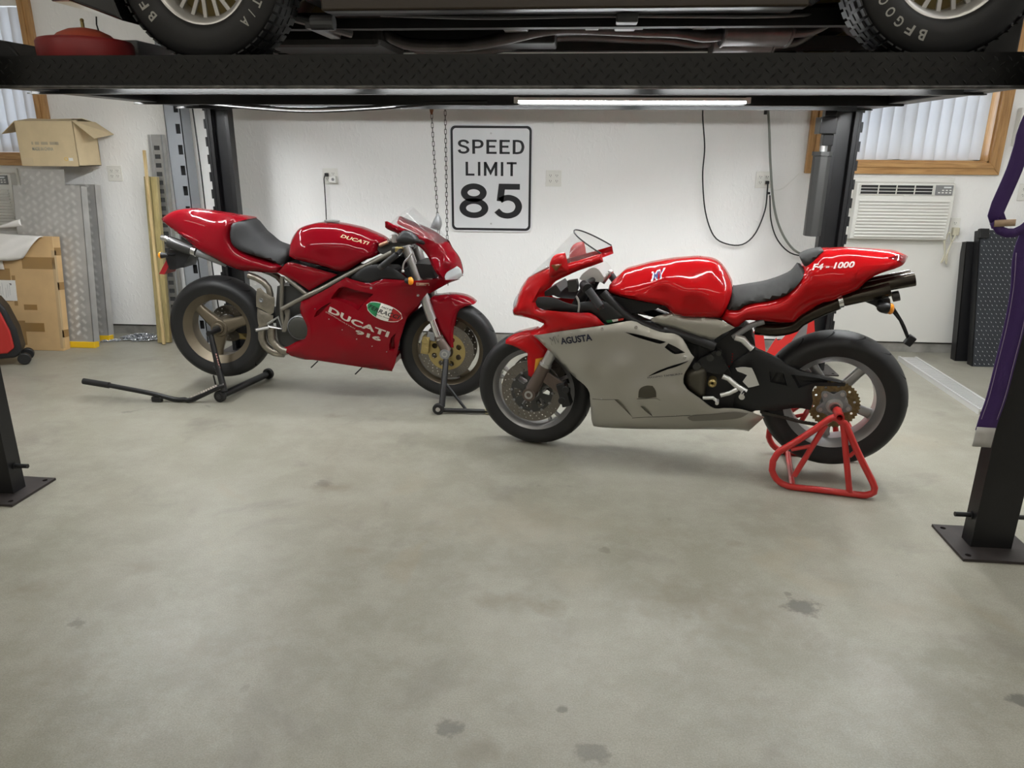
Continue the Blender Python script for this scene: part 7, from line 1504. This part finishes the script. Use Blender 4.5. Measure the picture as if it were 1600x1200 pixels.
def plank(p0, p1, w, th, m, lab, nm='timber_board'):
    p0, p1 = Vector(p0), Vector(p1); r = MB().bar((0, 0, 0), p1-p0, w, th, up=(0, -1, 0)).build(nm, m, None, bevel=.002); r.location = p0; tag(r, lab, 'board', 'boards leaning in the left corner'); return r
plank((-3.058, 5.37, .004), (-3.066, 5.515, 1.238), .042, .035, M_TREATED, 'greenish treated timber board leaning on the wall, left of the pair', )
plank((-3.010, 5.38, .004), (-3.014, 5.518, 1.236), .048, .036, M_TREATED, 'brownish treated timber board leaning on the wall, right of the pair')
plank((-3.008, 5.315, .004), (-3.052, 5.49, 1.425), .020, .018, M_PINE, 'slim pale pine batten leaning in front of the two treated boards')
def etrack():
    r = empty('slotted_rail', (-3.0, 5.50, .003)); r.rotation_euler = (-math.atan(.08/1.53), 0, 0); tag(r, 'galvanised slotted tie-down rail standing behind the timber boards', 'rail')
    hs_ = [[(-.022, z), (.022, z), (.022, z+.032), (-.022, z+.032)] for z in [.05+.0625*k for k in range(23)]]
    w = .132; holed_plate([(-.036, 0), (.036, 0), (.036, 1.535), (-.036, 1.535)], hs_, 0, .003).build('slotted_web', mat('galvanised_steel', (0.55, 0.56, 0.57), .34, metal=.85, noise=.2, nscale=14), r)
    for s_ in (-1, 1): MB().prism([(s_*.036, 0), (s_*.042, .013), (s_*w/2, .013), (s_*w/2, .010), (s_*.045, .010), (s_*.039, -.003)], 0, 1.535, 'xy').build('flange', mat('galvanised_steel', (0, 0, 0)), r)
    MB().span((-.03, .006, .02), (.03, .008, 1.52)).build('rail_slot_shade', mat('rail_shadow', (0.05, 0.05, 0.05), .8), r)  # near-black sheet colours in the shade behind the rail's slots
etrack()
# grey slotted column beside the rear left post
gc = empty('slotted_column', (-2.745, 5.37, 0)); tag(gc, 'blue-grey steel column with a row of square slots beside the timber boards', 'column')
M_GCOL = mat('blue_grey_paint', (0.25, 0.265, 0.285), .42, metal=.2)
hs_ = [[(.012, z), (.046, z), (.046, z+.066), (.012, z+.066)] for z in [.12+.142*k for k in range(17)]]
holed_plate([(-.060, .006), (.060, .006), (.060, 2.62), (-.060, 2.62)], hs_, 0, .005).build('slotted_face', M_GCOL, gc)
for s_ in (-1, 1): MB().span((s_*.060, 0, .006), (s_*.055, .14, 2.62)).build('side_flange', M_GCOL, gc)
MB().span((-.054, .03, .02), (.054, .034, 2.6)).build('column_slot_shade', mat('column_dark', (0.01, 0.01, 0.01), .9), gc)  # black sheet puts the shade of the hollow column behind its slots
MB().span((-.12, -.06, .0), (.12, .2, .008)).build('base_plate', M_GCOL, gc)
pk = MB().cyl((-2.90, 5.45, .003), (-2.90, 5.45, .16), .028, n=18).build('pink_roll', mat('pink_film', (0.45, 0.06, 0.14), .4), None, bevel=.004, smooth=40); tag(pk, 'small pink roll standing on the floor beside the timber boards', 'roll')
# galvanised chain heap
ch = MB(); rnd = random.Random(11)
for k in range(170):
    a = rnd.uniform(0, 2*pi); q = sqrt(rnd.random()); px_, py_ = -3.275+.155*q*cos(a), 5.475+.085*q*sin(a); hgt = max(0, 1-q)*.050
    if k > 150: px_ = -3.40-(k-150)*.006; py_ = 5.40-(k-150)*.002; hgt = 0
    M = Matrix.Translation((px_, py_, .009+hgt*rnd.random()**.5)) @ Matrix.Rotation(rnd.uniform(0, 6.28), 4, 'Z') @ Matrix.Rotation(rnd.uniform(-.6, .6)+(pi/2 if k % 2 else 0)*.4, 4, 'X')
    o_ = len(ch.v); pth = [(.011*(1 if cos(t) > 0 else -1)+.0085*cos(t), .0085*sin(t), 0) for t in [2*pi*(j+.5)/10 for j in range(10)]]; ch.tube(pth, .003, 5, close=True); ch.xf(M, o_)
o = ch.build('chain_heap', mat('zinc_chain', (0.62, 0.65, 0.70), .25, metal=.9), None, smooth=60); tag(o, 'heap of shiny galvanised chain on the floor by the timber boards', 'chain', kind='stuff')
# red inverter generator
gn = empty('generator', (-3.985, 4.67, 0)); gn.rotation_euler = (0, 0, radians(28)); tag(gn, 'red and black portable generator with wheels at the left edge', 'generator')
pr = [(-.30, .055), (.24, .055), (.285, .10), (.275, .25), (.235, .40), (.20, .465), (.12, .505), (-.28, .51)]
MB().prism([(a, b) for a, b in pr], -.12, .06).build('shell_frame', M_BLACK, gn, bevel=.02, seg=3)
pr2 = [(-.28, .095), (.20, .095), (.245, .13), (.24, .25), (.205, .385), (.175, .425), (.14, .455), (.11, .42), (-.26, .42)]
MB().prism(pr2, -.137, -.11).build('side_panel', mat('generator_red', (0.36, 0.022, 0.018), .4), gn, bevel=.012, seg=3)
t_ = fit_text('GENERATOR', .36, .027, .02, shear=.15); MB().add([(a+.015, -.1385, b+.335) for a, b, _ in t_.v], t_.f).build('lettering', M_WHITE, gn)
for k in range(7): MB().box((.06+.032*(k % 4)+(.015 if k > 3 else 0), -.1375, .275-.022*(k//4)), (.018, .004, .009)).build('vent_slot', M_BLACK, gn)
MB().span((-.02, -.139, .15), (.14, -.136, .205)).build('outlet_panel', M_DGREY, gn, bevel=.002); MB().span((-.12, -.139, .14), (-.02, -.136, .2)).build('data_sticker', M_WHITE, gn)
for y in (-.095, .05): MB().cyl((.285, y-.02, .042), (.285, y+.02, .042), .040, n=24).build('wheel', M_RUBBER, gn, bevel=.006, smooth=40)
for x in (-.22,): MB().span((x-.03, -.1, .0), (x+.03, .1, .056)).build('foot', M_BLACK, gn, bevel=.006)
MB().tube(catmull([(-.2, 0, .50), (-.18, 0, .56), (0, 0, .575), (.10, 0, .55), (.13, 0, .495)], False, .03, 200), .014, 10).build('carry_handle', M_BLACK, gn, smooth=60)
# ------------------------------------------------------------------ right corner: black ramps, aluminium ramp, strap
def bramp(loc, w, h, lean, lab, m, bracket):
    r = empty('black_ramp', loc); r.rotation_euler = (-lean, 0, 0); tag(r, lab, 'ramp')
    MB().span((0, 0, 0), (w, .005, h)).build('deck', m, r)
    for x in (0, w-.006): MB().span((x, 0, 0), (x+.006, .07, h)).build('side_flange', M_STEEL, r)
    return r
M_TBLK = mat('blue_black_tread', (0.045, 0.050, 0.058), .36, metal=.5, noise=.2, nscale=10)
rb = bramp((2.965, 5.262, .002), .50, .965, math.atan(.25/.96), 'blue-black tread-plate ramp leaning on the wall behind the purple strap', M_TBLK, True)
lg = MB(); mlug = mat('worn_bright_lug', (0.62, 0.63, 0.64), .3, metal=.5)
for j in range(32):
    for i in range(16):
        x = .018+i*.0315+(.0157 if j % 2 else 0); z = .018+j*.0298
        if x > .49 or (i+j) % 1: continue
        a = Vector((.62, 0, -.78)); c = Vector((x, -.0002, z)); n_ = Vector((a.z, 0, -a.x)); L, W2 = .0145, .0042
        lg.add([c+a*L/2, c+n_*W2/2+Vector((0, -.0018, 0)), c-a*L/2, c-n_*W2/2+Vector((0, -.0018, 0))], [(0, 1, 2, 3)])
lg.build('tread_lugs', mlug, rb)['kind'] = 'stuff'
MB().span((-.01, -.02, .905), (.055, .012, .972)).build('hook_lip', M_STEEL, rb, bevel=.003)
rc = bramp((2.915, 5.40, .002), .30, .86, math.atan(.16/.86), 'plain black steel ramp channel leaning behind the blue-black ramp', M_STEEL, False)
al = empty('loading_ramp', (2.548, 4.80, 0)); al.rotation_euler = (0, 0, radians(-1.5)); tag(al, 'narrow aluminium loading ramp with rungs lying on the floor', 'ramp')
L_ = 1.16; M_BALU = mat('bright_aluminium', (0.66, 0.66, 0.65), .36, metal=.4)
for s_ in (-1, 1): MB().span((s_*.066, -L_/2, 0), (s_*.058, L_/2, .032)).span((s_*.066, -L_/2, .029), (s_*.050, L_/2, .033)).build('side_rail', M_BALU, al)
rg = MB().span((-.058, -.007, .018), (.058, .007, .028)); first = None
for k in range(46):
    y = -L_/2+.012+k*(L_-.024)/45
    if first is None: first = rg.build('rung', M_BALU, al); first.location = (0, y, 0)
    else: inst(first, al, (0, y, 0))
M_PURP = mat('purple_webbing', (0.040, 0.012, 0.105), .6, bump=.3, bscale=400)
st_ = empty('lifting_strap', (1.5, 2.59, .44)); tag(st_, 'purple webbing strap with a pale sewn end hanging from the lift', 'strap')
def ribbon(nm, pts, w, m, th=.004, tilt=0.0):
    P = [Vector(p)-Vector((1.5, 2.59, .44)) for p in catmull(pts, False, .03, 200)]; A = []; B = []
    for i, p in enumerate(P):
        t = (P[min(i+1, len(P)-1)]-P[max(i-1, 0)]).normalized(); side = t.cross(Vector((sin(tilt), -cos(tilt), 0))).normalized()
        A.append(p+side*w/2); B.append(p-side*w/2)
    n = len(P); mb = MB(); mb.v = A+B; mb.f = [(i, i+1, n+i+1, n+i) for i in range(n-1)]
    o = mb.build(nm, m, st_, smooth=60); sd = o.modifiers.new('t', 'SOLIDIFY'); sd.thickness = th; sd.offset = 0; return o
ribbon('webbing', [(1.60, 2.66, 1.815), (1.56, 2.60, 1.80), (1.525, 2.59, 1.70)]+G['strap_a']+[(1.452, 2.588, 1.232)], .050, M_PURP)
ribbon('webbing', [(1.43, 2.583, 1.245), (1.455, 2.58, 1.215), (1.50, 2.58, 1.208), (1.545, 2.585, 1.24), (1.58, 2.59, 1.30)], .030, M_PURP)
ribbon('webbing', [(1.60, 2.605, 1.36), (1.575, 2.60, 1.25)]+G['strap_b'][:-1]+[(1.556, 2.60, .50)], .068, M_PURP)
ribbon('sewn_end', [(1.556, 2.5965, .515), (1.553, 2.596, .44)], .064, mat('grey_sewn_patch', (0.42, 0.41, 0.39), .55), .006)
ribbon('keeper', [(1.43, 2.578, 1.238), (1.495, 2.577, 1.242)], .022, mat('tan_keeper', (0.42, 0.30, 0.20), .5), .005)
for off_ in (-.027, .027): ribbon('stitching', [(p[0]+off_, p[1]-.003, p[2]) for p in G['strap_b'][:-1]], .0022, mat('pale_stitch', (0.30, 0.24, 0.36), .6), .001)
# red wheel chock behind the silver motorcycle
rk = empty('wheel_chock', (1.42, 4.78, 0)); rk.rotation_euler = (0, 0, radians(-8)); tag(rk, 'red steel wheel chock with an oval cutout behind the silver motorcycle', 'wheel chock')
ell = [(.045+.028*cos(t), .34+.062*sin(t)) for t in [2*pi*k/24 for k in range(24)]]; ell = [(a+(b-.34)*.35, b) for a, b in ell]
q = holed_plate([(-.06, .16), (.04, .16), (.20, .46), (.09, .46)], [ell], 0, .006); q.build('side_plate', M_RSTD, rk)
MB().prism([(-.17, .32), (-.06, .16), (-.05, .17), (-.10, .40), (-.115, .40)], -.10, -.094).build('front_plate', M_RSTD, rk)
MB().span((-.02, -.09, .03), (.02, .09, .17)).span((-.16, -.16, .0), (.16, .16, .03)).build('base_frame', M_RSTD, rk, bevel=.004)
MB().prism([(.06, .16), (.22, .16), (.26, .32), (.235, .46), (.20, .46)], .10, .106).build('rear_plate', M_RSTD, rk)
MB().prism([(.09, .03), (.20, .03), (.20, .44), (.15, .44)], .05, .10).build('grip_step', M_GREYM, rk, bevel=.003)
